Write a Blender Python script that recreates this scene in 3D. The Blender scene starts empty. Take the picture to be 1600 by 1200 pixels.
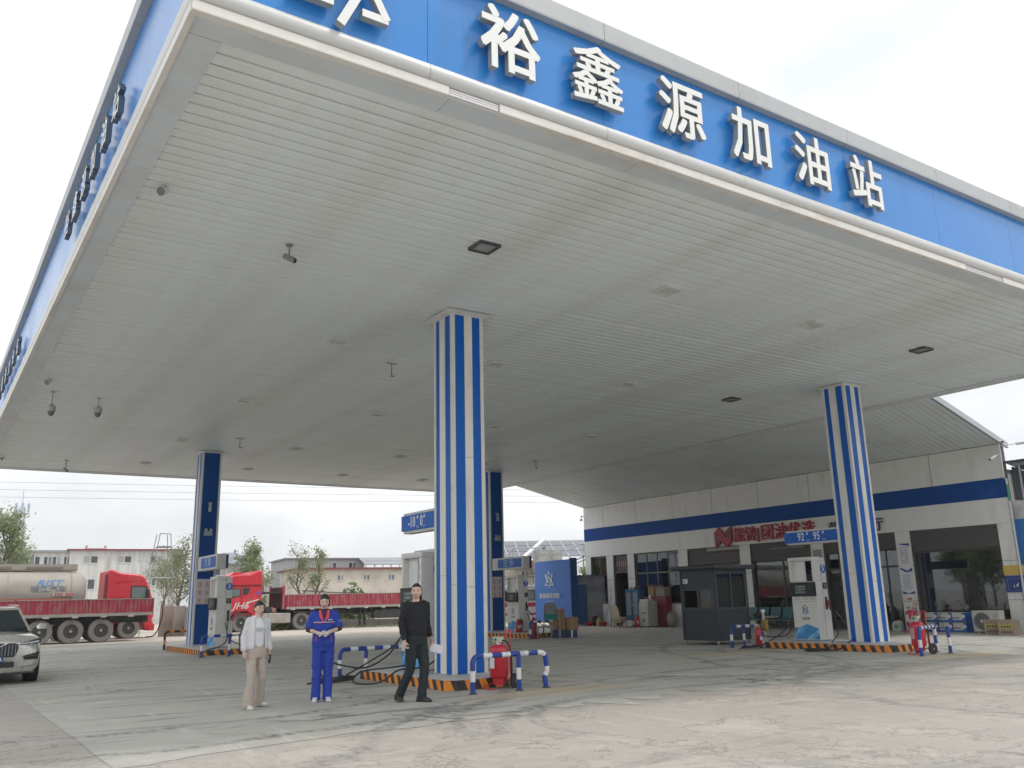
import bpy, bmesh, math, random
from mathutils import Vector, Matrix, noise as mnoise
R=math.radians; PI=math.pi
S=bpy.context.scene; C=S.collection
# ---------------------------------------------------------------- camera, world, sun, exposure
cd=bpy.data.cameras.new('camera'); cam=bpy.data.objects.new('camera',cd); C.objects.link(cam); S.camera=cam
cd.sensor_fit='HORIZONTAL'; cd.sensor_width=36.0; cd.lens=1363.63/1600*36; cd.clip_start=.05; cd.clip_end=2000
def _cam(yaw,pit,rol):
    f=Vector((math.sin(yaw)*math.cos(pit),math.cos(yaw)*math.cos(pit),math.sin(pit)))
    r0=Vector((math.cos(yaw),-math.sin(yaw),0)); u0=r0.cross(f)
    r=r0*math.cos(rol)+u0*math.sin(rol); u=u0*math.cos(rol)-r0*math.sin(rol)
    m=Matrix((r,u,-f)).transposed().to_4x4(); m.translation=Vector((0,0,1.45)); return m
YAW=.594936
cam.matrix_world=_cam(YAW,.241569,-.023956)
SUN_EL,SUN_AZ=58,128     # azimuth measured clockwise from +Y
W=bpy.data.worlds.new('World'); S.world=W; W.use_nodes=True
nt=W.node_tree; N=nt.nodes; L=nt.links; N.clear()
out=N.new('ShaderNodeOutputWorld'); bg=N.new('ShaderNodeBackground'); bg.inputs[1].default_value=.1
sky=N.new('ShaderNodeTexSky'); sky.sky_type='NISHITA'; sky.sun_disc=False; sky.sun_elevation=R(SUN_EL); sky.sun_rotation=R(SUN_AZ)
sky.air_density=1.0; sky.dust_density=2.5
tc=N.new('ShaderNodeTexCoord'); mp=N.new('ShaderNodeMapping'); mp.inputs['Scale'].default_value=(1.1,1.1,2.6)
sx_=N.new('ShaderNodeSeparateXYZ'); hz=N.new('ShaderNodeMapRange'); hz.inputs[1].default_value=0; hz.inputs[2].default_value=.42; hz.inputs[3].default_value=.76; hz.inputs[4].default_value=1.0
n1=N.new('ShaderNodeTexNoise'); n1.inputs['Scale'].default_value=1.7; n1.inputs['Detail'].default_value=6; n1.inputs['Roughness'].default_value=.55
cr=N.new('ShaderNodeValToRGB'); cr.color_ramp.elements[0].position=.34; cr.color_ramp.elements[0].color=(5.1,5.3,5.6,1)
cr.color_ramp.elements[1].position=.60; cr.color_ramp.elements[1].color=(7.8,7.85,7.8,1)
mx=N.new('ShaderNodeMix'); mx.data_type='RGBA'; mx.inputs[0].default_value=.93
L.new(tc.outputs['Generated'],mp.inputs[0]); L.new(mp.outputs[0],n1.inputs['Vector']); L.new(n1.outputs[0],cr.inputs[0])
L.new(sky.outputs[0],mx.inputs[6]); L.new(cr.outputs[0],mx.inputs[7]); L.new(tc.outputs['Generated'],sx_.inputs[0]); L.new(sx_.outputs[2],hz.inputs[0])
vm=N.new('ShaderNodeVectorMath'); vm.operation='SCALE'; L.new(mx.outputs[2],vm.inputs[0]); L.new(hz.outputs[0],vm.inputs[3]); L.new(vm.outputs[0],bg.inputs[0]); L.new(bg.outputs[0],out.inputs[0])
sd=bpy.data.lights.new('sun','SUN'); sd.energy=.9; sd.angle=R(11); sd.color=(1,.965,.91)
sun=bpy.data.objects.new('sun',sd); C.objects.link(sun)
_d=Vector((math.sin(R(SUN_AZ))*math.cos(R(SUN_EL)),math.cos(R(SUN_AZ))*math.cos(R(SUN_EL)),math.sin(R(SUN_EL))))
sun.rotation_euler=_d.to_track_quat('Z','Y').to_euler(); sun.location=(0,-20,40)
S.view_settings.view_transform='Standard'; S.view_settings.look='None'; S.view_settings.gamma=1; S.view_settings.exposure=.95
S.render.engine='CYCLES'; S.cycles.max_bounces=8; S.cycles.diffuse_bounces=5
rnd=random.Random(7)
# ---------------------------------------------------------------- materials
_M={}
def M(name,col,rough=.55,metal=0,var=.08,scale=2.5,bump=0,bscale=30,spec=.5,coat=0,stain=None,stretch=(1,1,1),emit=None):
    if name in _M: return _M[name]
    m=bpy.data.materials.new(name); m.use_nodes=True; t=m.node_tree; n=t.nodes; l=t.links
    b=n['Principled BSDF']; b.inputs['Metallic'].default_value=metal
    b.inputs['Specular IOR Level'].default_value=spec; b.inputs['Coat Weight'].default_value=coat
    tc=n.new('ShaderNodeTexCoord'); nz=n.new('ShaderNodeTexNoise'); nz.inputs['Scale'].default_value=scale; nz.inputs['Detail'].default_value=5
    l.new(tc.outputs['Object'],nz.inputs['Vector'])
    mxn=n.new('ShaderNodeMix'); mxn.data_type='RGBA'
    mxn.inputs[6].default_value=tuple(min(1,c*(1-var)) for c in col)+(1,); mxn.inputs[7].default_value=tuple(min(1,c*(1+var)) for c in col)+(1,)
    l.new(nz.outputs[0],mxn.inputs[0]); last=mxn.outputs[2]
    if stain:   # (colour, strength, scale, lo, hi)
        sc,st,ss,lo,hi=stain
        mp=n.new('ShaderNodeMapping'); mp.inputs['Scale'].default_value=stretch
        n2=n.new('ShaderNodeTexNoise'); n2.inputs['Scale'].default_value=ss; n2.inputs['Detail'].default_value=7; n2.inputs['Roughness'].default_value=.62
        l.new(tc.outputs['Object'],mp.inputs[0]); l.new(mp.outputs[0],n2.inputs['Vector'])
        mr=n.new('ShaderNodeMapRange'); mr.inputs[1].default_value=lo; mr.inputs[2].default_value=hi; mr.inputs[4].default_value=st
        l.new(n2.outputs[0],mr.inputs[0])
        m3=n.new('ShaderNodeMix'); m3.data_type='RGBA'; l.new(mr.outputs[0],m3.inputs[0]); l.new(last,m3.inputs[6]); m3.inputs[7].default_value=tuple(sc)+(1,)
        last=m3.outputs[2]
    l.new(last,b.inputs['Base Color'])
    rr=n.new('ShaderNodeMapRange'); rr.inputs[3].default_value=max(.02,rough-.08); rr.inputs[4].default_value=min(1,rough+.1)
    l.new(nz.outputs[0],rr.inputs[0]); l.new(rr.outputs[0],b.inputs['Roughness'])
    if bump:
        n4=n.new('ShaderNodeTexNoise'); n4.inputs['Scale'].default_value=bscale; n4.inputs['Detail'].default_value=3
        l.new(tc.outputs['Object'],n4.inputs['Vector'])
        bp=n.new('ShaderNodeBump'); bp.inputs['Strength'].default_value=bump; bp.inputs['Distance'].default_value=.02
        l.new(n4.outputs[0],bp.inputs['Height']); l.new(bp.outputs[0],b.inputs['Normal'])
    if emit: b.inputs['Emission Color'].default_value=tuple(emit[0])+(1,); b.inputs['Emission Strength'].default_value=emit[1]
    _M[name]=m; return m
def Mglass(name,tint,mixf=.5,rough=.02):
    """window pane: mirror-like coat over a see-through tinted sheet"""
    if name in _M: return _M[name]
    m=bpy.data.materials.new(name); m.use_nodes=True; t=m.node_tree; n=t.nodes; l=t.links; n.clear()
    o=n.new('ShaderNodeOutputMaterial'); g=n.new('ShaderNodeBsdfGlossy'); g.inputs['Roughness'].default_value=rough; g.inputs['Color'].default_value=(.85,.9,.92,1)
    tr=n.new('ShaderNodeBsdfTransparent'); tr.inputs[0].default_value=tuple(tint)+(1,)
    fr=n.new('ShaderNodeFresnel'); fr.inputs[0].default_value=1.5
    ad=n.new('ShaderNodeMath'); ad.operation='MULTIPLY_ADD'; ad.inputs[1].default_value=1.0; ad.inputs[2].default_value=mixf*.12
    ad.use_clamp=True
    l.new(fr.outputs[0],ad.inputs[0]); x=n.new('ShaderNodeMixShader'); l.new(ad.outputs[0],x.inputs[0]); l.new(tr.outputs[0],x.inputs[1]); l.new(g.outputs[0],x.inputs[2])
    l.new(x.outputs[0],o.inputs[0]); _M[name]=m; return m
# ---------------------------------------------------------------- mesh helpers
class MB:
    def __init__(s): s.v=[]; s.f=[]; s.m=[]; s.cur=0
    def add(s,vs,fs):
        o=len(s.v); s.v+= [tuple(v) for v in vs]; s.f+=[tuple(i+o for i in f) for f in fs]; s.m+=[s.cur]*len(fs); return s
    def mat(s,i): s.cur=i; return s
    def box(s,x0,y0,z0,x1,y1,z1,M_=None):
        if x0>x1:x0,x1=x1,x0
        if y0>y1:y0,y1=y1,y0
        if z0>z1:z0,z1=z1,z0
        v=[(x0,y0,z0),(x1,y0,z0),(x1,y1,z0),(x0,y1,z0),(x0,y0,z1),(x1,y0,z1),(x1,y1,z1),(x0,y1,z1)]
        if M_ is not None: v=[M_@Vector(p) for p in v]
        return s.add(v,[(0,3,2,1),(4,5,6,7),(0,1,5,4),(1,2,6,5),(2,3,7,6),(3,0,4,7)])
    def cbox(s,cx,cy,cz,sx,sy,sz,M_=None): return s.box(cx-sx/2,cy-sy/2,cz-sz/2,cx+sx/2,cy+sy/2,cz+sz/2,M_)
    def hexa(s,b,t):  # bottom 4 pts ccw, top 4 pts
        return s.add(list(b)+list(t),[(0,3,2,1),(4,5,6,7),(0,1,5,4),(1,2,6,5),(2,3,7,6),(3,0,4,7)])
    def prism(s,poly,axis,a,b):
        """extrude a 2d polygon along axis 'x','y' or 'z'"""
        def P(p,t):
            return {'x':(t,p[0],p[1]),'y':(p[0],t,p[1]),'z':(p[0],p[1],t)}[axis]
        n=len(poly); v=[P(p,a) for p in poly]+[P(p,b) for p in poly]
        f=[tuple(range(n-1,-1,-1)),tuple(range(n,2*n))]+[(i,(i+1)%n,n+(i+1)%n,n+i) for i in range(n)]
        return s.add(v,f)
    def tube(s,pts,r,n=8,cap=True,ry=None,side=None):
        pts=[Vector(p) for p in pts]; k=len(pts); rs=r if isinstance(r,(list,tuple)) else [r]*k
        ry=ry if ry is not None else rs; ry=ry if isinstance(ry,(list,tuple)) else [ry]*k
        vs=[]; prev=None
        for i,p in enumerate(pts):
            t=(pts[min(i+1,k-1)]-pts[max(i-1,0)]); t=t.normalized() if t.length>1e-9 else Vector((0,0,1))
            if side is not None: a=Vector(side); 
            elif prev is None: a=Vector((0,0,1)) if abs(t.z)<.9 else Vector((1,0,0))
            else: a=prev
            a=(a-t*a.dot(t)).normalized(); b=t.cross(a); prev=a
            for j in range(n):
                c=2*PI*j/n; vs.append(p+a*math.cos(c)*rs[i]+b*math.sin(c)*ry[i])
        fs=[(i*n+j,i*n+(j+1)%n,(i+1)*n+(j+1)%n,(i+1)*n+j) for i in range(k-1) for j in range(n)]
        if cap: fs+=[tuple(range(n-1,-1,-1)),tuple((k-1)*n+j for j in range(n))]
        return s.add(vs,fs)
    def lathe(s,prof,o=(0,0,0),n=16,axis='z',cap=True):
        def P(r,z,a):
            c,q=r*math.cos(a),r*math.sin(a)
            x={'z':(c,q,z),'x':(z,c,q),'y':(q,z,c)}[axis]; return (x[0]+o[0],x[1]+o[1],x[2]+o[2])
        k=len(prof); vs=[P(r,z,2*PI*j/n) for r,z in prof for j in range(n)]
        fs=[(i*n+j,i*n+(j+1)%n,(i+1)*n+(j+1)%n,(i+1)*n+j) for i in range(k-1) for j in range(n)]
        if cap: fs+=[tuple(range(n-1,-1,-1)),tuple((k-1)*n+j for j in range(n))]
        return s.add(vs,fs)
    def quad(s,a,b,c,d): return s.add([a,b,c,d],[(0,1,2,3)])
    def loft(s,secs,cap=True):
        n=len(secs[0]); k=len(secs); vs=[p for q in secs for p in q]
        fs=[(i*n+j,i*n+(j+1)%n,(i+1)*n+(j+1)%n,(i+1)*n+j) for i in range(k-1) for j in range(n)]
        if cap: fs+=[tuple(range(n-1,-1,-1)),tuple((k-1)*n+j for j in range(n))]
        return s.add(vs,fs)
    def data(s,name,mats):
        me=bpy.data.meshes.new(name); me.from_pydata(s.v,[],s.f)
        for m in (mats if isinstance(mats,(list,tuple)) else [mats]): me.materials.append(m)
        if any(s.m): me.polygons.foreach_set('material_index',s.m)
        me.update(); return me
    def build(s,name,mats,parent=None,smooth=False,bevel=0,loc=None,seg=2,fix=False,**kw):
        me=s.data(name,mats)
        if fix or smooth:
            bm=bmesh.new(); bm.from_mesh(me); bmesh.ops.recalc_face_normals(bm,faces=bm.faces); bm.to_mesh(me); bm.free()
        return put(name,me,parent,smooth,bevel,loc,seg,**kw)
def put(name,me,parent=None,smooth=False,bevel=0,loc=None,seg=2,label=None,cat=None,group=None,kind=None,rot=None):
    o=bpy.data.objects.new(name,me); C.objects.link(o)
    if smooth:
        me.polygons.foreach_set('use_smooth',[True]*len(me.polygons)); me.set_sharp_from_angle(angle=R(smooth if smooth is not True else 40))
    if bevel:
        md=o.modifiers.new('bevel','BEVEL'); md.width=bevel; md.segments=seg; md.limit_method='ANGLE'; md.angle_limit=R(35)
        md.harden_normals=False
        if not smooth: me.polygons.foreach_set('use_smooth',[True]*len(me.polygons)); me.set_sharp_from_angle(angle=R(30))
    if parent is not None: o.parent=parent
    if loc is not None: o.location=loc
    if rot is not None: o.rotation_euler=rot
    tag(o,label,cat,group,kind); return o
def tag(o,label=None,cat=None,group=None,kind=None):
    if label: o['label']=label
    if cat: o['category']=cat
    if group: o['group']=group
    if kind: o['kind']=kind
    return o
def thing(name,label,cat,loc=(0,0,0),rz=0,group=None):
    o=bpy.data.objects.new(name,None); C.objects.link(o); o.location=loc; o.rotation_euler=(0,0,rz); o.empty_display_size=.2
    return tag(o,label,cat,group)
def dup(root,loc,rz=None,label=None,group=None):
    r=root.copy(); C.objects.link(r); r.location=loc
    if rz is not None: r.rotation_euler=(0,0,rz)
    if label: r['label']=label
    if group: r['group']=group
    for ch in list(root.children):
        c=ch.copy(); C.objects.link(c); c.parent=r
        for g in ch.children:
            d=g.copy(); C.objects.link(d); d.parent=c
    return r
_WS=bpy.data.scenes.new('workshop')      # a small side scene in which curves and modifiers are turned into meshes; removed at the end
def evald(o):
    _WS.collection.objects.link(o); vl=_WS.view_layers[0]; vl.update(); r=bpy.data.meshes.new_from_object(o.evaluated_get(vl.depsgraph)); bpy.data.objects.remove(o); return r
def text_me(txt,size,mat,depth=.01,bold=0,sx=1,sh=0,align='CENTER'):
    """lettering as a mesh in the XZ plane facing -Y, centred"""
    cu=bpy.data.curves.new('lettering','FONT'); cu.body=txt; cu.size=size; cu.extrude=depth/2; cu.align_x=align; cu.align_y='CENTER'
    cu.resolution_u=2; cu.shear=sh
    me=evald(bpy.data.objects.new('lettering',cu)); bpy.data.curves.remove(cu)
    if bold:      # heavier strokes: the glyph repeated in a small square, each copy a hair behind the last
        bm=bmesh.new()
        for k,(a,c) in enumerate(((-1,-.88),(1,-1),(-.91,1),(1.09,.93))):
            m2=me.copy(); m2.transform(Matrix.Translation((a*bold*.7,c*bold*.7,-.0007*k))); bm.from_mesh(m2); bpy.data.meshes.remove(m2)
        bm.to_mesh(me); bm.free()
    me.transform(Matrix.Rotation(R(90),4,'X')@Matrix.Diagonal((sx,1,1,1)))
    me.materials.clear(); me.materials.append(mat); return me
def lettering(name,txt,size,mat,parent,loc,rz=0,depth=.01,bold=0,sx=1,sh=0,align='CENTER',tilt=0):
    me=text_me(txt,size,mat,depth,bold,sx,sh,align)
    return put(name,me,parent,loc=loc,rot=(tilt,0,rz))
def join(parts):
    """several MB into one"""
    b=MB()
    for p in parts: b.add(p.v,p.f)
    return b
# street direction: the road behind the station runs along U, away from it is V
UX,UY=math.cos(YAW),-math.sin(YAW); VX,VY=math.sin(YAW),math.cos(YAW); STREET=-YAW
def sp(u,v,z=0): return (u*UX+v*VX,u*UY+v*VY,z)
# ---------------------------------------------------------------- shared materials
white=M('aged_white_panel',(.74,.745,.72),.45,var=.06,stain=((.34,.31,.26),.55,1.3,.5,.8),stretch=(3,3,.5))
white2=M('white_enamel',(.74,.75,.74),.35,var=.04)
cream=M('cream_metal_lip',(.70,.685,.65),.45,var=.08,stain=((.42,.33,.24),.5,1.5,.5,.75),stretch=(1,1,4))
blue=M('fascia_blue',(.032,.225,.62),.24,var=.05,scale=.8,bump=.35,bscale=.8,stain=((.05,.16,.38),.5,1.2,.55,.8),stretch=(3,3,.25))
blue_d=M('column_blue',(.0,.105,.47),.34,spec=.22,stain=((.20,.26,.33),.8,16,.70,.73),var=.06,scale=1.2,bump=.12,bscale=2)
blue_n=M('column_navy_blue',(.0,.06,.27),.5,spec=.18,var=.06,scale=1.2)
signb=M('sign_blue',(.006,.11,.48),.45,spec=.3)
letterw=M('letter_white',(.78,.79,.77),.4,var=.04)
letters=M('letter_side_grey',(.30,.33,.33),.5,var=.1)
soffm=M('soffit_plank_white',(.75,.81,.81),.42,var=.035,scale=.6,stain=((.56,.58,.54),.7,.45,.45,.75))
soffb=M('soffit_border_grey',(.60,.66,.69),.42,var=.05,scale=.7,stain=((.5,.47,.47),.6,.8,.5,.7))
dark=M('dark_gap',(.03,.03,.032),.8)
black=M('black_rubber',(.02,.02,.022),.6,bump=.1)
steel=M('brushed_steel',(.5,.51,.52),.35,metal=.9)
galv=M('galvanised_steel',(.42,.44,.46),.5,metal=.6)
concrete=M('pale_concrete',(.46,.43,.38),.85,var=.15,bump=.3,bscale=12)
hazo=M('hazard_orange',(.80,.27,.03),.55,var=.15,stain=((.25,.12,.05),.6,6,.52,.7))
hazb=M('hazard_black',(.028,.026,.026),.6,stain=((.16,.14,.12),.6,7,.5,.72))
bar_b=M('barrier_blue',(.012,.05,.30),.38,var=.1,stain=((.32,.33,.34),.9,9,.62,.68))
bar_w=M('barrier_white',(.75,.76,.76),.42,stain=((.42,.40,.36),.8,6,.58,.72))
redm=M('extinguisher_red',(.52,.012,.03),.3,coat=.3)
redp=M('red_tube',(.60,.03,.035),.4)
hosem=M('black_hose',(.022,.024,.027),.45)
glassd=Mglass('dark_window_glass',(.30,.34,.35),.6)
glassc=Mglass('clear_glass',(.85,.88,.88),.1)
paper=M('printed_paper',(.72,.72,.74),.6)
navy=M('navy_print',(.03,.06,.25),.5)
card=M('cardboard',(.32,.19,.10),.8,var=.15)
# ================================================================ GROUND
def ground_mat(name,apron):
    m=bpy.data.materials.new(name); m.use_nodes=True; t=m.node_tree; n=t.nodes; l=t.links; b=n['Principled BSDF']
    geo=n.new('ShaderNodeNewGeometry'); P=geo.outputs['Position']
    def noise(sc,det=6,ro=.6,scale=(1,1,1),dist=0,rot=0):
        mp=n.new('ShaderNodeMapping'); mp.inputs['Scale'].default_value=scale; mp.inputs['Rotation'].default_value=(0,0,rot); l.new(P,mp.inputs[0])
        z=n.new('ShaderNodeTexNoise'); z.inputs['Scale'].default_value=sc; z.inputs['Detail'].default_value=det; z.inputs['Roughness'].default_value=ro; z.inputs['Distortion'].default_value=dist
        l.new(mp.outputs[0],z.inputs['Vector']); return z.outputs[0]
    def ramp(x,a,b_,lo=0,hi=1):
        r=n.new('ShaderNodeMapRange'); r.inputs[1].default_value=a; r.inputs[2].default_value=b_; r.inputs[3].default_value=lo; r.inputs[4].default_value=hi; r.interpolation_type='SMOOTHSTEP'
        l.new(x,r.inputs[0]); return r.outputs[0]
    def mix(f,a,c):
        x=n.new('ShaderNodeMix'); x.data_type='RGBA'
        for i,v in ((0,f),(6,a),(7,c)):
            if isinstance(v,(tuple,float,int)): x.inputs[i].default_value=v if i==0 else tuple(v)+(1,)
            else: l.new(v,x.inputs[i])
        return x.outputs[2]
    def mth(op,a,c=None):
        x=n.new('ShaderNodeMath'); x.operation=op
        for i,v in ((0,a),(1,c)):
            if v is None: continue
            if isinstance(v,(float,int)): x.inputs[i].default_value=v
            else: l.new(v,x.inputs[i])
        return x.outputs[0]
    big=noise(.16,5,.55); mid=noise(.9,7,.65,dist=.6); fine=noise(14,4,.6); grit=noise(90,2,.5)
    if apron: c1,c2,c3=(.48,.465,.425),(.39,.39,.362),(.56,.54,.49)
    else: c1,c2,c3=(.415,.385,.35),(.355,.336,.305),(.46,.432,.395)
    col=mix(ramp(big,.38,.64),c1,c2); col=mix(ramp(mid,.45,.7,0,.75),col,c3)
    # broad wiped streaks left by mopping, rain and turning tyres
    st1=noise(1.0,5,.6,scale=(.22,1.5,1),dist=1.6,rot=.25); st2=noise(1.3,5,.62,scale=(1.2,.20,1),dist=1.5,rot=-.5)
    dk=(.20,.21,.205) if apron else (.24,.228,.21); lt=(.63,.62,.58) if apron else (.52,.49,.45)
    col=mix(ramp(st1,.55,.66,0,.75 if apron else .35),col,dk); col=mix(ramp(st2,.58,.72,0,.55),col,lt)
    st3=noise(3.2,4,.6,scale=(.16,1.2,1),dist=2.2,rot=.12); col=mix(ramp(st3,.6,.7,0,.5 if apron else .25),col,dk)
    # turning tyre tracks: rings about centres beside the islands
    rings=[(10.2,7.0,5.2,.15),(10.2,7.0,4.1,.12),(13.5,15.5,4.6,.15),(12.5,2.0,9.6,.16),(12.5,2.0,11.1,.14),(3.0,17.5,7.3,.15),(3.0,17.5,5.7,.13),(16.5,15.5,5.6,.16),(16.5,15.5,7.2,.15),(17.2,6.0,6.2,.14),(17.2,6.0,4.6,.14),(26,10,10.5,.15),(26,10,12.1,.14)] 
    sep=n.new('ShaderNodeSeparateXYZ'); l.new(P,sep.inputs[0]); X,Y=sep.outputs[0],sep.outputs[1]
    wob=mth('MULTIPLY',mth('SUBTRACT',noise(.35,3,.5),.5),1.4); acc=None
    tread=ramp(noise(9,4,.65,scale=(1,.5,1)),.38,.6,.15,1); patch=ramp(noise(.22,3,.5),.36,.5)
    for i,(cx,cy,r,w) in enumerate(rings):
        dx=mth('SUBTRACT',X,cx); dy=mth('SUBTRACT',Y,cy); d=mth('SQRT',mth('ADD',mth('MULTIPLY',dx,dx),mth('MULTIPLY',dy,dy)))
        e=mth('ABSOLUTE',mth('SUBTRACT',mth('ADD',d,wob),r)); k=ramp(e,w*1.25,w*.35)
        acc=k if acc is None else mth('MAXIMUM',acc,k)
    tyr=mth('MULTIPLY',mth('MULTIPLY',acc,tread),patch); col=mix(mth('MULTIPLY',tyr,.75 if apron else .5),col,(.16,.165,.165))
    # sandy dust
    du=ramp(noise(.33,4,.6),.55,.72,0,.6); col=mix(du,col,(.58,.52,.42) if apron else (.50,.46,.41))
    for (ex,ey,rx_,ry_) in ((8.6,11.9,1.9,.55),(17.2,16.0,2.2,.5),(19.6,11.3,2.0,.6)):
        dx=mth('DIVIDE',mth('SUBTRACT',X,ex),rx_); dy=mth('DIVIDE',mth('SUBTRACT',Y,ey),ry_); dd=mth('ADD',mth('ADD',mth('MULTIPLY',dx,dx),mth('MULTIPLY',dy,dy)),mth('MULTIPLY',mth('SUBTRACT',noise(1.4,4,.6),.5),2.2))
        col=mix(ramp(dd,1.2,.2,0,.6),col,(.56,.47,.30))
    oil=ramp(noise(2.2,3,.5),.72,.78,0,.7); col=mix(oil,col,(.10,.10,.095))
    rd=ramp(mth('ADD',mth('MULTIPLY',X,VX),mth('MULTIPLY',Y,VY)),37.0,41.0)   # bleached road along the back
    col=mix(mth('MULTIPLY',rd,.8),col,(.53,.48,.41))
    # flaked skin and hairline cracks
    vz=n.new('ShaderNodeTexVoronoi'); vz.feature='DISTANCE_TO_EDGE'; vz.inputs['Scale'].default_value=.28 if apron else .42
    wv=n.new('ShaderNodeVectorMath'); wv.operation='MULTIPLY_ADD'; nc=n.new('ShaderNodeTexNoise'); nc.inputs['Scale'].default_value=1.1; nc.inputs['Detail'].default_value=6; l.new(P,nc.inputs['Vector'])
    l.new(nc.outputs[1],wv.inputs[0]); wv.inputs[1].default_value=(2.4,2.4,0); l.new(P,wv.inputs[2]); l.new(wv.outputs[0],vz.inputs['Vector'])
    ck=ramp(vz.outputs['Distance'],.018,.002); cm=ramp(noise(.3,3,.5),.5,.6); ck=mth('MULTIPLY',ck,mth('MULTIPLY',cm,1.0 if apron else .45))
    col=mix(mth('MULTIPLY',ck,.55),col,(.10,.09,.08) if apron else (.24,.215,.19))
    fl=ramp(noise(.75,9,.72,dist=.4),.575,.59)
    fl=mth('MULTIPLY',fl,ramp(noise(.25,2,.5),.45,.6))
    if not apron:
        fn=noise(.9,9,.7,dist=.5); e1=mth('MULTIPLY',ramp(fn,.520,.530),ramp(fn,.545,.533)); fn2=noise(.55,10,.74,dist=.3); e2=mth('MULTIPLY',ramp(fn2,.470,.477),ramp(fn2,.490,.481))
        zone=ramp(noise(.28,3,.5),.34,.5); col=mix(mth('MULTIPLY',mth('MULTIPLY',e1,zone),.85),col,(.20,.18,.16)); col=mix(mth('MULTIPLY',mth('MULTIPLY',e2,zone),.4),col,(.60,.57,.52))
        pitz=mth('MULTIPLY',ramp(noise(7,5,.7),.56,.66),ramp(noise(.4,4,.6),.56,.64)); col=mix(mth('MULTIPLY',pitz,.45),col,(.24,.22,.20))
        col=mix(mth('MULTIPLY',fl,.22),col,(.50,.47,.43))
    sp_=ramp(fine,.62,.75,0,.4); col=mix(sp_,col,(.24,.225,.20)); sg=ramp(grit,.62,.7,0,.5); col=mix(sg,col,(.62,.59,.54) if not apron else (.46,.45,.42))
    l.new(col,b.inputs['Base Color']); l.new(ramp(mid,.3,.7,.62,.9),b.inputs['Roughness'])
    bp=n.new('ShaderNodeBump'); bp.inputs['Strength'].default_value=.5; bp.inputs['Distance'].default_value=.02
    hh=mth('ADD',mth('MULTIPLY',fine,.6),mth('MULTIPLY',grit,.5)); hh=mth('SUBTRACT',hh,mth('MULTIPLY',ck,1.6))
    if not apron: hh=mth('SUBTRACT',hh,mth('MULTIPLY',fl,.9))
    l.new(hh,bp.inputs['Height']); l.new(bp.outputs[0],b.inputs['Normal']); b.inputs['Specular IOR Level'].default_value=.3
    return m
g_yard=ground_mat('yard_concrete',False); g_apron=ground_mat('apron_concrete',True)
b=MB(); b.quad((-700,-500,0),(900,-500,0),(900,1100,0),(-700,1100,0)); b.build('ground',g_yard,kind='structure',label='pale sandy concrete yard and land around the station')
# apron slab poured under the canopy: its worn edge is ragged
pts=[]
def edge(a,b_,k,amp,sd):
    for i in range(k):
        t=i/k; x=a[0]+(b_[0]-a[0])*t; y=a[1]+(b_[1]-a[1])*t
        d=mnoise.noise((x*1.7+sd,y*1.7,sd))*amp+mnoise.noise((x*7+sd,y*7,sd))*amp*.3
        dx,dy=b_[0]-a[0],b_[1]-a[1]; q=math.hypot(dx,dy); pts.append((x-dy/q*d,y+dx/q*d,.004))
edge((1.75,9.35),(4.2,9.85),16,.10,1); edge((4.2,9.85),(7.2,9.95),22,.22,2); edge((7.2,9.95),(27,11.5),110,1.5,3)
edge((27,11.5),(29.6,14),8,.1,4); edge((29.6,14),(29.6,37),6,0,5); edge((29.6,37),(1.7,40),12,.3,6); edge((1.7,40),(1.75,9.35),30,.03,7)
me=bpy.data.meshes.new('apron'); me.from_pydata(pts,[],[tuple(range(len(pts)))]); me.materials.append(g_apron)
if me.polygons[0].normal.z<0: me.flip_normals()
put('pavement',me,kind='structure',label='grey green concrete apron under the canopy with tyre marks')
# ================================================================ CANOPY
X0,X1,Y0,Y1,H=1.53,23.78,7.40,38.82,6.84
can=thing('canopy','huge flat forecourt canopy with plank soffit and blue fascia on four columns','canopy',((X0+X1)/2,(Y0+Y1)/2,H))
cx,cy=(X0+X1)/2,(Y0+Y1)/2
def CL(x,y,z): return (x-cx,y-cy,z-H)
BW=.385; pw=(Y1-Y0-2*BW)/144
b=MB(); hw=(X1-X0)/2-BW
b.prism([(-pw/2+.009,.005),(-pw/2+.020,.0),(pw/2-.032,.0),(pw/2-.022,.006),(pw/2-.020,.018),(pw/2,.021),(pw/2,.030),(-pw/2+.008,.030)],'x',-hw,hw)
pm=b.data('soffit_plank',soffm)
for i in range(144):
    y=Y0+BW+pw*(i+.5)-cy; dz=rnd.uniform(-.003,.004)
    if i in (9,22,23,41,58,77,78,96,118,131): dz+=.007
    o=put('soffit_plank',pm,can,loc=(0,y,dz+.002),rot=(rnd.uniform(-.02,.02),rnd.uniform(-.0005,.0005),rnd.uniform(-.0002,.0002)))
MB().box(*CL(X0+.05,Y0+.05,H+.036),*CL(X1-.05,Y1-.05,H+.09)).build('ceiling_backing',dark,can)
MB().box(*CL(X0+.02,Y0+.02,H+.10),*CL(X1-.02,Y1-.02,H+1.45)).build('roof_deck',galv,can)
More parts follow.
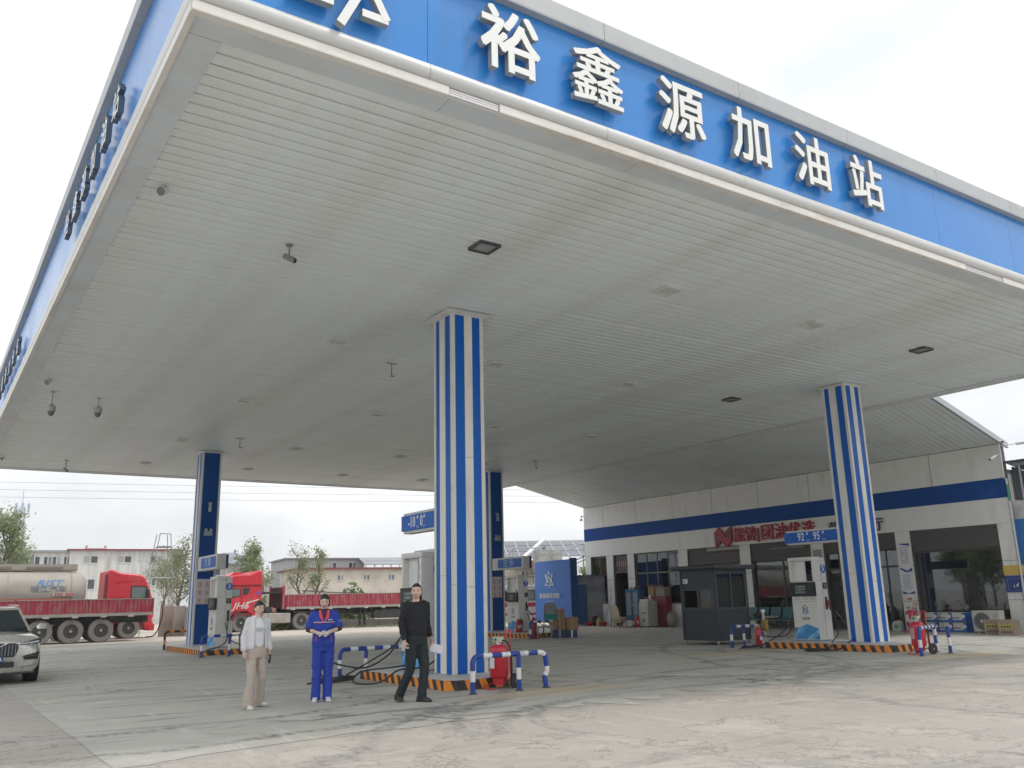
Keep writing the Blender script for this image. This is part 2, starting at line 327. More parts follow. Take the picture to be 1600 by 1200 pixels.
# flat border panels round the soffit
def border(x0,y0,x1,y1,along):
    Ln=(x1-x0) if along=='x' else (y1-y0); k=max(1,round(Ln/2.95)); 
    for i in range(k):
        a=i/k; c=(i+1)/k
        q=(x0+(x1-x0)*a+.004,y0,x0+(x1-x0)*c-.004,y1) if along=='x' else (x0,y0+(y1-y0)*a+.004,x1,y0+(y1-y0)*c-.004)
        MB().box(*CL(q[0],q[1],H-.012+rnd.uniform(-.002,.002)),*CL(q[2],q[3],H+.02)).build('border_panel',soffb,can)
border(X0+.004,Y0+.004,X1-.004,Y0+BW-.004,'x'); border(X0+.004,Y1-BW+.004,X1-.004,Y1-.004,'x'); border(X0+.004,Y0+BW,X0+BW-.004,Y1-BW,'y'); border(X1-BW+.004,Y0+BW,X1-.004,Y1-BW,'y')
# fascia: rounded lower moulding, blue panels, grey parapet cap; each in segments
def fascia(p,q,nrm,k,lipgap=(),bul=1.0,dz=0.0):
    """segments from p to q (xy) with outward normal nrm"""
    p=Vector(p);q=Vector(q);d=(q-p);Ln=d.length;d/=Ln;n_=Vector(nrm)
    def seg(prof,name,mat,a,c,smooth=False):
        v=[];nn=len(prof)
        for s_ in (a,c):
            for (o_,z) in prof:
                w=p+d*s_+n_*(o_+dz); v.append(CL(w.x,w.y,z+dz))
        f=[tuple(range(nn-1,-1,-1)),tuple(range(nn,2*nn))]+[(i,(i+1)%nn,nn+(i+1)%nn,nn+i) for i in range(nn)]
        b=MB(); b.add(v,f); b.build(name,mat,can,smooth=smooth or False,fix=True)
    tubeprof=[(-.05,6.912)]+[(.004+.072*bul*math.sin(t),7.012-.099*math.cos(t)) for t in [PI*i/8 for i in range(9)]]+[(-.05,7.115)]
    L_=Ln/k
    for i in range(k):
        a,c=i*L_+.003,(i+1)*L_-.003
        seg(tubeprof,'fascia_moulding',M('moulding_white',(.57,.58,.575),.4,var=.05,stain=((.55,.47,.37),.5,1.6,.55,.75)),a,c,50)
        seg([(-.05,7.118),(.0,7.118),(.0,8.262),(-.05,8.262)],'fascia_panel',blue,a,c)
        seg([(-.20,8.265),(.10,8.265),(.105,8.29),(.105,8.52),(.09,8.545),(-.20,8.56)],'parapet_cap',M('parapet_grey',(.44,.46,.47),.45,var=.06,stain=((.3,.3,.3),.4,1.6,.5,.75)),a-.0015+.003,c)
    lips=[]; a=0
    for g0,g1 in list(lipgap)+[(Ln,Ln)]:
        m_=max(1,round((g0-a)/L_)) if g0>a else 0
        for j in range(m_): lips.append((a+(g0-a)*j/m_+.002,a+(g0-a)*(j+1)/m_-.002))
        a=g1
    for a,c in lips: seg([(-.06,6.80),(.030*bul,6.80),(.034*bul,6.81),(.034*bul,6.905),(-.06,6.909)],'fascia_lip',cream,a,c)
    for g0,g1 in lipgap:
        if g1-g0>.1:
            seg([(-.05,6.815),(-.01,6.815),(-.01,6.905),(-.05,6.905)],'tube_backing',white2,g0,g1)
            for z_ in (6.828,6.858,6.888): seg([(.008+.012*math.cos(t),z_+.012*math.sin(t)) for t in [PI*2*i/8 for i in range(8)]],'neon_tube',M('neon_glass',(.85,.84,.87),.25),g0+.01,g1-.01,50)
fascia((X0,Y0),(X1,Y0),(0,-1),9,((2.72,3.38),(13.0,14.25)))
fascia((X0,Y0+.0),(X0,Y1),(-1,0),12,(),.15,.003)
fascia((X0,Y1),(X1,Y1),(0,1),9)
fascia((X1,Y0),(X1,Y1),(1,0),12,(),1,.003)
# ---- raised sign characters on the fascia
def emblem(b,s=1,t=.06,y=0):
    """interlocked angular emblem drawn in XZ, facing -Y, centred, height ~1.6 s"""
    def bar(ax,az,bx,bz,w,y0=0):
        d=Vector((bx-ax,bz-az)); n_=Vector((-d.y,d.x)).normalized()*w/2
        P=[(ax+n_.x,az+n_.y),(bx+n_.x,bz+n_.y),(bx-n_.x,bz-n_.y),(ax-n_.x,az-n_.y)]
        b.prism([(q[0]*s,q[1]*s) for q in P],'y',y-t/2+y0,y+t/2)
    bar(-.02,.86,-.17,.50,.10); bar(.0,.86,.15,.50,.10,.002)
    bar(-.58,.50,-.20,-.22,.12); bar(-.60,.50,-.36,.50,.09,.001); bar(.58,.50,-.02,-.80,.12); bar(.60,.50,.36,.50,.09,.001)
    bar(-.44,.50,-.05,-.28,.09,.003); bar(.0,.40,-.12,.10,.10,.002); bar(.0,.40,.28,-.20,.10,.004)
    bar(-.62,-.55,-.30,-.02,.11,.001); bar(-.66,-.52,-.12,-.52,.11,.003); bar(.66,-.52,.28,-.52,.11,.003); bar(.64,-.52,.34,.02,.11,.001)
sg=thing('station_sign','big white raised characters and emblem across the front of the blue fascia','sign',(8,Y0-.07,7.62))
for ch,px in zip('裕鑫源加油站',(5.02,6.31,7.74,9.10,10.43,11.75)):
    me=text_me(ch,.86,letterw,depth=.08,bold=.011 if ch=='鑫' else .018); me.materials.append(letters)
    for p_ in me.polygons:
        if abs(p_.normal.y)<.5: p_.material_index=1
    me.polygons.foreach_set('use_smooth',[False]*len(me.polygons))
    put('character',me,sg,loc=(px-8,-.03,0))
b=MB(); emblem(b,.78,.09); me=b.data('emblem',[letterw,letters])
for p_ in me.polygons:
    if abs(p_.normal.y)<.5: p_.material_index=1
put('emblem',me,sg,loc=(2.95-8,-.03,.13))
for grp,(ya,yb,lab) in enumerate(((10.35,15.0,'white raised characters on the near half of the left fascia, seen edge on'),(22.5,28.2,'white raised characters far along the left fascia, seen edge on'))):
    s2=thing('side_sign',lab,'sign',(X0-.07,(ya+yb)/2,7.45),-PI/2,'raised signs on the left fascia')
    for k,ch in enumerate('裕鑫源加油站'):
        yy=yb-.25-(yb-ya-.5)*k/5
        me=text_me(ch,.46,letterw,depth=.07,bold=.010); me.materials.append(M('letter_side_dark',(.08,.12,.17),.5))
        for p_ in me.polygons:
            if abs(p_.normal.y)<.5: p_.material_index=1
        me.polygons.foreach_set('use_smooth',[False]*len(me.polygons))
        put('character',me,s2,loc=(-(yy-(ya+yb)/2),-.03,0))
# ---- connecting roof between canopy and shop
cr_=thing('link_roof','sloping plank ceiling that joins the canopy to the shop front','roof',(27,26,6.5))
XB=30.17
NP=104
def edgepts(t): return (X1+.065,13.69+(35.25-13.69)*t,H-.01),(XB+.02,15.11+(37.95-15.11)*t,6.21)
for i in range(NP):
    a0,c0=edgepts(i/NP); a1,c1=edgepts((i+1)/NP-.0006)
    a1=(a1[0],a1[1]-.008,a1[2]); c1=(c1[0],c1[1]-.008,c1[2]); z=rnd.uniform(-.003,.003)+(.007 if i%11==5 else 0)
    loc=Vector((27,26,6.5)); P=lambda p,d: tuple(Vector((p[0],p[1],p[2]+z+d))-loc)
    MB().hexa([P(a0,0),P(c0,0),P(c1,0),P(a1,0)],[P(a0,.02),P(c0,.02),P(c1,.02),P(a1,.02)]).build('soffit_plank',soffm,cr_)
a0,c0=edgepts(0);a1,c1=edgepts(1); loc=Vector((27,26,6.5)); P=lambda p,d: tuple(Vector((p[0],p[1],p[2]+d))-loc)
MB().hexa([P(a0,.03),P(c0,.03),P(c1,.03),P(a1,.03)],[P(a0,.16),P(c0,.16),P(c1,.16),P(a1,.16)]).build('roof_deck',galv,cr_)
e0=Vector(a0)-loc; e1=Vector(c0)-loc; ex=(e1-e0).normalized()
MB().hexa([tuple(e0+Vector((0,-.09,-.02))),tuple(e1+ex*.75+Vector((0,-.09,-.02))),tuple(e1+ex*.75+Vector((0,-.005,-.02))),tuple(e0+Vector((0,-.005,-.02)))],
 [tuple(e0+Vector((0,-.09,.17))),tuple(e1+ex*.75+Vector((0,-.09,.17))),tuple(e1+ex*.75+Vector((0,-.005,.17))),tuple(e0+Vector((0,-.005,.17)))]).build('edge_flashing',galv,cr_)
# ================================================================ COLUMNS
CW=.69
def column(x,y,kind,lab):
    """x,y = near-left corner"""
    t=thing('column',lab,'column',(x+CW/2,y+CW/2,.18)); h=H-.18; w=CW/2
    MB().box(-w+.03,-w+.03,0,w-.03,w-.03,h).build('core',dark,t)
    tr=.068
    for sx in (-1,1):
        for sy in (-1,1):
            zz=[0,1.55+rnd.uniform(-.1,.1),h-1.6,h]
            q=M('corner_trim',(.66,.66,.63),.4,var=.08,stain=((.4,.37,.32),.5,2.5,.55,.75))
            for a,c in zip(zz,zz[1:]):
                b=MB(); b.box(sx*(w-tr),sy*(w-.028),a+.002,sx*(w+.004),sy*(w+.004),c-.002); b.box(sx*(w-.028),sy*(w-tr),a+.002,sx*(w+.004),sy*(w-.030),c-.002); b.build('corner_trim',q,t)
    for f in range(4):
        rz=f*PI/2; mR=Matrix.Rotation(rz,4,'Z')      # face 0 looks to -y
        striped = kind=='stripe' or f in (1,3)
        W_=2*(w-tr)
        cols=[(0,.37,blue_d),(.37,.69,white),(.69,1,blue_d)] if f%2==0 else [(0,.25,blue_d),(.25,.64,white),(.64,1,blue_d)]
        if not striped: cols=[(0,1,blue_n)]
        for a,c,m in cols:
            xa,xc=-w+tr+W_*a+.003,-w+tr+W_*c-.003
            cuts=[0,1.5+.07*f,1.5+.07*f+2.35,h] if m is white else ([0,h] if striped else [0,h*.62,h])
            for z0,z1 in zip(cuts,cuts[1:]):
                pr=.0 if m is white else -.006
                b=MB(); b.box(xa,-w-pr-.0,z0+.003,xc,-w+.028,z1-.003,mR); b.build('white_strip' if m is white else 'blue_panel',m,t)
    b=MB(); c_=w+(.16 if x<15 and y<20 else .07)
    b.hexa([(-w-.01,-w-.01,h-.065),(w+.01,-w-.01,h-.065),(w+.01,w+.01,h-.065),(-w-.01,w+.01,h-.065)],[(-c_,-c_,h-.016),(c_,-c_,h-.016),(c_,c_,h-.016),(-c_,c_,h-.016)]); b.build('collar',M('collar_white',(.66,.66,.63),.45,stain=((.5,.48,.42),.5,3,.5,.7)),t)
    MB().box(-w-.05,-w-.05,.001,w+.05,w+.05,.02).build('base_plate',steel,t)
    return t
ka=column(7.97,13.78,'stripe','blue and white striped column nearest the camera, beside pump 1')
kb=column(8.04,31.62,'plain','column with plain navy front beside pump 3, leftmost of the four')
kc=column(19.98,31.45,'plain','column with plain navy front beside pump 7, partly hidden by the nearest column')
kd=column(19.95,13.77,'stripe','blue and white striped column on the right beside pump 5')
for o in (ka,kb,kc,kd): o['group']='canopy columns'
# ================================================================ ISLANDS
islm=M('island_top',(.50,.50,.49),.5,var=.1,stain=((.3,.29,.27),.5,3,.5,.7))
def island(x0,y0,x1,y1,lab):
    t=thing('pump_island',lab,'kerb',((x0+x1)/2,(y0+y1)/2,0)); hx,hy=(x1-x0)/2,(y1-y0)/2; ch=.16
    poly=[(-hx+ch,-hy),(hx-ch,-hy),(hx,-hy+ch),(hx,hy-ch),(hx-ch,hy),(-hx+ch,hy),(-hx,hy-ch),(-hx,-hy+ch)]
    MB().prism(poly,'z',0.006,.165).build('kerb_core',concrete,t)
    MB().prism([(p[0]*1.012,p[1]*1.006) for p in poly],'z',.165,.184).build('island_top',islm,t,bevel=.004)
    # slanted hazard stripes: plates 5 mm thick set round the kerb
    n=len(poly)
    for i in range(n):
        a=Vector(poly[i]);c=Vector(poly[(i+1)%n]); d=c-a; Ln=d.length; d/=Ln; nn=Vector((d.y,-d.x))
        per=.135; k=max(1,round(Ln/per)); per=Ln/k; sl=.07
        for j in range(k):
            s0=a+d*(per*j); 
            m=(hazo if (j+i)%2 else hazb)
            def q(s_,z,o_):
                s_=min(max(s_,0),Ln); w=a+d*s_+nn*o_; return (w.x,w.y,z)
            j0,j1=per*j,per*(j+1)
            s=sl if (j+i)%1==0 else 0
            # top is shifted against the bottom, clipped at the ends of the side
            bb=[q(j0+(s if j>0 else 0),.006,.0),q(j0+(s if j>0 else 0),.006,.005),q(j1+(s if j<k-1 else 0),.006,.005),q(j1+(s if j<k-1 else 0),.006,.0)]
            tt=[q(j0-(0 if j else 0),.164,.0),q(j0,.164,.005),q(j1,.164,.005),q(j1,.164,.0)]
            b=MB(); b.hexa(bb,tt); b.build('hazard_stripe',m,t,fix=True)
    return t
island(7.48,13.12,8.92,16.75,'hazard striped kerb island under pump 1 and the nearest column')
island(7.48,27.95,9.2,32.75,'hazard striped kerb island under pump 3 at the far left')
island(19.35,28.0,21.0,32.75,'hazard striped kerb island under pump 7')
island(19.42,12.98,20.98,16.88,'hazard striped kerb island under pump 5 on the right')
# ================================================================ PUMPS
pumpw=M('pump_white',(.68,.68,.65),.38,var=.05,stain=((.42,.38,.3),.35,3,.55,.8))
pumps=M('pump_side_white',(.66,.66,.64),.42,var=.05,stain=((.42,.38,.3),.35,3,.55,.8))
scrf=M('screen_frame_black',(.012,.013,.015),.4,spec=.3); scr=M('screen_glass',(.015,.024,.028),.3,var=.2,spec=.3)
lcd=M('lcd_grey',(.16,.20,.18),.25); circ=M('number_disc_blue',(.02,.13,.46),.4)
prb=[M('print_blue_%s'%a,c,.45,var=.05) for a,c in (('deep',(.02,.14,.42)),('mid',(.04,.25,.58)),('pale',(.22,.50,.66)),('sky',(.10,.36,.66)))]
def pump(x,y,num,lab,noz,hoses,sign=None):
    """x,y = near-left corner; the screen side looks to -x, the numbered side to -y"""
    W_,D_,Hh=.47,.82,2.18
    t=thing('fuel_pump',lab,'fuel pump',(x,y,.186)); 
    b=MB(); b.box(.02,.02,0,W_-.02,D_-.02,.03); b.build('plinth',M('plinth_grey',(.3,.3,.3),.5),t)
    # lower cabinet, column posts, head
    MB().box(.005,.012,.03,W_*.60,D_-.012,1.16).build('cabinet',pumpw,t,bevel=.006)
    MB().box(W_*.60+.003,.0,.03,W_,D_*.34,Hh-.02).build('side_tower',pumps,t,bevel=.008)
    MB().box(W_*.60+.003,D_*.34+.004,.03,W_-.03,D_,1.15).build('hose_cabinet',pumps,t,bevel=.006)
    MB().box(.02,.012,1.16,W_*.60,D_-.012,1.54).build('meter_head',pumpw,t,bevel=.006)
    for ya in (0,D_-.07): MB().box(.0,ya,1.545,.26,ya+.07,2.08).build('head_post',pumpw,t,bevel=.005)
    MB().box(-.012,-.006,2.082,.275,D_+.006,Hh).build('head_canopy',pumpw,t,bevel=.01)
    MB().box(.12,D_*.46,1.547,.15,D_-.072,2.08).build('head_panel',white2,t)
    MB().box(-.002,.10,2.11,-.014,D_-.10,2.118).build('trim_line',M('trim_grey',(.3,.31,.32),.4),t)
    # screen
    s=MB().box(-.045,-.012,1.155,.0,D_-.02,1.52).build('screen_frame',scrf,t,bevel=.012)
    MB().box(-.052,.035,1.20,-.046,D_-.065,1.475).build('screen',scr,s)
    b=MB(); 
    for k in range(3): b.box(-.055,.30,1.235+.075*k,-.0525,D_-.20,1.285+.075*k)
    b.build('readout',lcd,s)
    b=MB()
    for k in range(12):
        if k%4!=3:
            for q in range(2): b.box(-.0,.05+k*.062,1.06+q*.045,-.003 if True else 0,.05+k*.062+.042,1.085+q*.045)
    for k in range(0): pass
    b.build('small_print',M('print_grey',(.42,.42,.40),.5),t,loc=(.004,0,0))
    MB().box(.004,.015,1.015,-.001,D_-.02,1.022).build('panel_seam',M('seam_grey',(.3,.3,.29),.6),t)
    b=MB(); emblem(b,.155,.003); b.build('emblem',M('emblem_blue',(.03,.12,.38),.45),t,loc=(-.0,D_/2,.80),rot=(0,0,-PI/2))
    lettering('wording','裕鑫源',.085,M('wording_grey',(.25,.27,.3),.5),t,(.0,D_/2,.575),-PI/2,.003,.001)
    # faceted mountain print
    zz=[.045,.40]; pts=[(.03,.33),(.16,.36),(.27,.40),(.41,.435),(.55,.39),(.66,.35),(D_-.03,.34)]; base=[(.03,.045),(.17,.045),(.30,.045),(.44,.045),(.58,.045),(.70,.045),(D_-.03,.045)]
    midp=[(.03,.19),(.15,.22),(.29,.16),(.42,.24),(.56,.17),(.68,.21),(D_-.03,.18)]
    k=0
    for rA,rB in ((base,midp),(midp,pts)):
        for i in range(6):
            for tri in ((rA[i],rA[i+1],rB[i]),(rA[i+1],rB[i+1],rB[i])):
                kk=(0,1,3,0,2,1,0,3,1,2)[(k*7+i*3)%10]; k+=1
                MB().prism([(p[0],p[1]) for p in tri],'x',-.0005-.0002*(k%3),.006).build('print_facet',prb[kk],t)
    # numbered side
    MB().lathe([(.115,-.004),(.115,.0)],(W_*.60+.095,0,1.86),28,'y').build('number_disc',circ,t,loc=(0,-.001,0))
    lettering('number',str(num),.19,white2,t,(W_*.60+.095,-.0065,1.865),0,.003,.004)
    MB().box(W_*.60+.03,-.006,1.60,W_-.02,-.001,1.606).build('panel_seam',M('seam_grey',(.3,.3,.29),.6),t)
    s=MB().box(W_*.60+.02,-.016,1.34,W_-.015,-.001,1.50).build('card_reader',scrf,t,bevel=.004)
    MB().box(W_*.60+.055,-.020,1.37,W_-.055,-.0165,1.47).build('reader_screen',lcd,s)
    MB().box(W_*.60+.06,-.008,.80,W_-.05,.0,1.13).build('holster_recess',scrf,t)
    b=MB(); b.box(W_+.003,.0,.03,W_+.07,D_*.34,.80); b.build('holster_box',pumps,t,bevel=.008)
    # nozzles and hoses, on both ends
    for (nx,ny,sy) in ((W_*.60+.10,-.05,-1),(.30,D_+.05,1)):
        b=MB(); b.tube([(nx,ny+.02,1.04),(nx,ny-.0,1.0),(nx-.01,ny,.92),(nx-.02,ny,.84)],[.022,.03,.026,.02],8); b.box(nx-.02,ny-.045,.90,nx+.02,ny-.02,1.03)
        b.build('nozzle',noz,t,smooth=True)
    for h in hoses:
        pts=[Vector(p)-Vector((x,y,.186)) for p in h]; MB().tube(smooth_path(pts),.0165,7).build('hose',hosem,t,smooth=True)
    return t
def smooth_path(pts,k=7):
    pts=[Vector(p) for p in pts]; o=[]
    for i in range(len(pts)-1):
        a=pts[max(i-1,0)];b_=pts[i];c=pts[i+1];d=pts[min(i+2,len(pts)-1)]
        for j in range(k):
            t=j/k; o.append(.5*((2*b_)+(-a+c)*t+(2*a-5*b_+4*c-d)*t*t+(-a+3*b_-3*c+d)*t**3))
    o.append(pts[-1]); return o
def coil(cx,cy,r,turns,z=.02,ry=.6,sd=0,z1=.06):
    n=int(turns*12); g=random.Random(sd); o=[]
    for i in range(n+1):
        a=2*PI*i/12+sd; rr=r*(1+.12*math.sin(a*.37+sd)); o.append((cx+rr*math.cos(a),cy+rr*ry*math.sin(a),z+(z1-z)*i/n+.012*math.sin(a*1.3)))
    return o
nz_g=M('nozzle_green',(.02,.12,.07),.4); nz_r=M('nozzle_red',(.30,.03,.04),.4); nz_k=M('nozzle_black',(.03,.03,.03),.4)
pump(7.97,14.99,1,'white fuel pump with blue number 1 disc behind the nearest column','' or nz_k,
 [[(8.1,15.85,.95),(7.9,16.0,.62),(7.5,16.3,.32),(7.1,16.35,.12)]+coil(6.85,16.25,.32,2.6,.03,.62,1,.08)+[(6.2,16.1,.03)],
  [(7.99,15.84,.80),(7.75,15.95,.45),(7.4,16.2,.24),(7.0,16.5,.3),(6.75,16.6,.40),(6.6,16.5,.2),(6.7,16.3,.04)]+coil(6.95,16.35,.26,1.6,.05,.6,4,.10),
  [(8.34,14.92,.98),(8.3,14.7,.6),(7.95,14.75,.30),(7.45,14.85,.26),(7.15,15.05,.05),(6.9,15.6,.04),(7.15,15.8,.2),(7.6,15.5,.26),(7.9,15.3,.3)]])
pump(7.97,28.6,3,'white fuel pump with blue number 3 disc by the leftmost column',nz_g,
 [[(8.34,28.5,1.0),(8.3,28.4,.6),(8.5,28.3,.35),(9.0,28.0,.2),(9.4,27.9,.05)],[(8.25,28.5,.95),(8.3,28.4,.55),(8.2,28.3,.33),(7.9,28.1,.22),(7.6,27.85,.19),(7.35,27.7,.04),(7.45,27.6,.03)]])
pump(19.95,29.4,7,'white fuel pump with blue number 7 disc beyond the red trolley extinguisher',nz_k,
 [[(20.35,29.3,1.0),(20.5,29.1,.7),(20.7,28.9,.45),(21.1,28.7,.35)],[(20.3,29.3,.9),(20.2,28.9,.45),(19.9,28.4,.32),(19.5,28.0,.22),(19.3,27.6,.04),(19.6,27.5,.03)]])
pump(19.93,15.3,5,'white fuel pump with blue number 5 disc beside the right hand striped column',nz_r,
 [[(20.31,15.2,1.0),(20.3,15.0,.62),(20.1,14.9,.36),(19.6,14.7,.22),(19.25,14.6,.05)]+coil(19.0,14.75,.30,2.3,.03,.7,2,.07),
  [(20.45,15.15,.95),(20.5,14.9,.6),(20.35,14.6,.34),(19.8,14.3,.24),(19.3,14.3,.06),(18.95,14.5,.03)],
  [(20.1,16.15,.95),(19.9,16.3,.55),(19.6,16.5,.28),(19.3,16.7,.1)]+coil(18.95,16.8,.32,2.4,.03,.7,5,.08),
  [(20.0,16.15,.75),(19.85,16.3,.35),(19.5,16.6,.3),(19.2,16.7,.32),(18.9,16.6,.05)]])
# ================================================================ PRICE SIGNS on the columns
def blade(x,y0,y1,z0,z1,txt,lab,grey_end=False):
    """box sign running along y at x, lettering looks to -x"""
    t=thing('grade_sign',lab,'sign',(x,(y0+y1)/2,(z0+z1)/2)); l=(y1-y0)/2; h=(z1-z0)/2
    MB().box(-.10,-l,-h-.05,.10,l,h+.05).build('sign_box',M('sign_box_white',(.55,.56,.55),.4),t,bevel=.006)
    MB().box(-.125,-l-.0,-h,-.103,l+.05,h).build('sign_face',signb,t,bevel=.004)
    MB().box(.103,-l,-h,.125,l,h).build('sign_face',signb,t,bevel=.004)
    if txt[0] in '-9':
        a,c=txt.split()
        for k,(w,off) in enumerate(((a,-.30),(c,.18))):
            lettering('number',w,.30,white2,t,(-.1275,-off*l/.78,0),-PI/2,.004,.003,.75)
            o_=off+.20+(.09 if len(w)>2 else (0 if len(w)==2 else -.06))
            lettering('mark','#',.10,white2,t,(-.1275,-o_*l/.78,.09),-PI/2,.004,.003)
            lettering('mark','汽油' if '9' in w else '柴油',.055,M('sign_small_grey',(.45,.5,.6),.5),t,(-.1275,-(o_+.01)*l/.78,-.10),-PI/2,.004,.0)
    else:
        lettering('wording',txt,.26,M('sign_pale_blue',(.35,.48,.66),.5),t,(-.1275,.10,0),-PI/2,.004,.004)
    return t
blade(8.1,14.50,15.80,2.80,3.10,'-10 0','blue grade sign reading -10 and 0 on the nearest column')
blade(20.08,14.48,16.14,2.76,3.04,'92 95','blue grade sign reading 92 and 95 on the right hand striped column')
for (x,y,txt,lab) in ((8.28,30.1,'汽 柴','blue faced grade sign box on the leftmost column above pump 3'),(20.2,29.95,'空 拆','blue faced grade sign box on the far column above pump 7')):
    t=thing('grade_sign',lab,'sign',(x,y,2.86))
    MB().box(-.20,-.9,-.24,.10,1.4,.24).build('sign_box',M('sign_box_white',(.55,.56,.55),.4),t,bevel=.01)
    MB().box(-.215,-.75,-.17,-.203,.95,.17).build('sign_face',signb,t)
    MB().box(.103,-.95,-.22,.16,1.4,.22).build('sign_face',M('sign_back_navy',(.01,.035,.13),.4),t)
    lettering('wording',txt,.34,M('sign_pale_blue',(.35,.48,.66),.5),t,(-.2165,.15,0),-PI/2,.004,.004)
# notices and lamps on the plain columns
for (x,y,who) in ((8.04,31.62,'leftmost column'),(19.98,31.45,'far column behind the nearest one')):
    t=thing('safety_notice','grid of six red and black warning symbols on the %s'%who,'sign',(x+.30,y-.009,1.95))
    MB().box(-.24,-.012,-.42,.24,-.001,.42).build('board',M('notice_pink_white',(.60,.56,.57),.5),t)
    for i in range(2):
        for j in range(3):
            cxn,czn=-.12+.24*i,.26-.27*j
            s=MB().lathe([(.075,-.003),(.075,0)],(cxn,-.012,czn),18,'y').build('symbol',M('symbol_red',(.45,.06,.07),.5),t)
            MB().lathe([(.055,-.003),(.055,0)],(cxn,-.0155,czn),18,'y').build('symbol_field',paper,s)
            b=MB(); b.box(cxn-.02,-.021,czn-.035,cxn+.012,-.0185,czn+.03); b.box(cxn+.0,-.0225,czn-.02,cxn+.035,-.0186,czn+.0); b.build('pictogram',scrf,s)
            MB().box(cxn-.08,-.0145,czn-.115,cxn+.08,-.0125,czn-.093).build('caption',M('caption_red',(.5,.12,.12),.5),t)
    t=thing('emergency_lamp','twin headed emergency lamp box on the %s'%who,'lamp',(x+.34,y-.01,3.95))
    MB().box(-.14,-.08,-.10,.14,-.001,.06).build('housing',M('lamp_box_grey',(.30,.34,.38),.5),t,bevel=.01)
    for s in (-1,1): MB().lathe([(.03,-.12),(.045,-.10),(.045,-.03)],(s*.08,0,.10),12,'y').build('lamp_head',M('lamp_head_grey',(.4,.44,.48),.4),t,smooth=True)
    t=thing('wall_lamp','small bracket lamp high on the %s'%who,'lamp',(x+.34,y-.01,4.85))
    MB().box(-.05,-.10,.08,.05,-.001,.16).build('bracket',galv,t); MB().lathe([(.02,.08),(.06,-.0),(.055,-.16),(.03,-.18)],(0,-.09,0),12).build('lamp_body',M('lamp_body_grey',(.35,.4,.45),.4),t,smooth=True)
    MB().tube([(0,-.05,-.18),(0,-.03,-.80)],.008,6).build('cable',black,t)
# ================================================================ BARRIERS
def barrier(lab,legs,z=.55,r=.042,mats=(bar_b,bar_w),open_end=False,dent=False,group='striped hoop barriers at the pump islands'):
    """hoop: first leg up, along the rail, last leg down, with middle legs"""
    o=Vector((legs[0][0],legs[0][1],0)); t=thing('barrier',lab,'barrier',tuple(o),0,group)
    P=[Vector((a,c,0))-o for a,c in legs]; A,B_=P[0],P[-1]; d=(B_-A).normalized(); br=.11
    path=[A+Vector((0,0,.0))]; seg=7
    path+=[A+Vector((0,0,z-br-.17)),A+Vector((0,0,z-br))]
    for k in range(1,seg): a=PI/2*k/seg; path.append(A+d*(br*(1-math.cos(a)))+Vector((0,0,z-br+br*math.sin(a))))
    path.append(A+d*br+Vector((0,0,z)))
    if open_end: path.append(B_+Vector((0,0,z)))
    else:
        path.append(B_-d*br+Vector((0,0,z)))
        for k in range(1,seg): a=PI/2*k/seg; path.append(B_-d*(br*(1-math.sin(a)))+Vector((0,0,z-br+br*math.cos(a))))
        path+= [B_+Vector((0,0,z-br)),B_+Vector(((.03 if dent else 0),(-.0),z*.5)),B_+Vector(((-.03 if dent else 0),0,z*.3)),B_+Vector((.0,0,.0))]
    # resample with colour bands
    b=MB(); bands=[.19,.17]; 
    pts=[path[0]]; lens=[0]
    for p in path[1:]: lens.append(lens[-1]+(p-pts[-1]).length); pts.append(p)
    def at(s):
        for i in range(1,len(pts)):
            if s<=lens[i]+1e-9: 
                q=(lens[i]-lens[i-1]) or 1; return pts[i-1].lerp(pts[i],(s-lens[i-1])/q)
        return pts[-1]
    s=0;k=0
    while s<lens[-1]-1e-6:
        w=min(s+(.19 if k%2==0 else .165)+(.17 if k==2 else 0),lens[-1]); ss=sorted({s,w,*[x for x in lens if s<x<w]})
        b.mat(k%2).tube([at(x) for x in ss],r,12,cap=(s==0 or w==lens[-1])); s=w;k+=1
    b.build('rail',list(mats),t,smooth=True)
    for q in P[1:-1]:
        b=MB()
        for i,(z0,z1) in enumerate(((0,.18),(.18,.36),(.36,z-.0))): b.mat(i%2).tube([q+Vector((0,0,z0)),q+Vector((0,0,z1))],r*.93,12,cap=False)
        b.build('leg',list(mats),t,smooth=True)
    for q in ([A]+P[1:-1] if open_end else P):
        MB().lathe([(r*1.75,0.004),(r*1.75,.014),(r*1.2,.02)],tuple(q),10).build('foot_plate',M('rusty_foot',(.10,.07,.06),.7),t)
    return t
barrier('blue and white hoop barrier with a scraped right leg, in front of the nearest column',[(7.54,12.45),(8.39,12.40),(8.97,12.45)],.575,dent=True)
barrier('blue and white hoop barrier behind the attendant with black hose looped over it',[(7.22,17.0),(7.78,17.0),(9.0,17.0)],.55)
barrier('blue and white hoop barrier in front of pump 3',[(7.2,27.1),(8.0,27.1),(8.8,27.1)],.60)
barrier('blue and white hoop barrier next to the chair stack by pump 7',[(19.02,27.3),(20.2,27.3)],.62)
barrier('blue and white hoop barrier at the right edge of the right island',[(18.84,11.83),(20.0,11.83),(20.33,12.36)],.60)
barrier('blue and white hoop barrier between the guard booth and the right island',[(19.02,17.55),(19.58,17.6),(20.33,17.55)],.56)
barrier('orange and black hoop barrier left of the leftmost column',[(7.56,33.3),(9.0,33.3)],.62,mats=(M('barrier_black',(.03,.028,.028),.5),hazo),group=None)
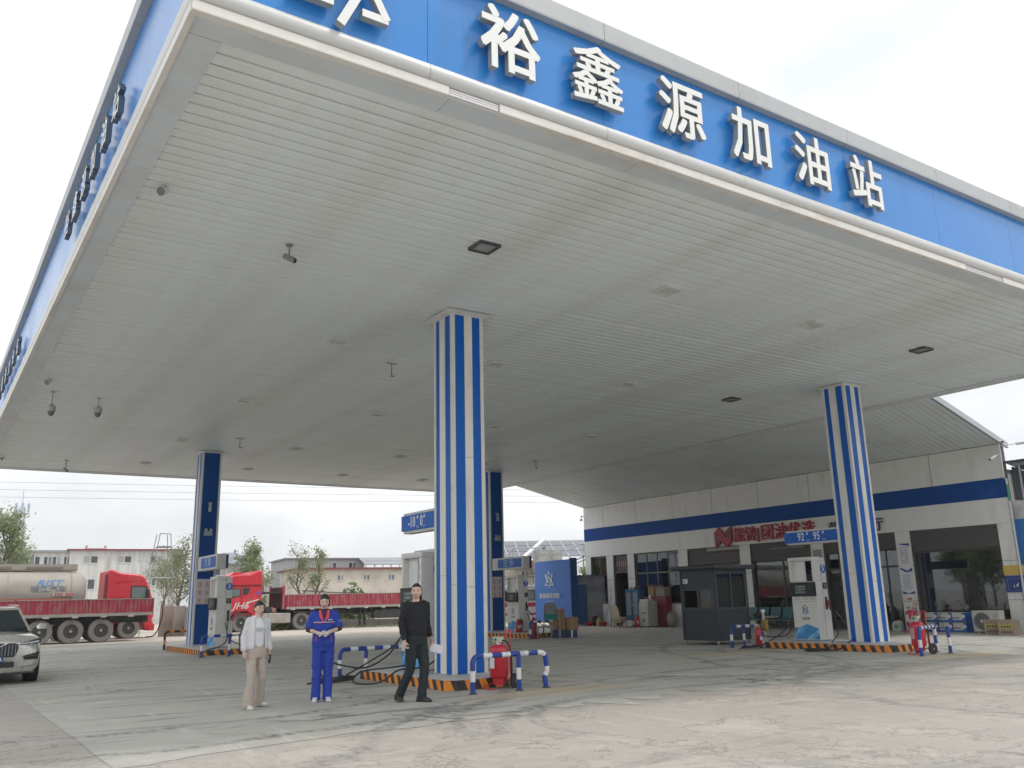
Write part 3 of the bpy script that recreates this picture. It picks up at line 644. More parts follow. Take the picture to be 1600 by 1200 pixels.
# ================================================================ FIRE EXTINGUISHERS
def wheeled_ext(x,y,rz,lab,s=1,label_col=paper):
    t=thing('wheeled_extinguisher',lab,'fire extinguisher',(x,y,.0),rz); t.scale=(s,s,s)
    MB().lathe([(.10,.17),(.155,.20),(.17,.24),(.17,.66),(.165,.70),(.13,.745),(.06,.765)],n=24).build('tank',redm,t,smooth=True)
    MB().lathe([(.12,.08),(.12,.19)],n=20).build('skirt',redm,t,smooth=True)
    MB().lathe([(.045,.765),(.045,.80),(.03,.83)],n=12).build('neck',steel,t,smooth=True)
    s_=MB().box(-.10,-.05,.80,.09,.05,.90).build('valve_box',M('gauge_box_cream',(.52,.52,.42),.5),t,bevel=.008)
    MB().lathe([(.028,-.066),(.03,-.05)],(-.03,0,.85),12,'y').build('gauge',M('gauge_green',(.05,.2,.08),.4),s_)
    b=MB()
    for q in (-1,1): b.tube(smooth_path([(q*.10,.24,.12),(q*.10,.20,.3),(q*.10,.20,.74),(q*.07,.22,.86),(q*.075,.27,1.0)]),.013,8)
    b.tube([(-.075,.27,1.0),(.075,.27,1.0)],.014,8); b.tube([(-.2,.2,.13),(.2,.2,.13)],.012,8); b.build('trolley_frame',redp,t,smooth=True)
    MB().tube(smooth_path([(-.13,-.02,.10),(-.14,-.16,.06),(-.14,-.26,.015),(.0,-.28,.012),(.14,-.26,.015),(.14,-.16,.06),(.13,-.02,.10)]),.011,8).build('foot_stand',redp,t,smooth=True)
    for q in (-1,1):
        w=MB().lathe([(.07,-.025),(.125,-.025),(.13,-.015),(.13,.015),(.125,.025),(.07,.025)],(q*.22,.19,.13),24,'x').build('wheel',black,t,smooth=True)
        b=MB().lathe([(.02,-.03),(.02,.03)],(q*.22,.19,.13),12,'x'); b.lathe([(.07,-.012),(.07,.012)],(q*.22,.19,.13),20,'x'); b.build('hub',M('hub_dark',(.06,.06,.065),.4),w)
        MB().lathe([(.016,-.034),(.016,.034)],(q*.22,.19,.13),10,'x').build('axle_cap',steel,w)
    MB().box(-.055,-.174,.36,.055,-.168,.62).build('label_plate',label_col,t)
    b=MB().tube(smooth_path([(.06,0,.84),(.17,.05,.80),(.18,.13,.6),(.16,.17,.35),(.15,.18,.2)]),.014,7).build('discharge_hose',hosem,t,smooth=True)
    return t
wheeled_ext(8.36,12.95,-1.36,'red wheeled extinguisher with white label, in front of the nearest column',.93)
wheeled_ext(19.42,12.22,-1.77,'red wheeled extinguisher at the right edge of the right island',.95,M('label_pinkish',(.62,.35,.35),.5))
wheeled_ext(29.2,18.55,-1.77,'red wheeled extinguisher by the shop wall beside the stacked cartons',.98)
def small_ext(x,y,z,lab,group=None,s=1):
    t=thing('fire_extinguisher',lab,'fire extinguisher',(x,y,z),0,group); t.scale=(s,s,s)
    MB().lathe([(.07,.0),(.078,.01),(.078,.36),(.06,.42),(.028,.45)],n=18).build('cylinder_body',redm,t,smooth=True)
    MB().box(-.03,-.02,.45,.05,.02,.51).build('valve_head',M('valve_brass',(.4,.3,.12),.35,metal=.8),t,bevel=.004)
    MB().box(-.045,-.083,.16,.045,-.077,.28).build('label_plate',paper,t)
    MB().tube(smooth_path([(.05,0,.48),(.11,0,.42),(.11,0,.2),(.1,0,.1)]),.011,6).build('discharge_hose',hosem,t,smooth=True)
    return t
small_ext(19.78,17.25,.0,'slim red hand extinguisher standing at the end of the right island',s=1.15)
for k,x in enumerate((19.62,19.86,20.02)):
    small_ext(x,29.0+.2*k,.19,('leftmost','middle','rightmost')[k]+' of the three small red extinguishers beside pump 7','small extinguishers by pump 7')
t=thing('steel_post','short steel post with a white cap and brass clamp beside the right island','post',(20.1,17.3,0))
MB().tube([(0,0,0),(0,0,.92)],.035,12).build('pole',M('post_pale',(.5,.5,.48),.4),t,smooth=True); MB().lathe([(.055,.92),(.055,1.0)],n=12).build('cap',white2,t); MB().box(-.07,-.09,.42,.09,.06,.72).build('clamp',M('brass_clamp',(.28,.19,.05),.5,metal=.5),t,bevel=.02)
# ================================================================ CEILING LIGHTS, CAMERAS, PIPES
lampf=M('lamp_frame_dark',(.06,.065,.07),.4); diff=M('lamp_diffuser',(.62,.64,.64),.15); lamw=M('lamp_frame_white',(.62,.62,.6),.4)
def clight(x,y,dk,sz=.19):
    t=thing('ceiling_light',('dark framed' if dk else 'white')+' soffit light, '+lightname(x,y),'ceiling light',(x,y,H-.0),0,'recessed lights in the canopy soffit')
    b=MB(); f=.03; m=lampf if dk else lamw
    for a in ((-sz,-sz,sz,-sz+f),(-sz,sz-f,sz,sz),(-sz,-sz+f,-sz+f,sz-f),(sz-f,-sz+f,sz,sz-f)): b.box(a[0],a[1],-.05,a[2],a[3],.0)
    b.build('frame',m,t); MB().box(-sz+f,-sz+f,-.024,sz-f,sz-f,-.012).build('diffuser',diff if not dk else M('lamp_glass_dark',(.30,.33,.34),.1),t)
_cols={6.85:'first row from left',10.77:'second row from left',14.87:'third row from left',18.75:'row nearest the shop'}
_rows={10.8:'nearest the front',16.6:'second from the front',23.0:'in the middle',29.7:'second from the back',35.2:'nearest the back'}
def lightname(x,y): return _cols[x]+', '+_rows[y]
for x in (6.85,10.77,14.87,18.75):
    for y in (10.8,16.6,23.0,29.7,35.2): clight(x,y,(x,y) in ((6.85,10.8),(18.75,10.8),(18.75,16.6)))
camg=M('camera_grey',(.22,.23,.24),.4); camw=M('camera_white',(.58,.58,.57),.35)
def bracket_cam(x,y,z,lab,drop,rz=0,mat=camg,name='security_camera',typ='bullet',cat='security camera',z_top=None):
    t=thing(name,lab,cat,(x,y,z),rz); q_=.55 if typ=='flood' else .8; t.scale=(q_,q_,q_ if typ=='flood' else .95)
    MB().lathe([(.07,-.0),(.07,-.025),(.02,-.035)],n=14).build('ceiling_plate',mat,t,smooth=True)
    MB().tube([(0,0,-.03),(0,0,-drop)],.016,8).build('stem',mat,t,smooth=True)
    if typ=='bullet':
        MB().tube([(0,.10,-drop+.03),(0,-.12,-drop-.07)],[.05,.05],12).build('camera_body',mat,t,smooth=True)
        MB().tube([(0,-.12,-drop-.07),(0,-.14,-drop-.079)],[.035,.035],12).build('lens',black,t)
    elif typ=='dome':
        MB().lathe([(.03,-drop+.05),(.12,-drop-.02),(.13,-drop-.12),(.115,-drop-.16)],n=16).build('housing',mat,t,smooth=True)
        MB().lathe([(.10,-drop-.16),(.095,-drop-.22),(.06,-drop-.27),(.01,-drop-.285)],n=16).build('dome',M('dome_smoke',(.12,.12,.13),.15),t,smooth=True)
    elif typ=='flood':
        MB().tube([(0,.09,-drop),(0,-.10,-drop-.09)],[.07,.13],14).build('lamp_head',mat,t,smooth=True); MB().tube([(0,-.101,-drop-.0905),(0,-.11,-drop-.095)],[.11,.11],14).build('lens',M('lens_grey',(.16,.17,.2),.2),t)
    return t
bracket_cam(4.23,12.28,H,'dark bullet camera hung from the soffit over the left lane, nearest the front',.22,.8)
bracket_cam(2.15,11.23,H,'round white floodlight on the left edge of the soffit, nearest the front corner',.10,-.9,camw,'floodlight','flood','floodlight')
bracket_cam(2.15,22.99,H,'round white floodlight halfway along the left edge of the soffit',.10,-.9,camw,'floodlight','flood','floodlight')
bracket_cam(2.15,35.67,H,'round white floodlight at the far end of the left edge of the soffit',.12,-.9,camw,'floodlight','flood','floodlight')
bracket_cam(2.4,24.37,H,'grey pear shaped dome camera hanging near the left edge of the soffit',.38,0,M('dome_body_grey',(.34,.35,.36),.4),'dome_camera','dome')
bracket_cam(3.51,24.6,H,'smaller dome camera with side bracket, right of the pear shaped one',.26,.3,M('dome_body_grey2',(.40,.41,.42),.4),'dome_camera','dome')
bracket_cam(4.21,35.83,H,'small bullet camera hanging at the far left of the soffit',.36,.5,camg)
for (x,y,w) in ((8.63,17.7,'beside the nearest column'),(8.44,28.59,'in front of the leftmost column'),(20.2,28.28,'before the column behind the nearest')):
    t=thing('drop_pipe','short dark pipe stub hanging from the soffit '+w,'pipe',(x,y,H),0); b=MB(); b.tube([(-.13,0,-.03),(.13,0,-.03)],.014,8); b.build('cross_bar',camg,t); MB().tube([(0,0,-.03),(0,0,-.34)],.014,8).build('stem',camg,t); MB().tube([(-.02,0,-.33),(.07,0,-.33)],.018,8).build('tip',camg,t)
# ================================================================ GUARD BOOTH
bo=M('booth_slate',(.015,.023,.034),.42,var=.08); bof=M('booth_frame',(.03,.045,.065),.4)
t=thing('guard_booth','dark slate grey guard booth on castors with sliding windows','booth',(19.6,18.6,0)); s_=1.42; z0,z1=.12,2.17
for (a,c) in ((0,0),(s_-.07,0),(0,s_-.07),(s_-.07,s_-.07)): MB().box(a,c,z0,a+.07,c+.07,z1).build('corner_post',bo,t,bevel=.008)
MB().box(.01,.01,z0,s_-.01,s_-.01,z0+.05).build('floor_pan',bo,t)
def wall(fn):
    """fn maps (u along wall, w out, z) to xyz"""
    def bx(u0,u1,w0,w1,za,zb,name,m,par=t):
        P=[fn(u0,w0,za),fn(u1,w0,za),fn(u1,w1,za),fn(u0,w1,za)]; Q=[fn(u0,w0,zb),fn(u1,w0,zb),fn(u1,w1,zb),fn(u0,w1,zb)]
        return MB().hexa(P,Q).build(name,m,par,fix=True)
    return bx
for side,(fn,zs,ze,split) in {'left':(lambda u,w,z:(.035-w,u,z),1.02,1.62,1),'front':(lambda u,w,z:(u,.035-w,z),1.02,2.10,1),'back':(lambda u,w,z:(u,s_-.035+w,z),1.02,1.95,0),'right':(lambda u,w,z:(s_-.035+w,u,z),1.02,1.95,0)}.items():
    bx=wall(fn); bx(.07,s_-.07,-.015,.015,z0+.05,zs,'wall_panel',bo); 
    if ze<z1: bx(.07,s_-.07,-.015,.015,ze,z1,'wall_panel',bo)
    bx(.09,s_-.09,.0165,.022,zs-.10,zs-.085,'groove',dark)
    w=bx(.07,s_-.07,-.025,.03,zs+.001,zs+.05,'window_frame',bof); bx(.07,s_-.07,-.025,.03,ze-.05,ze-.001,'top_rail',bof,w)
    for u in (.07,s_/2-.03,s_-.12): bx(u,u+.05,-.024,.029,zs+.051,ze-.051,'stile',bof,w)
    if side=='left':
        bx(s_/2-.27,s_/2+.0,-.003,.003,zs+.05,ze-.05,'pane',glassc,w); bx(.12,s_/2-.03,.005,.009,zs+.05,ze-.05,'pane',glassc,w)
        for u in (.12,.64): bx(u,u+.06,.010,.028,zs+.055,ze-.055,'sash',bof,w)
    else: bx(.12,s_/2-.03,-.003,.003,zs+.05,ze-.05,'pane',glassc,w); bx(s_/2+.02,s_-.12,-.008,-.004,zs+.05,ze-.05,'pane',glassc,w)
b=MB(); b.box(-.20,-.20,z1,s_+.20,s_+.20,z1+.13); b.build('roof',M('booth_roof',(.03,.036,.045),.5),t,bevel=.045,seg=3)
for (a,c) in ((.05,.05),(s_-.05,.05),(.05,s_-.05),(s_-.05,s_-.05)):
    w=MB().lathe([(.045,-.02),(.05,-.012),(.05,.012),(.045,.02)],(a,c,.05),12,'x').build('castor',camg,t,smooth=True); MB().box(a-.03,c-.03,.085,a+.03,c+.03,.12).build('fork',galv,w)
MB().box(-.004,1.10,1.78,-.0,1.30,1.92).build('plate_notice',paper,t,loc=(.018,0,0)); MB().box(-.0,1.22,1.80,-.0055,1.26,1.90).build('plate_mark',scrf,t,loc=(.018,0,0))
MB().box(.25,.50,1.15,.42,.512,1.9).build('hung_notice',M('notice_red',(.35,.06,.06),.6),t); MB().box(.85,.45,1.1,1.2,.462,1.95).build('hung_poster',M('poster_mix',(.42,.34,.3),.6,var=.6,scale=9),t); MB().box(.2,.6,.75,1.2,1.25,.80).build('desk',M('desk_grey',(.3,.3,.3),.5),t)
# ================================================================ CLUTTER BY PUMP 7
def chair_stack(x,y,rz):
    t=thing('folding_chair','dark framed chair with a teal seat back standing before boxes by pump 7','chair',(x,y,0),rz); fr=M('chair_frame_dark',(.06,.06,.065),.4)
    for q in (-1,1):
        MB().tube(smooth_path([(q*.30,-.15,.02),(q*.27,-.10,.45),(q*.22,.02,.9),(q*.22,.06,1.22)]),.014,7).build('frame_tube',fr,t,smooth=True)
        MB().tube([(q*.30,.25,.02),(q*.26,-.10,.62)],.013,7).build('leg',fr,t)
    MB().tube([(-.30,-.15,.06),(.30,-.15,.06)],.011,6).build('stretcher',fr,t)
    MB().prism([(-.24,.86),(.24,.86),(.24,1.18),(.16,1.28),(-.16,1.28),(-.24,1.18)],'y',.03,.055).build('backrest',M('back_print',(.20,.19,.21),.5,var=.6,scale=14),t)
    MB().box(-.25,-.06,.68,.25,.02,.88).build('seat_pad',M('teal_fabric',(.0,.20,.18),.7),t,bevel=.02)
chair_stack(19.75,27.0,-.5)
t=thing('valve_rack','low black rack of small white topped valves beside the teal chair','rack',(19.45,27.0,0),-.5)
b=MB(); b.box(-.25,-.1,.40,.25,.1,.44); b.box(-.25,-.1,.05,-.22,.1,.40); b.box(.22,-.1,.05,.25,.1,.40); b.build('rack_frame',camg,t)
for k in range(8): MB().lathe([(.022,0),(.022,.06),(.014,.09)],((k%4)*.13-.2,-.05+.1*(k//4),.44),8).build('valve',M('valve_pale',(.5,.5,.5),.4),t,smooth=True)
for (x,y,z,sx,sy,sz,lab,m,nm) in ((20.35,27.35,.30,.46,.4,.42,'brown cardboard box, lower left of the stack by pump 7',card,'cardboard_box'),(20.85,27.2,.28,.46,.42,.46,'brown cardboard box at the right of the stack by pump 7',card,'cardboard_box'),(20.35,27.35,.725,.44,.38,.33,'brown cardboard box on top of the stack by pump 7',card,'cardboard_box'),
   (20.35,27.35,0,.5,.42,.295,'dark blue carton under the brown boxes, left one',M('carton_navy',(.02,.045,.13),.5),'carton'),(20.85,27.25,0,.42,.42,.275,'dark blue carton with white lettering under the brown boxes, right one',M('carton_navy',(.02,.045,.13),.5),'carton')):
    t=thing(nm,lab,'box',(x,y,z),-.45); MB().box(-sx/2,-sy/2,0,sx/2,sy/2,sz).build('box_body',m,t,bevel=.006)
    MB().box(-.03,-sy/2-.002,.0,.03,-sy/2+.0,sz).build('tape_strip',M('tape_tan',(.38,.26,.15),.4) if m is card else white2,t)
t=thing('gas_bottle','dark red cylinder behind the teal chair','gas bottle',(19.35,27.55,0)); MB().lathe([(.11,0),(.12,.03),(.12,.62),(.06,.72),(.03,.78)],n=16).build('bottle_body',M('bottle_dark_red',(.25,.02,.025),.4),t,smooth=True); MB().lathe([(.03,.78),(.03,.86)],n=8).build('valve',steel,t)
t=thing('hand_trolley','dark hand trolley with a looped handle standing behind the boxes','trolley',(20.9,27.75,0),-.5); MB().tube(smooth_path([(-.18,0,.05),(-.18,0,.9),(-.12,-.05,1.12),(.12,-.05,1.12),(.18,0,.9),(.18,0,.05)]),.014,7).build('handle_tube',camg,t,smooth=True); MB().box(-.2,-.2,.02,.2,.02,.04).build('toe_plate',camg,t)
# ================================================================ SHOP BUILDING
sh=thing('shop_building','long single storey white shop building with a blue stripe, right of the forecourt','building',(XB,26.5,0))
YL,YR=37.90,15.11
OFF=Vector((XB,26.5,0))
def SB(name,m,x0,y0,z0,x1,y1,z1,par=sh,**k):
    return MB().box(x0-OFF.x,y0-OFF.y,z0-OFF.z,x1-OFF.x,y1-OFF.y,z1-OFF.z).build(name,m,par,**k)
tile=M('wall_tile_white',(.76,.76,.73),.45,var=.07,stain=((.40,.38,.33),.5,.9,.55,.8),stretch=(2.0,2.0,.6))
tilez=M('wall_tile_low',(.76,.76,.73),.5,var=.07,stain=((.38,.33,.26),.6,1.6,.52,.75),stretch=(2,2,.6))
seam=M('joint_grey',(.10,.10,.10),.8); stripe=M('stripe_blue',(.0,.06,.27),.5,spec=.15,var=.15,scale=.6,stain=((.03,.12,.34),.5,.7,.6,.75))
fr_d=M('shutter_brown_grey',(.085,.078,.075),.55,var=.2); fr_w=M('window_frame_bronze',(.16,.14,.12),.5); curt=M('curtain_grey',(.16,.17,.15),.9,var=.4,scale=6)
OP=[(36.13,37.43,1.10,3.53),(34.47,35.59,0,3.53),(30.80,33.96,1.06,3.53),(26.98,30.20,0,3.50),(23.21,26.39,0,3.48),(19.41,22.62,0,3.48),(15.60,18.82,.44,3.47)]
# backing wall in solid pieces between the openings
SB('wall',seam,XB+.03,YR,3.54,XB+.25,YL,6.22)
prev=YL
for (a,c,z0,z1) in OP:
    SB('wall',seam,XB+.03,c,0,XB+.25,prev,3.54)
    if z0>0: SB('wall',seam,XB+.03,a,0,XB+.25,c,z0)
    SB('wall',seam,XB+.03,a,z1,XB+.25,c,3.54) if z1<3.53 else None
    prev=a
SB('wall',seam,XB+.03,YR,0,XB+.25,prev,3.54)
SB('side_wall',tile,XB+.25,YL-.2,0,XB+9,YL,5.2); SB('side_wall',tile,XB+.25,YR,0,XB+9,YR+.2,5.2); SB('rear_wall',tile,XB+9,YR,0,XB+9.2,YL,5.2)
SB('roof',galv,XB+.26,YR+.01,5.21,XB+9.3,YL+.1,5.34); SB('parapet_coping',galv,XB-.02,YR-.02,6.235,XB+.30,YL+.02,6.30); SB('floor_slab',M('floor_grey',(.25,.25,.25),.5),XB+.25,YR+.2,.005,XB+9,YL-.2,.03); SB('ceiling',M('inner_ceiling',(.22,.22,.22),.7),XB+.25,YR+.2,3.7,XB+9,YL-.2,3.75)
SB('partition',M('inner_wall',(.16,.155,.15),.8),XB+4.2,YR+.2,.03,XB+4.3,YL-.2,3.7)
for y in (34.2,30.5,23.0,19.2): SB('partition',M('inner_wall',(.16,.155,.15),.8),XB+.25,y-.05,.03,XB+4.2,y+.05,3.7)
js=[YL,36.25,33.64,30.99,28.41,25.68,23.01,20.35,17.69,YR]
for a,c in zip(js[1:],js):
    SB('wall_panel',tile,XB,a+.014,5.045,XB+.035,c-.014,6.19); SB('blue_stripe_panel',stripe,XB-.012,a+.002,4.392,XB+.035,c-.002,5.035)
js2=[YL,35.0,32.3,29.6,26.9,24.2,21.6,18.2,YR]
for a,c in zip(js2[1:],js2): SB('wall_panel',tile,XB,a+.003,3.545,XB+.035,c-.003,4.385)
prev=YL
for (a,c,z0,z1) in OP+[(YR,YR,0,0)]:
    if prev-c>.05:
        for z_0,z_1 in ((.0,1.035),(1.045,2.305),(2.315,3.538)): SB('pier_panel',tilez,XB,c+.003,z_0+.004,XB+.035,prev-.003,z_1)
    prev=a
for (a,c,z0,z1) in (OP[0],OP[2]): SB('wall_panel',tilez,XB,a+.003,.004,XB+.035,c-.003,z0-.01)
def window(a,c,z0,z1,cols,tr=2.55,xr=.10,m=fr_w,gl=glassd,transom=True,name='window'):
    x=XB+xr; w=SB(name,m,x,a,z0,x+.06,c,z0+.06); o=dict(par=w)
    SB('frame_rail',m,x,a,z1-.06,x+.06,c,z1,**o); SB('frame_stile',m,x,a,z0+.06,x+.06,a+.06,z1-.06,**o); SB('frame_stile',m,x,c-.06,z0+.06,x+.06,c,z1-.06,**o)
    if transom: SB('transom',m,x-.005,a+.06,tr-.03,x+.06,c-.06,tr+.04,**o)
    ys=[a+.06+(c-a-.12)*k/cols for k in range(cols+1)]
    for k in range(1,cols): SB('mullion',m,x-.003,ys[k]-.03,z0+.06,x+.058,ys[k]+.03,(tr-.03) if transom else z1-.06,**o); transom and SB('mullion',m,x-.003,ys[k]-.02,tr+.04,x+.058,ys[k]+.02,z1-.06,**o)
    for k in range(cols):
        SB('pane',gl,x+.026,ys[k]+.03,z0+.06,x+.032,ys[k+1]-.03,tr-.03 if transom else z1-.06,**o)
        if transom: SB('pane',gl,x+.026,ys[k]+.03,tr+.04,x+.032,ys[k+1]-.03,z1-.06,**o)
    return w
window(*OP[0],2); window(*OP[2],4)
SB('curtain',curt,XB+.5,31,2.6,XB+.52,33.8,3.5); SB('curtain',M('curtain_red',(.12,.04,.05),.9),XB+.5,36.8,2.6,XB+.52,37.3,3.5); SB('curtain',curt,XB+.5,36.2,2.6,XB+.52,36.75,3.5)
# brown door with a transom grille, standing open
m=M('door_brown',(.085,.045,.04),.5,var=.2); d=SB('door_frame',m,XB+.05,34.47,0.01,XB+.20,34.57,3.5); SB('jamb',m,XB+.05,35.49,.01,XB+.2,35.59,3.5,par=d); SB('head',m,XB+.05,34.57,2.62,XB+.2,35.49,2.72,par=d); SB('transom_panel',m,XB+.10,34.57,2.72,XB+.13,35.49,3.5,par=d)
for k in range(5): SB('grille',M('grille_cream',(.32,.26,.22),.5),XB+.085,34.68+.16*k,2.95,XB+.098,34.76+.16*k,3.2,par=d)
SB('door_leaf',M('door_leaf_dark',(.04,.03,.045),.4),XB+.25,35.44,.03,XB+1.1,35.49,2.6)
# shuttered shop fronts
for n_,(a,c,z0,z1) in enumerate(OP[3:]):
    k0=2.80 if n_!=2 else 2.95
    for k in range(7):
        zz=k0+(z1-k0)*k/7; SB('shutter_slat',fr_d,XB+.07+(.012 if k%2 else 0),a+.01,zz+.003,XB+.13,c-.01,zz+(z1-k0)/7-.003)
    if n_==2:
        window(a,c,.02,2.94,6,2.3,.16,M('door_frame_black',(.035,.037,.04),.35),transom=True,name='glass_door')
        for q in (.33,.66): SB('door_handle',steel,XB+.13,a+(c-a)*q-.02,.9,XB+.155,a+(c-a)*q+.02,1.5)
    else: window(a,c,max(z0,.02),2.79,2 if n_<2 else 1,2.3,.16,M('shopfront_frame',(.07,.062,.06),.45),transom=False)
    if n_<2: SB('shutter_box',M('shutter_box_grey',(.33,.32,.29),.5),XB-.05,a+(.0 if n_==0 else .3),3.36 if n_==0 else 3.25,XB+.0-.004,a+(1.9 if n_==0 else 2.0),3.50 if n_==0 else 3.28)
# interior furniture seen through the glass
def inner(name,lab,cat,x,y,parts):
    t=thing(name,lab,cat,(x,y,.03))
    for (nm,m,a) in parts: MB().box(*a).build(nm,m,t)
wd=M('inner_wood',(.22,.13,.07),.6); wh=M('inner_white',(.5,.52,.5),.5); mg=M('inner_metal',(.12,.13,.14),.5)
shelfp=[('shelf',mg,(0,-1.4,.05+.5*k,.4,1.4,.09+.5*k)) for k in range(5)]+[('upright',mg,(0,q,0,.4,q+.04,2.1)) for q in (-1.4,0,1.36)]
inner('display_shelf','dark metal shelf unit behind the right hand shop window','shelf',XB+2.4,17.2,shelfp)
g=random.Random(5); _ord='ninth eighth seventh sixth fifth fourth third second first'.split()
for k in range(26):
    ci=(k*3+k//7)%5; c=[(.3,.1,.05),(.2,.22,.25),(.35,.28,.12),(.08,.15,.28),(.4,.4,.38)][ci]
    t=thing('boxed_goods','%s, %s from the left, shelf %d behind the right shop window'%(('brown box','grey box','tan box','blue box','white box')[ci],_ord[k%9],k//9+1),'goods',(XB+2.6,16+ (k%9)*.29,.125+.5*(k//9+1)),0,'boxed goods on the shop shelves'); MB().box(-.12,-.09,0,.12,.09,.18+.1*g.random()).build('pack',M('goods_%d'%ci,c,.5),t); 
    if k%3==0: MB().box(-.125,-.05,.06,-.121,.05,.12).build('pack_label',wh,t)
inner('shop_counter','white counter behind the right hand shop window','counter',XB+1.1,16.9,[('counter_top',wh,(0,-1.1,.9,.5,1.1,.95)),('counter_front',wh,(.03,-1.05,.0,.06,1.05,.9)),('counter_side',wh,(.06,-1.05,0,.48,-1.0,.9))])
t=thing('white_basin','round white basin on the counter behind the right hand window','basin',(XB+1.35,16.4,.985)); MB().lathe([(.16,0),(.24,.2),(.25,.22),(.23,.21),(.15,.02)],n=20).build('bowl',wh,t,smooth=True); MB().lathe([(.1,0),(.1,.012)],n=12).build('foot_ring',wh,t,loc=(0,0,-.012))
inner('cloth_covered_sofa','pale cloth covered seat behind the right hand shop window','sofa',XB+.6,18.1,[('seat_base',wh,(0,-.5,0,.6,.5,.75)),('cushion',M('cushion_grey',(.35,.36,.34),.9),(.0,-.5,.75,.25,.5,1.05))])
for y in (25.0,28.4): inner('reception_desk','pale reception desk inside the %s shop front'%('middle' if y==25 else 'booth side'),'desk',XB+2.2,y,[('desk_top',wh,(0,-.8,1.0,.6,.8,1.05)),('desk_front',mg,(.03,-.75,0,.06,.75,1.0))])
t=thing('wall_poster','small red poster inside the middle shop window','poster',(XB+.5,25.9,1.75)); MB().box(0,-.25,-.2,.01,.25,.25).build('sheet',M('poster_red',(.35,.05,.05),.6),t); MB().box(-.002,-.15,-.1,-.0,.15,.1).build('print',M('poster_pale',(.5,.25,.2),.6),t)
# ---- red sign on the facade
rs=thing('shop_sign','red angular N logo and red raised characters above the shop front','sign',(XB-.04,25.6,3.95)); redl=M('sign_red',(.40,.008,.04),.4); redl2=M('sign_red_dark',(.20,.004,.025),.4)
def ys(y): return -(y-25.6)     # local x after turning the sign to face -x
rs.rotation_euler=(0,0,-PI/2)
b=MB(); b.prism([(ys(28.28),.20),(ys(28.02),.42),(ys(27.98),.42),(ys(27.55),-.05),(ys(27.26),-.20),(ys(27.52),-.46),(ys(27.60),-.46)],'y',-.10,.0); b.build('logo_band',redl,rs)
MB().prism([(ys(28.28),.20),(ys(28.26),-.48),(ys(27.96),-.28),(ys(27.92),-.12)],'y',-.085,.0).build('logo_side',redl2,rs)
MB().prism([(ys(27.26),.45),(ys(27.26),-.20),(ys(27.60),.13),(ys(27.62),.22)],'y',-.085,.0).build('logo_side',redl2,rs)
for ch,y,s in (('能',26.85,.66),('链',26.18,.66),('|',25.78,.62),('团',25.28,.72),('油',24.55,.72),('优',23.85,.66),('选',23.15,.66)): 
    me=text_me(ch,s,redl,.07,.009); put('character',me,rs,loc=(ys(y),-.04,-.02 if ch!='|' else -.02))
bs=thing('hall_sign','dark blue raised characters on the wall behind the right hand column','sign',(XB-.03,21.0,3.9)); bs.rotation_euler=(0,0,-PI/2)
for ch,y in (('营',21.95),('业',20.98),('厅',20.02)): put('character',text_me(ch,.52,M('sign_navy',(.02,.03,.16),.4),.05,.009),bs,loc=(-(y-21.0),-.03,-.05))
# notices on the pier
t=thing('pier_notice','tall white notice board with navy chevrons on the pier beside the right hand window','notice',(XB-.004,19.11,2.2),-PI/2)
MB().box(-.24,-.012,-.9,.24,-.0,.9).build('board',paper,t)
MB().prism([(-.24,.9),(.24,.9),(.24,.80),(-.0,.84)],'y',-.015,-.0122).build('chevron',navy,t); MB().prism([(-.24,-.02),(-.24,.05),(.05,-.08),(.24,.03),(.24,-.10),(.0,-.14),],'y',-.015,-.0122).build('chevron',navy,t); MB().prism([(-.24,-.9),(.24,-.9),(.24,-.80),(.0,-.88),(-.24,-.80)],'y',-.015,-.0122).build('chevron',navy,t)
b=MB(); g=random.Random(3)
for k in range(6):
    for q in range(4):
        if k!=3 or q!=1: b.box(-.15+.08*q,-.0145,.62-.085*k,-.15+.08*q+.05,-.0122,.66-.085*k)
for k in range(14): b.box(-.19,-.0145,-.22-.04*k,-.19+.38*g.uniform(.7,1),-.0122,-.21-.04*k)
b.box(-.16,-.0145,.73,.16,-.0122,.75); b.build('small_print',M('print_navy_grey',(.18,.19,.28),.6),t)
t=thing('red_notice','tiny red plate low on the pier beside the right hand window','notice',(XB-.004,19.12,1.12),-PI/2); MB().box(-.08,-.008,-.04,.08,0,.04).build('plate',M('plate_red',(.5,.04,.04),.5),t); MB().box(-.05,-.010,-.01,.05,-.0082,.01).build('print',paper,t)
t=thing('pier_notice','curled white paper notice on the pier right of the middle shop front','notice',(XB-.004,22.9,2.75),-PI/2); MB().box(-.22,-.012,-.35,.22,0,.35).build('board',M('paper_dull',(.42,.42,.40),.7),t)
b=MB(); [b.box(-.18,-.015,-.28+.08*k,.18,-.0122,-.25+.08*k) for k in range(8)]; b.build('small_print',M('print_navy_grey',(.18,.19,.28),.6),t)
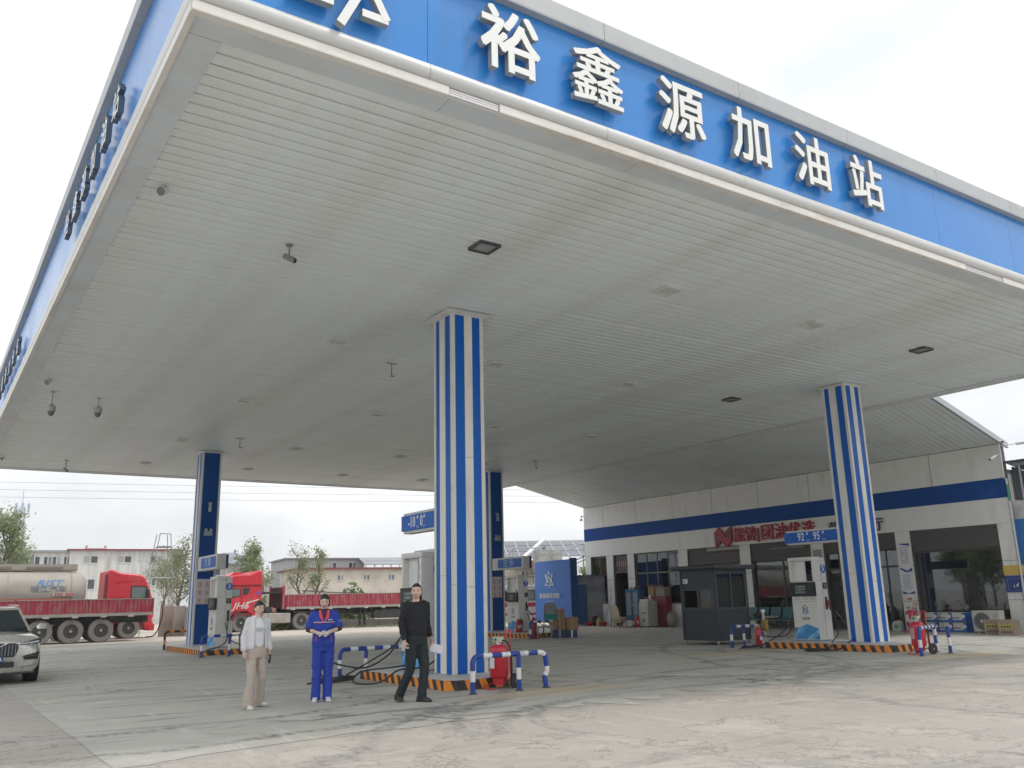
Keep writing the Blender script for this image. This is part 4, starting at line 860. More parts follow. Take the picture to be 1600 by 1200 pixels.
# ---- security cameras at the building corner
t=thing('camera_cluster','group of white security cameras on a pole at the right corner of the shop','security camera',(XB-.12,YR-.05,6.0))
MB().tube([(0,0,-1.0),(0,0,.35)],.03,8).build('pole',camw,t)
for (p,q) in (((-.02,-.0,.25),(-.32,-.25,.18)),((0,0,.1),(.35,-.5,.15)),((0,0,-.15),(-.30,.1,-.3)),((0,0,.28),(-.1,.25,.30))):
    p=Vector(p);q=Vector(q); d=(q-p).normalized(); MB().tube([p,q],.012,6).build('arm',camw,t); MB().tube([q-d*.1,q+d*.16],.05,10).build('camera_body',camw,t,smooth=True); MB().tube([q+d*.16,q+d*.17],.035,10).build('lens',black,t)
t=thing('security_camera','small white camera high on the left corner of the shop','security camera',(XB-.05,37.75,5.75)); MB().tube([(0,0,0),(-.2,.05,0)],.015,6).build('arm',camw,t); MB().tube([(-.12,.1,.0),(-.30,-.12,-.05)],.05,10).build('camera_body',camw,t,smooth=True); MB().lathe([(.07,-.25),(.08,-.18),(.03,-.12)],(-.2,.05,0),10).build('dome',camw,t,smooth=True)
# ================================================================ THINGS ALONG THE SHOP FRONT
cb=M('cupboard_blue',(.03,.12,.27),.45,var=.1)
t=thing('metal_cupboard','blue steel cupboard with two glazed doors beside the brown door','cupboard',(29.55,33.05,0)); 
MB().box(0,0,.06,.45,1.0,1.78).build('cabinet_body',cb,t,bevel=.006)
for q in (0,1):
    d=MB().box(-.02,.02+.49*q,.10,-.002,.49+.49*q,1.74).build('door',cb,t); MB().box(-.026,.10+.49*q,.55,-.0205,.41+.49*q,1.62).build('pane',M('frosted_pane',(.26,.28,.28),.3),d); MB().box(-.04,.44+.08*q-.0,.95,-.021,.47+.08*q,1.08).build('handle',steel,d)
for k,(y,c) in enumerate(((.2,(.03,.03,.03)),(.45,(.05,.05,.06)),(.75,(.3,.3,.28)))): 
    t=thing('oil_tin',('black tin','dark tin','pale tin')[k]+' on top of the blue steel cupboard','tin',(29.75,33.05+y,1.782)); MB().lathe([(.07,0),(.075,.01),(.075,.09),(.05,.1)],n=14).build('tin_body',M('tin_%d'%k,c,.4),t,smooth=True); MB().lathe([(.03,.1),(.03,.12)],n=10).build('lid',steel,t)
t=thing('red_cabinet','dark red steel cabinet behind the grey machine','cabinet',(29.7,31.35,0)); rc=M('cabinet_dark_red',(.20,.02,.035),.45)
MB().box(0,0,.03,.4,1.5,1.42).build('cabinet_body',rc,t,bevel=.006)
for q in (0,1): d=MB().box(-.018,.03+.74*q,.07,-.002,.73+.74*q,1.38).build('door',rc,t); MB().box(-.03,.66+.1*q,.7,-.0185,.69+.1*q,.8).build('handle',steel,d)
for (y,sx,sz,lab,m) in ((32.35,.42,.46,'open brown cardboard box on the dark red cabinet',card),(31.75,.6,.42,'grey brown cardboard box on the dark red cabinet, right one',M('cardboard_grey',(.24,.21,.18),.8))):
    t=thing('cardboard_box',lab,'box',(29.9,y,1.425)); MB().box(-.17,-sx/2,0,.17,sx/2,sz).build('box_body',m,t); MB().hexa([(-.17,-sx/2,sz),(-.16,-sx/2,sz),(-.16,sx/2,sz),(-.17,sx/2,sz)],[(-.27,-sx/2,sz+.09),(-.26,-sx/2,sz+.09),(-.26,sx/2,sz+.09),(-.27,sx/2,sz+.09)]).build('flap',m,t)
mc=M('machine_grey_green',(.36,.39,.36),.45,var=.08)
t=thing('service_machine','tall grey green workshop machine with a sloped control panel','machine',(28.9,31.75,0),.0)
MB().prism([(0,.06),(.62,.06),(.62,1.15),(.30,1.30),(.08,1.30),(0,1.0)],'y',0,.62).build('machine_body',mc,t,bevel=.01)
MB().hexa([(-.006,.05,1.0),(.0,.05,1.0),(.0,.57,1.0),(-.006,.57,1.0)],[(.065,.05,1.28),(.08,.05,1.28),(.08,.57,1.28),(.065,.57,1.28)]).build('control_panel',M('panel_cream',(.5,.5,.42),.5),t)
for k in range(6): MB().lathe([(.022,-.03),(.022,0)],(.02+.015*(k//3),.13+.17*(k%3),1.08+.1*(k//3)),10,'x').build('dial',scrf,t)
for k in range(3): MB().box(-.006,.12,.62+.03*k,-.0,.5,.635+.03*k).build('vent_slot',seam,t)
MB().lathe([(.08,-.006),(.08,-.0)],(0,.3,.32),16,'x').build('round_badge',M('badge_brown',(.25,.08,.05),.5),t)
for (a,c) in ((.08,.08),(.54,.08),(.08,.54),(.54,.54)): MB().lathe([(.04,-.015),(.04,.015)],(a,c,.04),10,'x').build('castor',black,t)
MB().tube(smooth_path([(.4,-.02,1.0),(.45,-.2,.9),(.5,-.25,.5),(.5,-.3,.05)]),.012,6).build('air_hose',hosem,t,smooth=True); MB().lathe([(.05,1.3),(.05,1.46),(.03,1.5)],(.45,.3,0),10).build('filler_cap',white2,t,smooth=True)
chm=M('chair_cream',(.50,.45,.34),.6,var=.12); chl=M('chair_leg_dark',(.16,.11,.07),.5)
def dining_chair(x,y,rz,lab):
    t=thing('dining_chair',lab,'chair',(x,y,0),rz,'cream chairs by the shop door')
    MB().box(-.22,-.24,.42,.22,.22,.50).build('seat',chm,t,bevel=.025); 
    MB().loft([[(-.20,.20,.5),(.20,.20,.5),(.20,.25,.5),(-.20,.25,.5)],[(-.21,.25,.72),(.21,.25,.72),(.21,.30,.72),(-.21,.30,.72)],[(-.19,.30,.93),(.19,.30,.93),(.19,.345,.93),(-.19,.345,.93)],[(-.10,.33,1.03),(.10,.33,1.03),(.10,.37,1.03),(-.10,.37,1.03)]]).build('backrest',chm,t,bevel=.012,fix=True)
    MB().box(-.21,-.235,.25,.21,.20,.418).build('seat_skirt',M('skirt_tan',(.32,.25,.16),.7),t)
    for a,c in ((-.19,-.21),(.19,-.21),(-.19,.18),(.19,.18)): MB().tube([(a,c,.418),(a*1.05,c*1.05,0)],[.02,.014],7).build('leg',chl,t)
dining_chair(28.85,34.0,2.05,'cream upholstered chair further left beside the shop door'); dining_chair(28.2,33.0,1.75,'cream upholstered chair nearer the camera, its skirt showing')
bkm=M('basin_red',(.50,.02,.025),.4)
for (x,y,lab) in ((29.5,36.95,'round red plastic basin at the left corner of the shop'),(29.6,35.95,'round red plastic basin with a broom leaning in it')):
    t=thing('red_basin',lab,'basin',(x,y,0.004)); MB().lathe([(.16,0),(.24,.17),(.26,.18),(.25,.19),(.23,.18),(.15,.012)],n=22).build('bowl',bkm,t,smooth=True); MB().lathe([(.14,.0),(.14,.014)],n=16).build('bowl_floor',bkm,t)
t=thing('broom','long handled broom leaning on the wall by the red basin','broom',(29.6,35.85,.05)); MB().tube([(0,0,.1),(.42,-.22,1.45)],.012,7).build('handle',M('broom_dark',(.08,.06,.05),.6),t); MB().box(-.10,-.05,-.0,.10,.05,.12).build('brush_head',M('broom_dark',(.08,.06,.05),.6),t)
t=thing('yellow_jug','pale yellow plastic jug between the two red basins','jug',(29.7,36.4,0)); MB().lathe([(.12,0),(.14,.03),(.14,.26),(.06,.36),(.04,.42)],n=18).build('jug_body',M('jug_yellow',(.55,.45,.12),.4),t,smooth=True); MB().tube(smooth_path([(0,.12,.15),(0,.19,.25),(0,.08,.33)]),.015,7).build('handle',M('jug_yellow',(.55,.45,.12),.4),t,smooth=True)
t=thing('black_bin','small black oval bin by the left corner of the shop','bin',(29.85,36.85,0)); MB().lathe([(.14,0),(.17,.05),(.17,.42),(.12,.5)],n=16).build('bin_body',black,t,smooth=True); MB().lathe([(.12,.5),(.03,.53)],n=12).build('lid',camg,t)
# bags and extinguishers heaped by the machine
def lump(name,x,y,r,h,mat,lab,cat,sd,part='sack'):
    t=thing(name,lab,cat,(x,y,0)); b=MB(); k=12; n=18; vs=[]
    for i in range(k+1):
        th=PI*i/k
        for j in range(n):
            a=2*PI*j/n; rr=1+.22*mnoise.noise((math.cos(a)*1.6+sd,math.sin(a)*1.6,th*1.2)); vs.append((r*rr*math.sin(th)*math.cos(a),r*rr*math.sin(th)*math.sin(a),max(.0,h/2+h/2*rr*math.cos(th))))
    b.add(vs,[(i*n+j,(i+1)*n+j,(i+1)*n+(j+1)%n,i*n+(j+1)%n) for i in range(k) for j in range(n)]); b.build(part,mat,t,smooth=True); MB().lathe([(.03,h*.95),(.05,h*1.06)],n=8).build('tied_neck',mat,t); return t
lump('plastic_bag',28.75,32.95,.30,.32,M('bag_white',(.60,.62,.64),.4,bump=.6,bscale=8),'crumpled white plastic bag on the ground behind the cream chairs','bag',1)
lump('plastic_bag',29.1,32.6,.22,.22,M('bag_white',(.60,.62,.64),.4,bump=.6,bscale=8),'smaller white plastic bag next to the red hand extinguishers','bag',2)
lump('red_bag',29.3,33.25,.24,.34,M('bag_red',(.25,.02,.03),.6),'dark red cloth bag under the blue cupboard doors','bag',3)
small_ext(28.8,32.45,0,'red hand extinguisher left of the grey machine, nearer one',s=1.1); small_ext(29.1,32.5,0,'red hand extinguisher left of the grey machine, the one behind',s=1.3)
lump('cloth_sack',29.75,31.05,.24,.72,M('sack_grey',(.24,.23,.21),.9),'grey cloth sack standing right of the machine','sack',6)
# waiting bench
tl=M('bench_teal',(.015,.11,.14),.4); t=thing('waiting_bench','row of four teal waiting seats before the middle shop window','bench',(29.45,25.1,0))
for k in range(4):
    y=1.05-.62*k
    MB().box(-.22,y-.27,.40,.22,y+.27,.44).build('seat',tl,t,bevel=.015)
    MB().hexa([(.20,y-.26,.44),(.23,y-.26,.44),(.23,y+.26,.44),(.20,y+.26,.44)],[(.32,y-.26,.88),(.345,y-.26,.88),(.345,y+.26,.88),(.32,y+.26,.88)]).build('backrest',tl,t,bevel=.01)
MB().box(-.03,-1.3,.34,.03,1.4,.40).build('beam',camg,t)
for y in (-1.0,1.1): MB().tube([(0,y,.34),(0,y,.06)],.02,8).build('leg',camg,t); MB().box(-.25,y-.02,.0,.25,y+.02,.05).build('foot',camg,t)
lump('dark_coat',29.4,25.5,.26,.25,M('coat_dark',(.06,.05,.055),.9),'dark coat lying on the teal waiting seats','coat',8,'cloth').location=(29.42,25.5,.442)
t=thing('beige_pillow','beige pillow at the front of the teal waiting seats','pillow',(29.15,24.75,.46)); MB().box(-.3,-.2,0,.3,.2,.08).build('pillow_body',M('pillow_beige',(.45,.40,.33),.9),t,bevel=.035,seg=3); MB().box(-.2,-.202,.035,.2,-.199,.045).build('piping',M('pillow_piping',(.3,.25,.2),.9),t)
# stacked cartons, air conditioner, boxes
cw=M('carton_white',(.58,.57,.54),.55,var=.06); cbl=M('carton_blue',(.02,.11,.38),.45)
for r_ in range(2):
    for k in range(3):
        y=18.02-.50*k; t=thing('drink_carton','white and blue drink carton, %s of the %s row against the shop wall'%(('leftmost','middle','rightmost')[k],('bottom','top')[r_]),'carton',(29.75,y,.33*r_+.01),0,'white and blue cartons stacked by the shop wall')
        MB().box(-.22,-.235,0,.22,.235,.315).build('box_body',cw,t,bevel=.005); MB().box(-.223,-.236,.0,-.2205,.236,.07).build('blue_band',cbl,t); MB().box(-.2235,-.236,.071,-.2203,-.13,.312).build('blue_band',cbl,t); MB().box(-.222,-.2372,.001,.22,-.2355,.314).build('blue_side',cbl,t)
        MB().lathe([(.06,-.0035),(.06,0)],(-.2205,-.17,.19),14,'x').build('round_mark',paper,t); MB().box(-.2238,-.02,.12,-.2204,.16,.15).build('print_line',navy,t); MB().box(-.2238,.16,.11,-.2204,.22,.16).build('print_mark',redp,t)
t=thing('air_conditioner','white outdoor air conditioner unit standing by the shop wall','air conditioner',(29.55,16.02,0))
MB().box(-.16,-.46,.05,.16,.46,.72).build('casing',M('ac_cream',(.60,.59,.54),.4,var=.05,stain=((.4,.36,.28),.5,3,.5,.7)),t,bevel=.015)
w=MB().lathe([(.285,-.012),(.285,0)],(-.16,.13,.385),32,'x').build('fan_ring',M('ac_ring',(.35,.35,.33),.5),t)
MB().lathe([(.265,-.004),(.265,0)],(-.172,.13,.385),32,'x').build('fan_dark',M('fan_dark',(.07,.08,.085),.6),w); MB().lathe([(.055,-.02),(.055,0)],(-.176,.13,.385),16,'x').build('hub',cw,w)
b=MB()
for r_ in (.10,.14,.18,.22,.25): b.tube([(-.186,.13+r_*math.cos(2*PI*k/28),.385+r_*math.sin(2*PI*k/28)) for k in range(29)],.0035,4,cap=False)
for k in range(8): b.tube([(-.184,.13+.055*math.cos(PI*k/4),.385+.055*math.sin(PI*k/4)),(-.184,.13+.26*math.cos(PI*k/4),.385+.26*math.sin(PI*k/4))],.003,4)
b.build('guard',M('guard_grey',(.4,.4,.38),.4),w)
for y in (-.3,.3): MB().box(-.14,y-.03,0,.14,y+.03,.05).build('foot',galv,t)
MB().box(-.166,-.42,.50,-.161,-.24,.62).build('badge_panel',M('ac_panel',(.5,.5,.46),.5),t)
cbx=M('carton_kraft',(.34,.26,.19),.7,var=.12)
for (x,y,lab) in ((28.75,15.42,'kraft carton with yellow print, left of the pair by the right edge'),(28.45,14.82,'kraft carton with yellow print, right of the pair by the right edge')):
    t=thing('kraft_carton',lab,'box',(x,y,0),.12,'kraft cartons at the right edge'); MB().box(-.25,-.24,0,.25,.24,.46).build('box_body',cbx,t,bevel=.006)
    MB().box(-.254,-.16,.20,-.251,.16,.33).build('yellow_print',M('print_yellow',(.48,.45,.05),.5),t)
    b=MB(); [b.box(-.255,-.14+.075*k,.225,-.2532,-.09+.075*k,.30) for k in range(4)]; [b.box(-.254,-.18+.06*k,.08,-.2512,-.14+.06*k,.13) for k in range(6)]; b.build('print_marks',M('print_dark',(.08,.07,.06),.6),t)
    for q in (-.2,.17): MB().box(-.2545,q,.0,-.2508,q+.014,.46).build('strap',M('strap_dull',(.45,.43,.38),.5),t)
    MB().box(-.255,-.02,.458,.255,.02,.463).build('tape_strip',M('tape_tan',(.38,.26,.15),.4),t)
t=thing('plastic_jerrycan','milky plastic jerrycan with a green label by the pier','jerrycan',(29.5,19.3,0)); MB().prism([(-.16,0),(.16,0),(.17,.26),(.08,.36),(-.1,.38),(-.17,.30)],'x',-.10,.10).build('can_body',M('can_milky',(.50,.55,.50),.4),t,bevel=.025,seg=3,rot=(0,0,0)); MB().box(-.104,-.09,.10,-.1005,.08,.25).build('label_print',M('label_green',(.10,.35,.12),.5),t); MB().lathe([(.035,.36),(.035,.41)],(0,-.08,0),12).build('cap',redp,t)
t=thing('white_bag','white paper sack leaning beside the wall extinguisher','sack',(28.95,18.3,0)); MB().box(-.1,-.14,0,.1,.14,.45).build('sack_body',M('bag_white',(.60,.62,.64),.4,bump=.6,bscale=8),t,bevel=.04,seg=3); MB().box(-.103,-.08,.15,-.1,.08,.3).build('print',M('print_grey',(.42,.42,.40),.5),t)
t=thing('green_rods','pair of thin teal rods leaning on the stacked cartons','rods',(29.4,17.75,0)); 
for q in ((0,.2,-.35),(.05,-.25,.1)): MB().tube([(q[0],q[1],0),(q[0]+.15,q[2],1.05)],.011,6).build('rod',M('rod_teal',(.06,.18,.17),.5),t)
# ================================================================ ANNEX, RIGHT EDGE
ax=thing('annex','white painted annex wall with blue panels at the right edge','building',(XB+.15,13,0)); OFF=Vector((XB+.15,13,0))
def AB(name,m,x0,y0,z0,x1,y1,z1,**k): return SB(name,m,x0,y0,z0,x1,y1,z1,par=ax,**k)
pt_=M('annex_paint',(.55,.55,.53),.7,var=.1,stain=((.30,.30,.30),.8,.8,.5,.65)); AB('wall',pt_,XB+.15,6,0,XB+.35,YR-.01,4.25)
AB('blue_board',M('board_blue',(.02,.16,.44),.4),XB+.11,6.4,2.18,XB+.148,15.095,3.64)
AB('board_panel',M('board_white',(.62,.62,.63),.4),XB+.10,6.6,3.30,XB+.109,14.70,3.58); AB('board_panel',M('board_white',(.62,.62,.63),.4),XB+.10,6.6,2.3,XB+.109,14.45,3.05)
for k in range(4): AB('yellow_tile',M('tile_yellow',(.60,.42,.08),.5),XB-.03 if k==0 else XB+.11,14.38-1.1*k+.003,1.85,XB-.004 if k==0 else XB+.148,15.60 if k==0 else 14.38-1.1*(k-1)-.003,2.15)
AB('poster_board',M('poster_navy',(.015,.04,.22),.45),XB-.03,11.5,1.28,XB-.004,15.60,1.82)
b=MB(); g=random.Random(9)
for k in range(3):
    o_=15.14-1.0*k
    for z in (1.33,1.72): b.box(XB-.034-OFF.x,o_-.42-OFF.y,z,XB-.0305-OFF.x,o_+.38-OFF.y,z+.006)
    for y in (-.42,.374): b.box(XB-.034-OFF.x,o_+y-OFF.y,1.336,XB-.0305-OFF.x,o_+y+.006-OFF.y,1.72)
b.build('poster_lines',M('poster_line',(.3,.38,.55),.5),ax)
b=MB(); b.add([(XB-.035-OFF.x,15.26-OFF.y,1.50),(XB-.035-OFF.x,15.16-OFF.y,1.60),(XB-.035-OFF.x,15.20-OFF.y,1.44)],[(0,1,2)]); b.add([(XB-.035-OFF.x,15.09-OFF.y,1.60),(XB-.035-OFF.x,15.04-OFF.y,1.66),(XB-.035-OFF.x,15.02-OFF.y,1.59)],[(0,1,2)]); b.add([(XB-.035-OFF.x,15.34-OFF.y,1.46),(XB-.035-OFF.x,15.30-OFF.y,1.56),(XB-.035-OFF.x,15.31-OFF.y,1.42)],[(0,1,2)]); b.build('poster_map',paper,ax)
lettering('wording','加油',.22,M('word_red',(.55,.08,.10),.5),ax,(-.058,1.35,3.43),-PI/2,.004,.004)
t=thing('annex_roof','dark corrugated lean-to roof beyond the right end of the shop','roof',(XB+2,10.5,5)); rf=M('corrugated_dark',(.06,.075,.095),.5)
for k in range(28):
    y=14.93-.36*k-10.5; MB().hexa([(-1.9,y-.17,.55),(6,y-.17,-.55),(6,y+.17,-.55),(-1.9,y+.17,.55)],[(-1.9,y-.17,.60),(6,y-.17,-.50),(6,y+.17,-.50),(-1.9,y+.17,.60)]).build('roof_sheet',rf,t)
for k in range(12): MB().box(-1.55+.6*k,4.50,-.70,-.97+.6*k,4.55-.0,.42-.084*k-.0).build('shade_sheet',rf,t)  # added dark sheets, standing in for shade on the shop's bright side wall
for k in range(4): MB().tube([(-1.75,4.2-2.6*k,-.75),(-1.75,4.2-2.6*k,.54)],.035,8).build('post',galv,t)
MB().box(-1.8,-5,.42,-1.7,4.4,.54).build('eaves_beam',camg,t)
for k in range(3): MB().box(0+2*k,-5,.12-.28*k,.08+2*k,4.4,.25-.28*k).build('purlin',camg,t)
t=thing('downpipe','white downpipe with a green section at the right corner of the shop','pipe',(XB-.05,YR-.08,0)); MB().tube([(0,0,.2),(0,0,4.25)],.035,10).build('pipe_run',camw,t); MB().tube([(0,0,4.252),(0,0,4.8)],.037,10).build('green_section',M('pipe_green',(.05,.3,.2),.4),t); MB().tube([(0,0,4.802),(0,0,5.0)],.035,10).build('pipe_run',camw,t)
# ================================================================ STREET BEHIND: vehicles, walls, houses, trees
def st_thing(name,lab,cat,u,v,z=0,group=None,dl=34): return thing(name,lab,cat,sp(u,v,z),STREET+R(dl),group)
def along(u,v,d,dl=34): return u+d*math.cos(R(dl)),v+d*math.sin(R(dl))
trk=M('truck_red',(.58,.026,.045),.38,var=.08,coat=.2,stain=((.38,.20,.17),.5,1.5,.52,.75)); drop=M('dropside_red',(.36,.035,.06),.6,var=.2,stain=((.36,.24,.22),.8,2.0,.45,.72),stretch=(2,2,.6))
chas=M('chassis_dark',(.035,.035,.038),.7,var=.3,stain=((.12,.105,.09),.6,2,.5,.7)); dust=M('dusty_rail',(.34,.31,.28),.8,var=.15); tyre=M('tyre_dusty',(.20,.19,.18),.85,stain=((.22,.2,.18),.6,4,.45,.7)); rim=M('rim_dusty',(.05,.047,.045),.6,var=.3); hubm=M('hub_pale',(.38,.37,.35),.5)
def truck_wheel(par,x,y,r=.52,w=.28,sgn=-1):
    t=MB().lathe([(r*.58,-w/2),(r*.93,-w/2),(r,-w/2+.05),(r,w/2-.05),(r*.93,w/2),(r*.58,w/2)],(x,y,r),28,'y',cap=False).build('wheel',tyre,par,smooth=True)
    MB().lathe([(r*.57,sgn*w*.40),(r*.57,sgn*w*.22),(r*.30,sgn*w*.12),(r*.30,sgn*w*.38),(r*.12,sgn*w*.46)],(x,y,r),22,'y',cap=True).build('rim',rim,t,smooth=True)
    MB().lathe([(r*.11,sgn*w*.46),(r*.10,sgn*w*.60)],(x,y,r),12,'y').build('hub',hubm,t)
    b=MB()
    for k in range(10): a=2*PI*k/10; b.lathe([(.02,sgn*w*.39),(.02,sgn*w*.30)],(x+math.cos(a)*r*.42,y,r+math.sin(a)*r*.42),6,'y')
    b.build('wheel_nuts',hubm,t); return t
def ribbed(L0,L1,z0,z1,y,per=.17,dp=.03):
    b=MB(); n=int((L1-L0)/per); vs=[]
    for i in range(n):
        x=L0+per*i
        for (q,d) in ((0,0),(.30,0),(.42,-dp),(.78,-dp),(.90,0)): vs.append((x+per*q,y+d))
    vs.append((L1,y)); k=len(vs); V=[(p[0],p[1],z) for z in (z0,z1) for p in vs]+[(p[0],y+.05,z) for z in (z0,z1) for p in vs]
    F=[(i,i+1,k+i+1,k+i) for i in range(k-1)]+[(3*k+i,3*k+i+1,2*k+i+1,2*k+i) for i in range(k-1)]+[(k+i,k+i+1,3*k+i+1,3*k+i) for i in range(k-1)]; b.add(V,F); return b
def trailer(lab,u,v,Ln,zt,zb,axles,headboard=False,legs=None):
    u0=0; t=st_thing('flatbed_trailer',lab,'trailer',u,v);  wd=2.3
    k=5; 
    for i in range(k):
        a,c=Ln*i/k+.04,Ln*(i+1)/k-.04; ribbed(a,c,zb,zt,0).build('side_panel',drop,t); MB().box(a,-.035,zt,c,.05,zt+.035).build('top_rail',dust,t)
        MB().box(c+.005,-.05,zb-.12,c+.075,.05,zt+.04).build('side_post',drop,t)
        ribbed(a,c,zb,zt,wd).build('side_panel',drop,t)
    MB().box(0,.06,zb-.06,Ln,wd-.06,zb+.02).build('deck',chas,t); MB().box(0,-.06,zb-.14,Ln,.0,zb-.005).build('side_rail',dust,t)
    for q in range(int(Ln/1.15)):
        b=MB(); b.box(q*1.15+.3,-.075,zb-.19,q*1.15+.55,-.062,zb-.10); b.build('latch',M('latch_pale',(.45,.43,.40),.6),t)
    for y in (.65,1.6): MB().box(.05,y,zb-.45,Ln-.05,y+.14,zb-.07).build('chassis_beam',chas,t)
    for q in range(int(Ln/1.3)): MB().box(q*1.3+.2,.02,zb-.30,q*1.3+.28,wd-.05,zb-.07).build('cross_member',chas,t)
    MB().box(Ln-.05,.0,zb-.1,Ln,wd,zt).build('end_board',drop,t)
    for a in axles:
        x=a-u0; truck_wheel(t,x,.17); truck_wheel(t,x,wd-.17,sgn=1); MB().lathe([(.06,.2),(.06,wd-.2)],(x,0,.52),10,'y').build('axle',chas,t)
        MB().box(x-.45,.5,.55,x+.45,.62,.66).build('leaf_spring',chas,t)
    if headboard:
        for (x,y) in ((-.10,.0),(-.10,wd)): MB().box(x-.1,y-.04,zb-.15,x+.02,y+.08,zt+.55).build('headboard_post',drop,t)
        MB().box(-.14,.09,zb,-.06,wd-.0,zt+.45).build('headboard',M('headboard_dark',(.10,.06,.06),.7),t); MB().box(-1.0,.3,zt+.10,-.15,2.1,zt+.2).build('tool_rack',chas,t)
    if legs:
        for x in legs: MB().box(x-u0-.06,.15,.12,x-u0+.06,.28,zb-.1).build('landing_leg',chas,t); MB().box(x-u0-.15,.08,.04,x-u0+.15,.35,.12).build('leg_foot',chas,t)
    return t
trailer('red ribbed dropside trailer with three visible dusty axles, parked at the left',*along(-16.83,41.5,-14),14,1.85,1.27,(14-5.85,14-4.57,14-3.34,14-2.12))
tr2=trailer('red ribbed dropside trailer hitched to the tractor facing left',*along(-16.4,50,3.62),12.2,1.98,1.32,(8.9,10.2,11.4),True,(4.75,5.05))
MB().box(5.6,-.03,.55,9.3,.02,1.0).build('side_guard',chas,tr2); MB().box(6.2,.3,.5,8.6,1.9,1.1).build('tool_box',M('tool_box_brown',(.10,.085,.08),.7),tr2)
# tractor unit facing +x (mirrored for the other one)
def tractor(lab,u,v,mir,outline,wheels,win,extra):
    t=st_thing('truck_tractor',lab,'truck',u,v); s=-1 if mir else 1; w=2.35
    b=MB().prism([(p[0]*s,p[1]) for p in outline],'y',0,w); b.build('cab',trk,t,bevel=.09,seg=3,fix=True)
    return t,s,w
# 1: cement tanker, cab facing right
O1=[(-2.3,.65),(-2.3,2.3),(-2.28,3.30),(-2.05,3.32),(-1.72,3.18),(-.75,3.08),(-.52,2.95),(-.28,2.4),(-.06,1.75),(.0,1.1),(.0,.45),(-.4,.40),(-.55,.9),(-.8,1.15),(-1.45,1.15),(-1.75,.9),(-1.85,.6)]
t,s,w=tractor('red high roof truck cab facing right, coupled to the cement tank',-18.17,45,False,O1,None,None,None)
MB().prism([(-1.17,1.90),(-.33,1.90),(-.40,2.42),(-.50,2.52),(-1.17,2.52)],'y',-.012,.0).build('window_frame',chas,t); MB().prism([(-1.11,1.95),(-.42,1.95),(-.47,2.40),(-.54,2.46),(-1.11,2.46)],'y',-.018,-.0125).build('side_window',M('cab_glass',(.14,.19,.18),.08,var=.3),t)
MB().box(-.45,-.22,1.95,-.30,-.05,2.35).build('mirror',chas,t,bevel=.03); MB().box(-.52,.1,2.62,-.18,w-.1,2.72).build('sun_visor',M('visor_pale',(.4,.42,.42),.4),t)
MB().prism([(-2.05,1.98),(-1.35,1.98),(-1.35,2.55),(-1.95,2.55)],'y',-.016,.0).build('sleeper_panel',trk,t,bevel=.006); MB().prism([(-1.95,2.72),(-.75,2.78),(-.85,2.98),(-1.65,3.02)],'y',-.014,.0).build('roof_panel',trk,t,bevel=.006)
MB().box(-1.73,-.012,.9,-1.715,.0,3.1).build('cab_seam',M('seam_dark_red',(.15,.01,.015),.6),t); MB().box(-2.32,-.0,1.2,-2.301,.5,3.1).build('rear_trim',M('seam_dark_red',(.15,.01,.015),.6),t)
MB().box(-.10,.0,.75,.035,.55,1.0).build('headlight',M('headlight_glass',(.6,.55,.5),.15),t,bevel=.02); MB().box(-.25,-.03,.35,.06,w,.68).build('bumper',trk,t,bevel=.03)
truck_wheel(t,-1.13,.16,.50); truck_wheel(t,-1.13,w-.16,.50,sgn=1); MB().box(-3.6,.5,.7,-2.31,1.9,.95).build('chassis_beam',chas,t); truck_wheel(t,-4.2,.2,.5);truck_wheel(t,-5.5,.2,.5)
tk=st_thing('tank_trailer','dusty grey cement tank with blue lettering behind the red dropside trailer','tanker',*along(-18.17,45.15,-3.25))
tk.scale=(1,1,.965); tm=M('tank_dusty_grey',(.37,.345,.30),.65,var=.12,stain=((.27,.25,.22),.7,.8,.45,.7),stretch=(.6,2,2))
MB().lathe([(.25,.12),(.85,.0),(1.10,-.30),(1.12,-1.0),(1.12,-12.8),(1.05,-13.1),(.3,-13.3)],(0,1.15,2.28),40,'x').build('tank',tm,tk,smooth=True)
MB().lathe([(1.13,-.66),(1.13,-.62)],(0,1.15,2.28),40,'x',cap=False).build('weld_band',dust,tk); [MB().lathe([(1.128,-q),(1.13,-q-.03),(1.128,-q-.06)],(0,1.15,2.28),40,'x',cap=False).build('weld_band',dust,tk) for q in (3.3,6.2,9.2)]
MB().box(-13,.85,3.42,-.35,1.45,3.47).build('walkway',dust,tk); MB().box(-13,.83,3.471,-.35,.86,3.75).build('walkway_side',M('walkway_tan',(.36,.33,.29),.7),tk)
for q in range(5): MB().box(-2.6-2.2*q,.80,3.50,-1.0-2.2*q,.82,3.62).build('folded_rail',M('rail_brown',(.22,.19,.16),.6),tk)
MB().box(-12.8,.35,.95,-.4,.55,1.25).build('chassis_beam',chas,tk); MB().box(-12.8,1.75,.95,-.4,1.95,1.25).build('chassis_beam',chas,tk)
for x in (-9.2,-10.6,-12.0): truck_wheel(tk,x,.1,.5)
def on_tank(name,txt,size,mat,x,z,sh=0,sx=1,bold=0):
    a=math.asin((z-2.28)/1.13); me=text_me(txt,size,mat,.006,bold,sx,sh)
    for vv in me.vertices:
        q=a+vv.co.z/1.13; rr=1.133-vv.co.y*.5; vv.co.y=1.15-rr*math.cos(q); vv.co.z=2.28+rr*math.sin(q)
    put(name,me,tk,loc=(x,0,0))
on_tank('wording','RJST',.46,M('word_blue',(.10,.23,.46),.6),-1.62,2.80,.3,1.25,.008); on_tank('wording','瑞江汽车',.34,M('word_slate',(.17,.19,.23),.6),-1.62,2.50,0,1.15,.004)
me_=M('word_red_dusty',(.50,.10,.10),.5); b=MB()
a0=math.asin((2.24-2.28)/1.13)
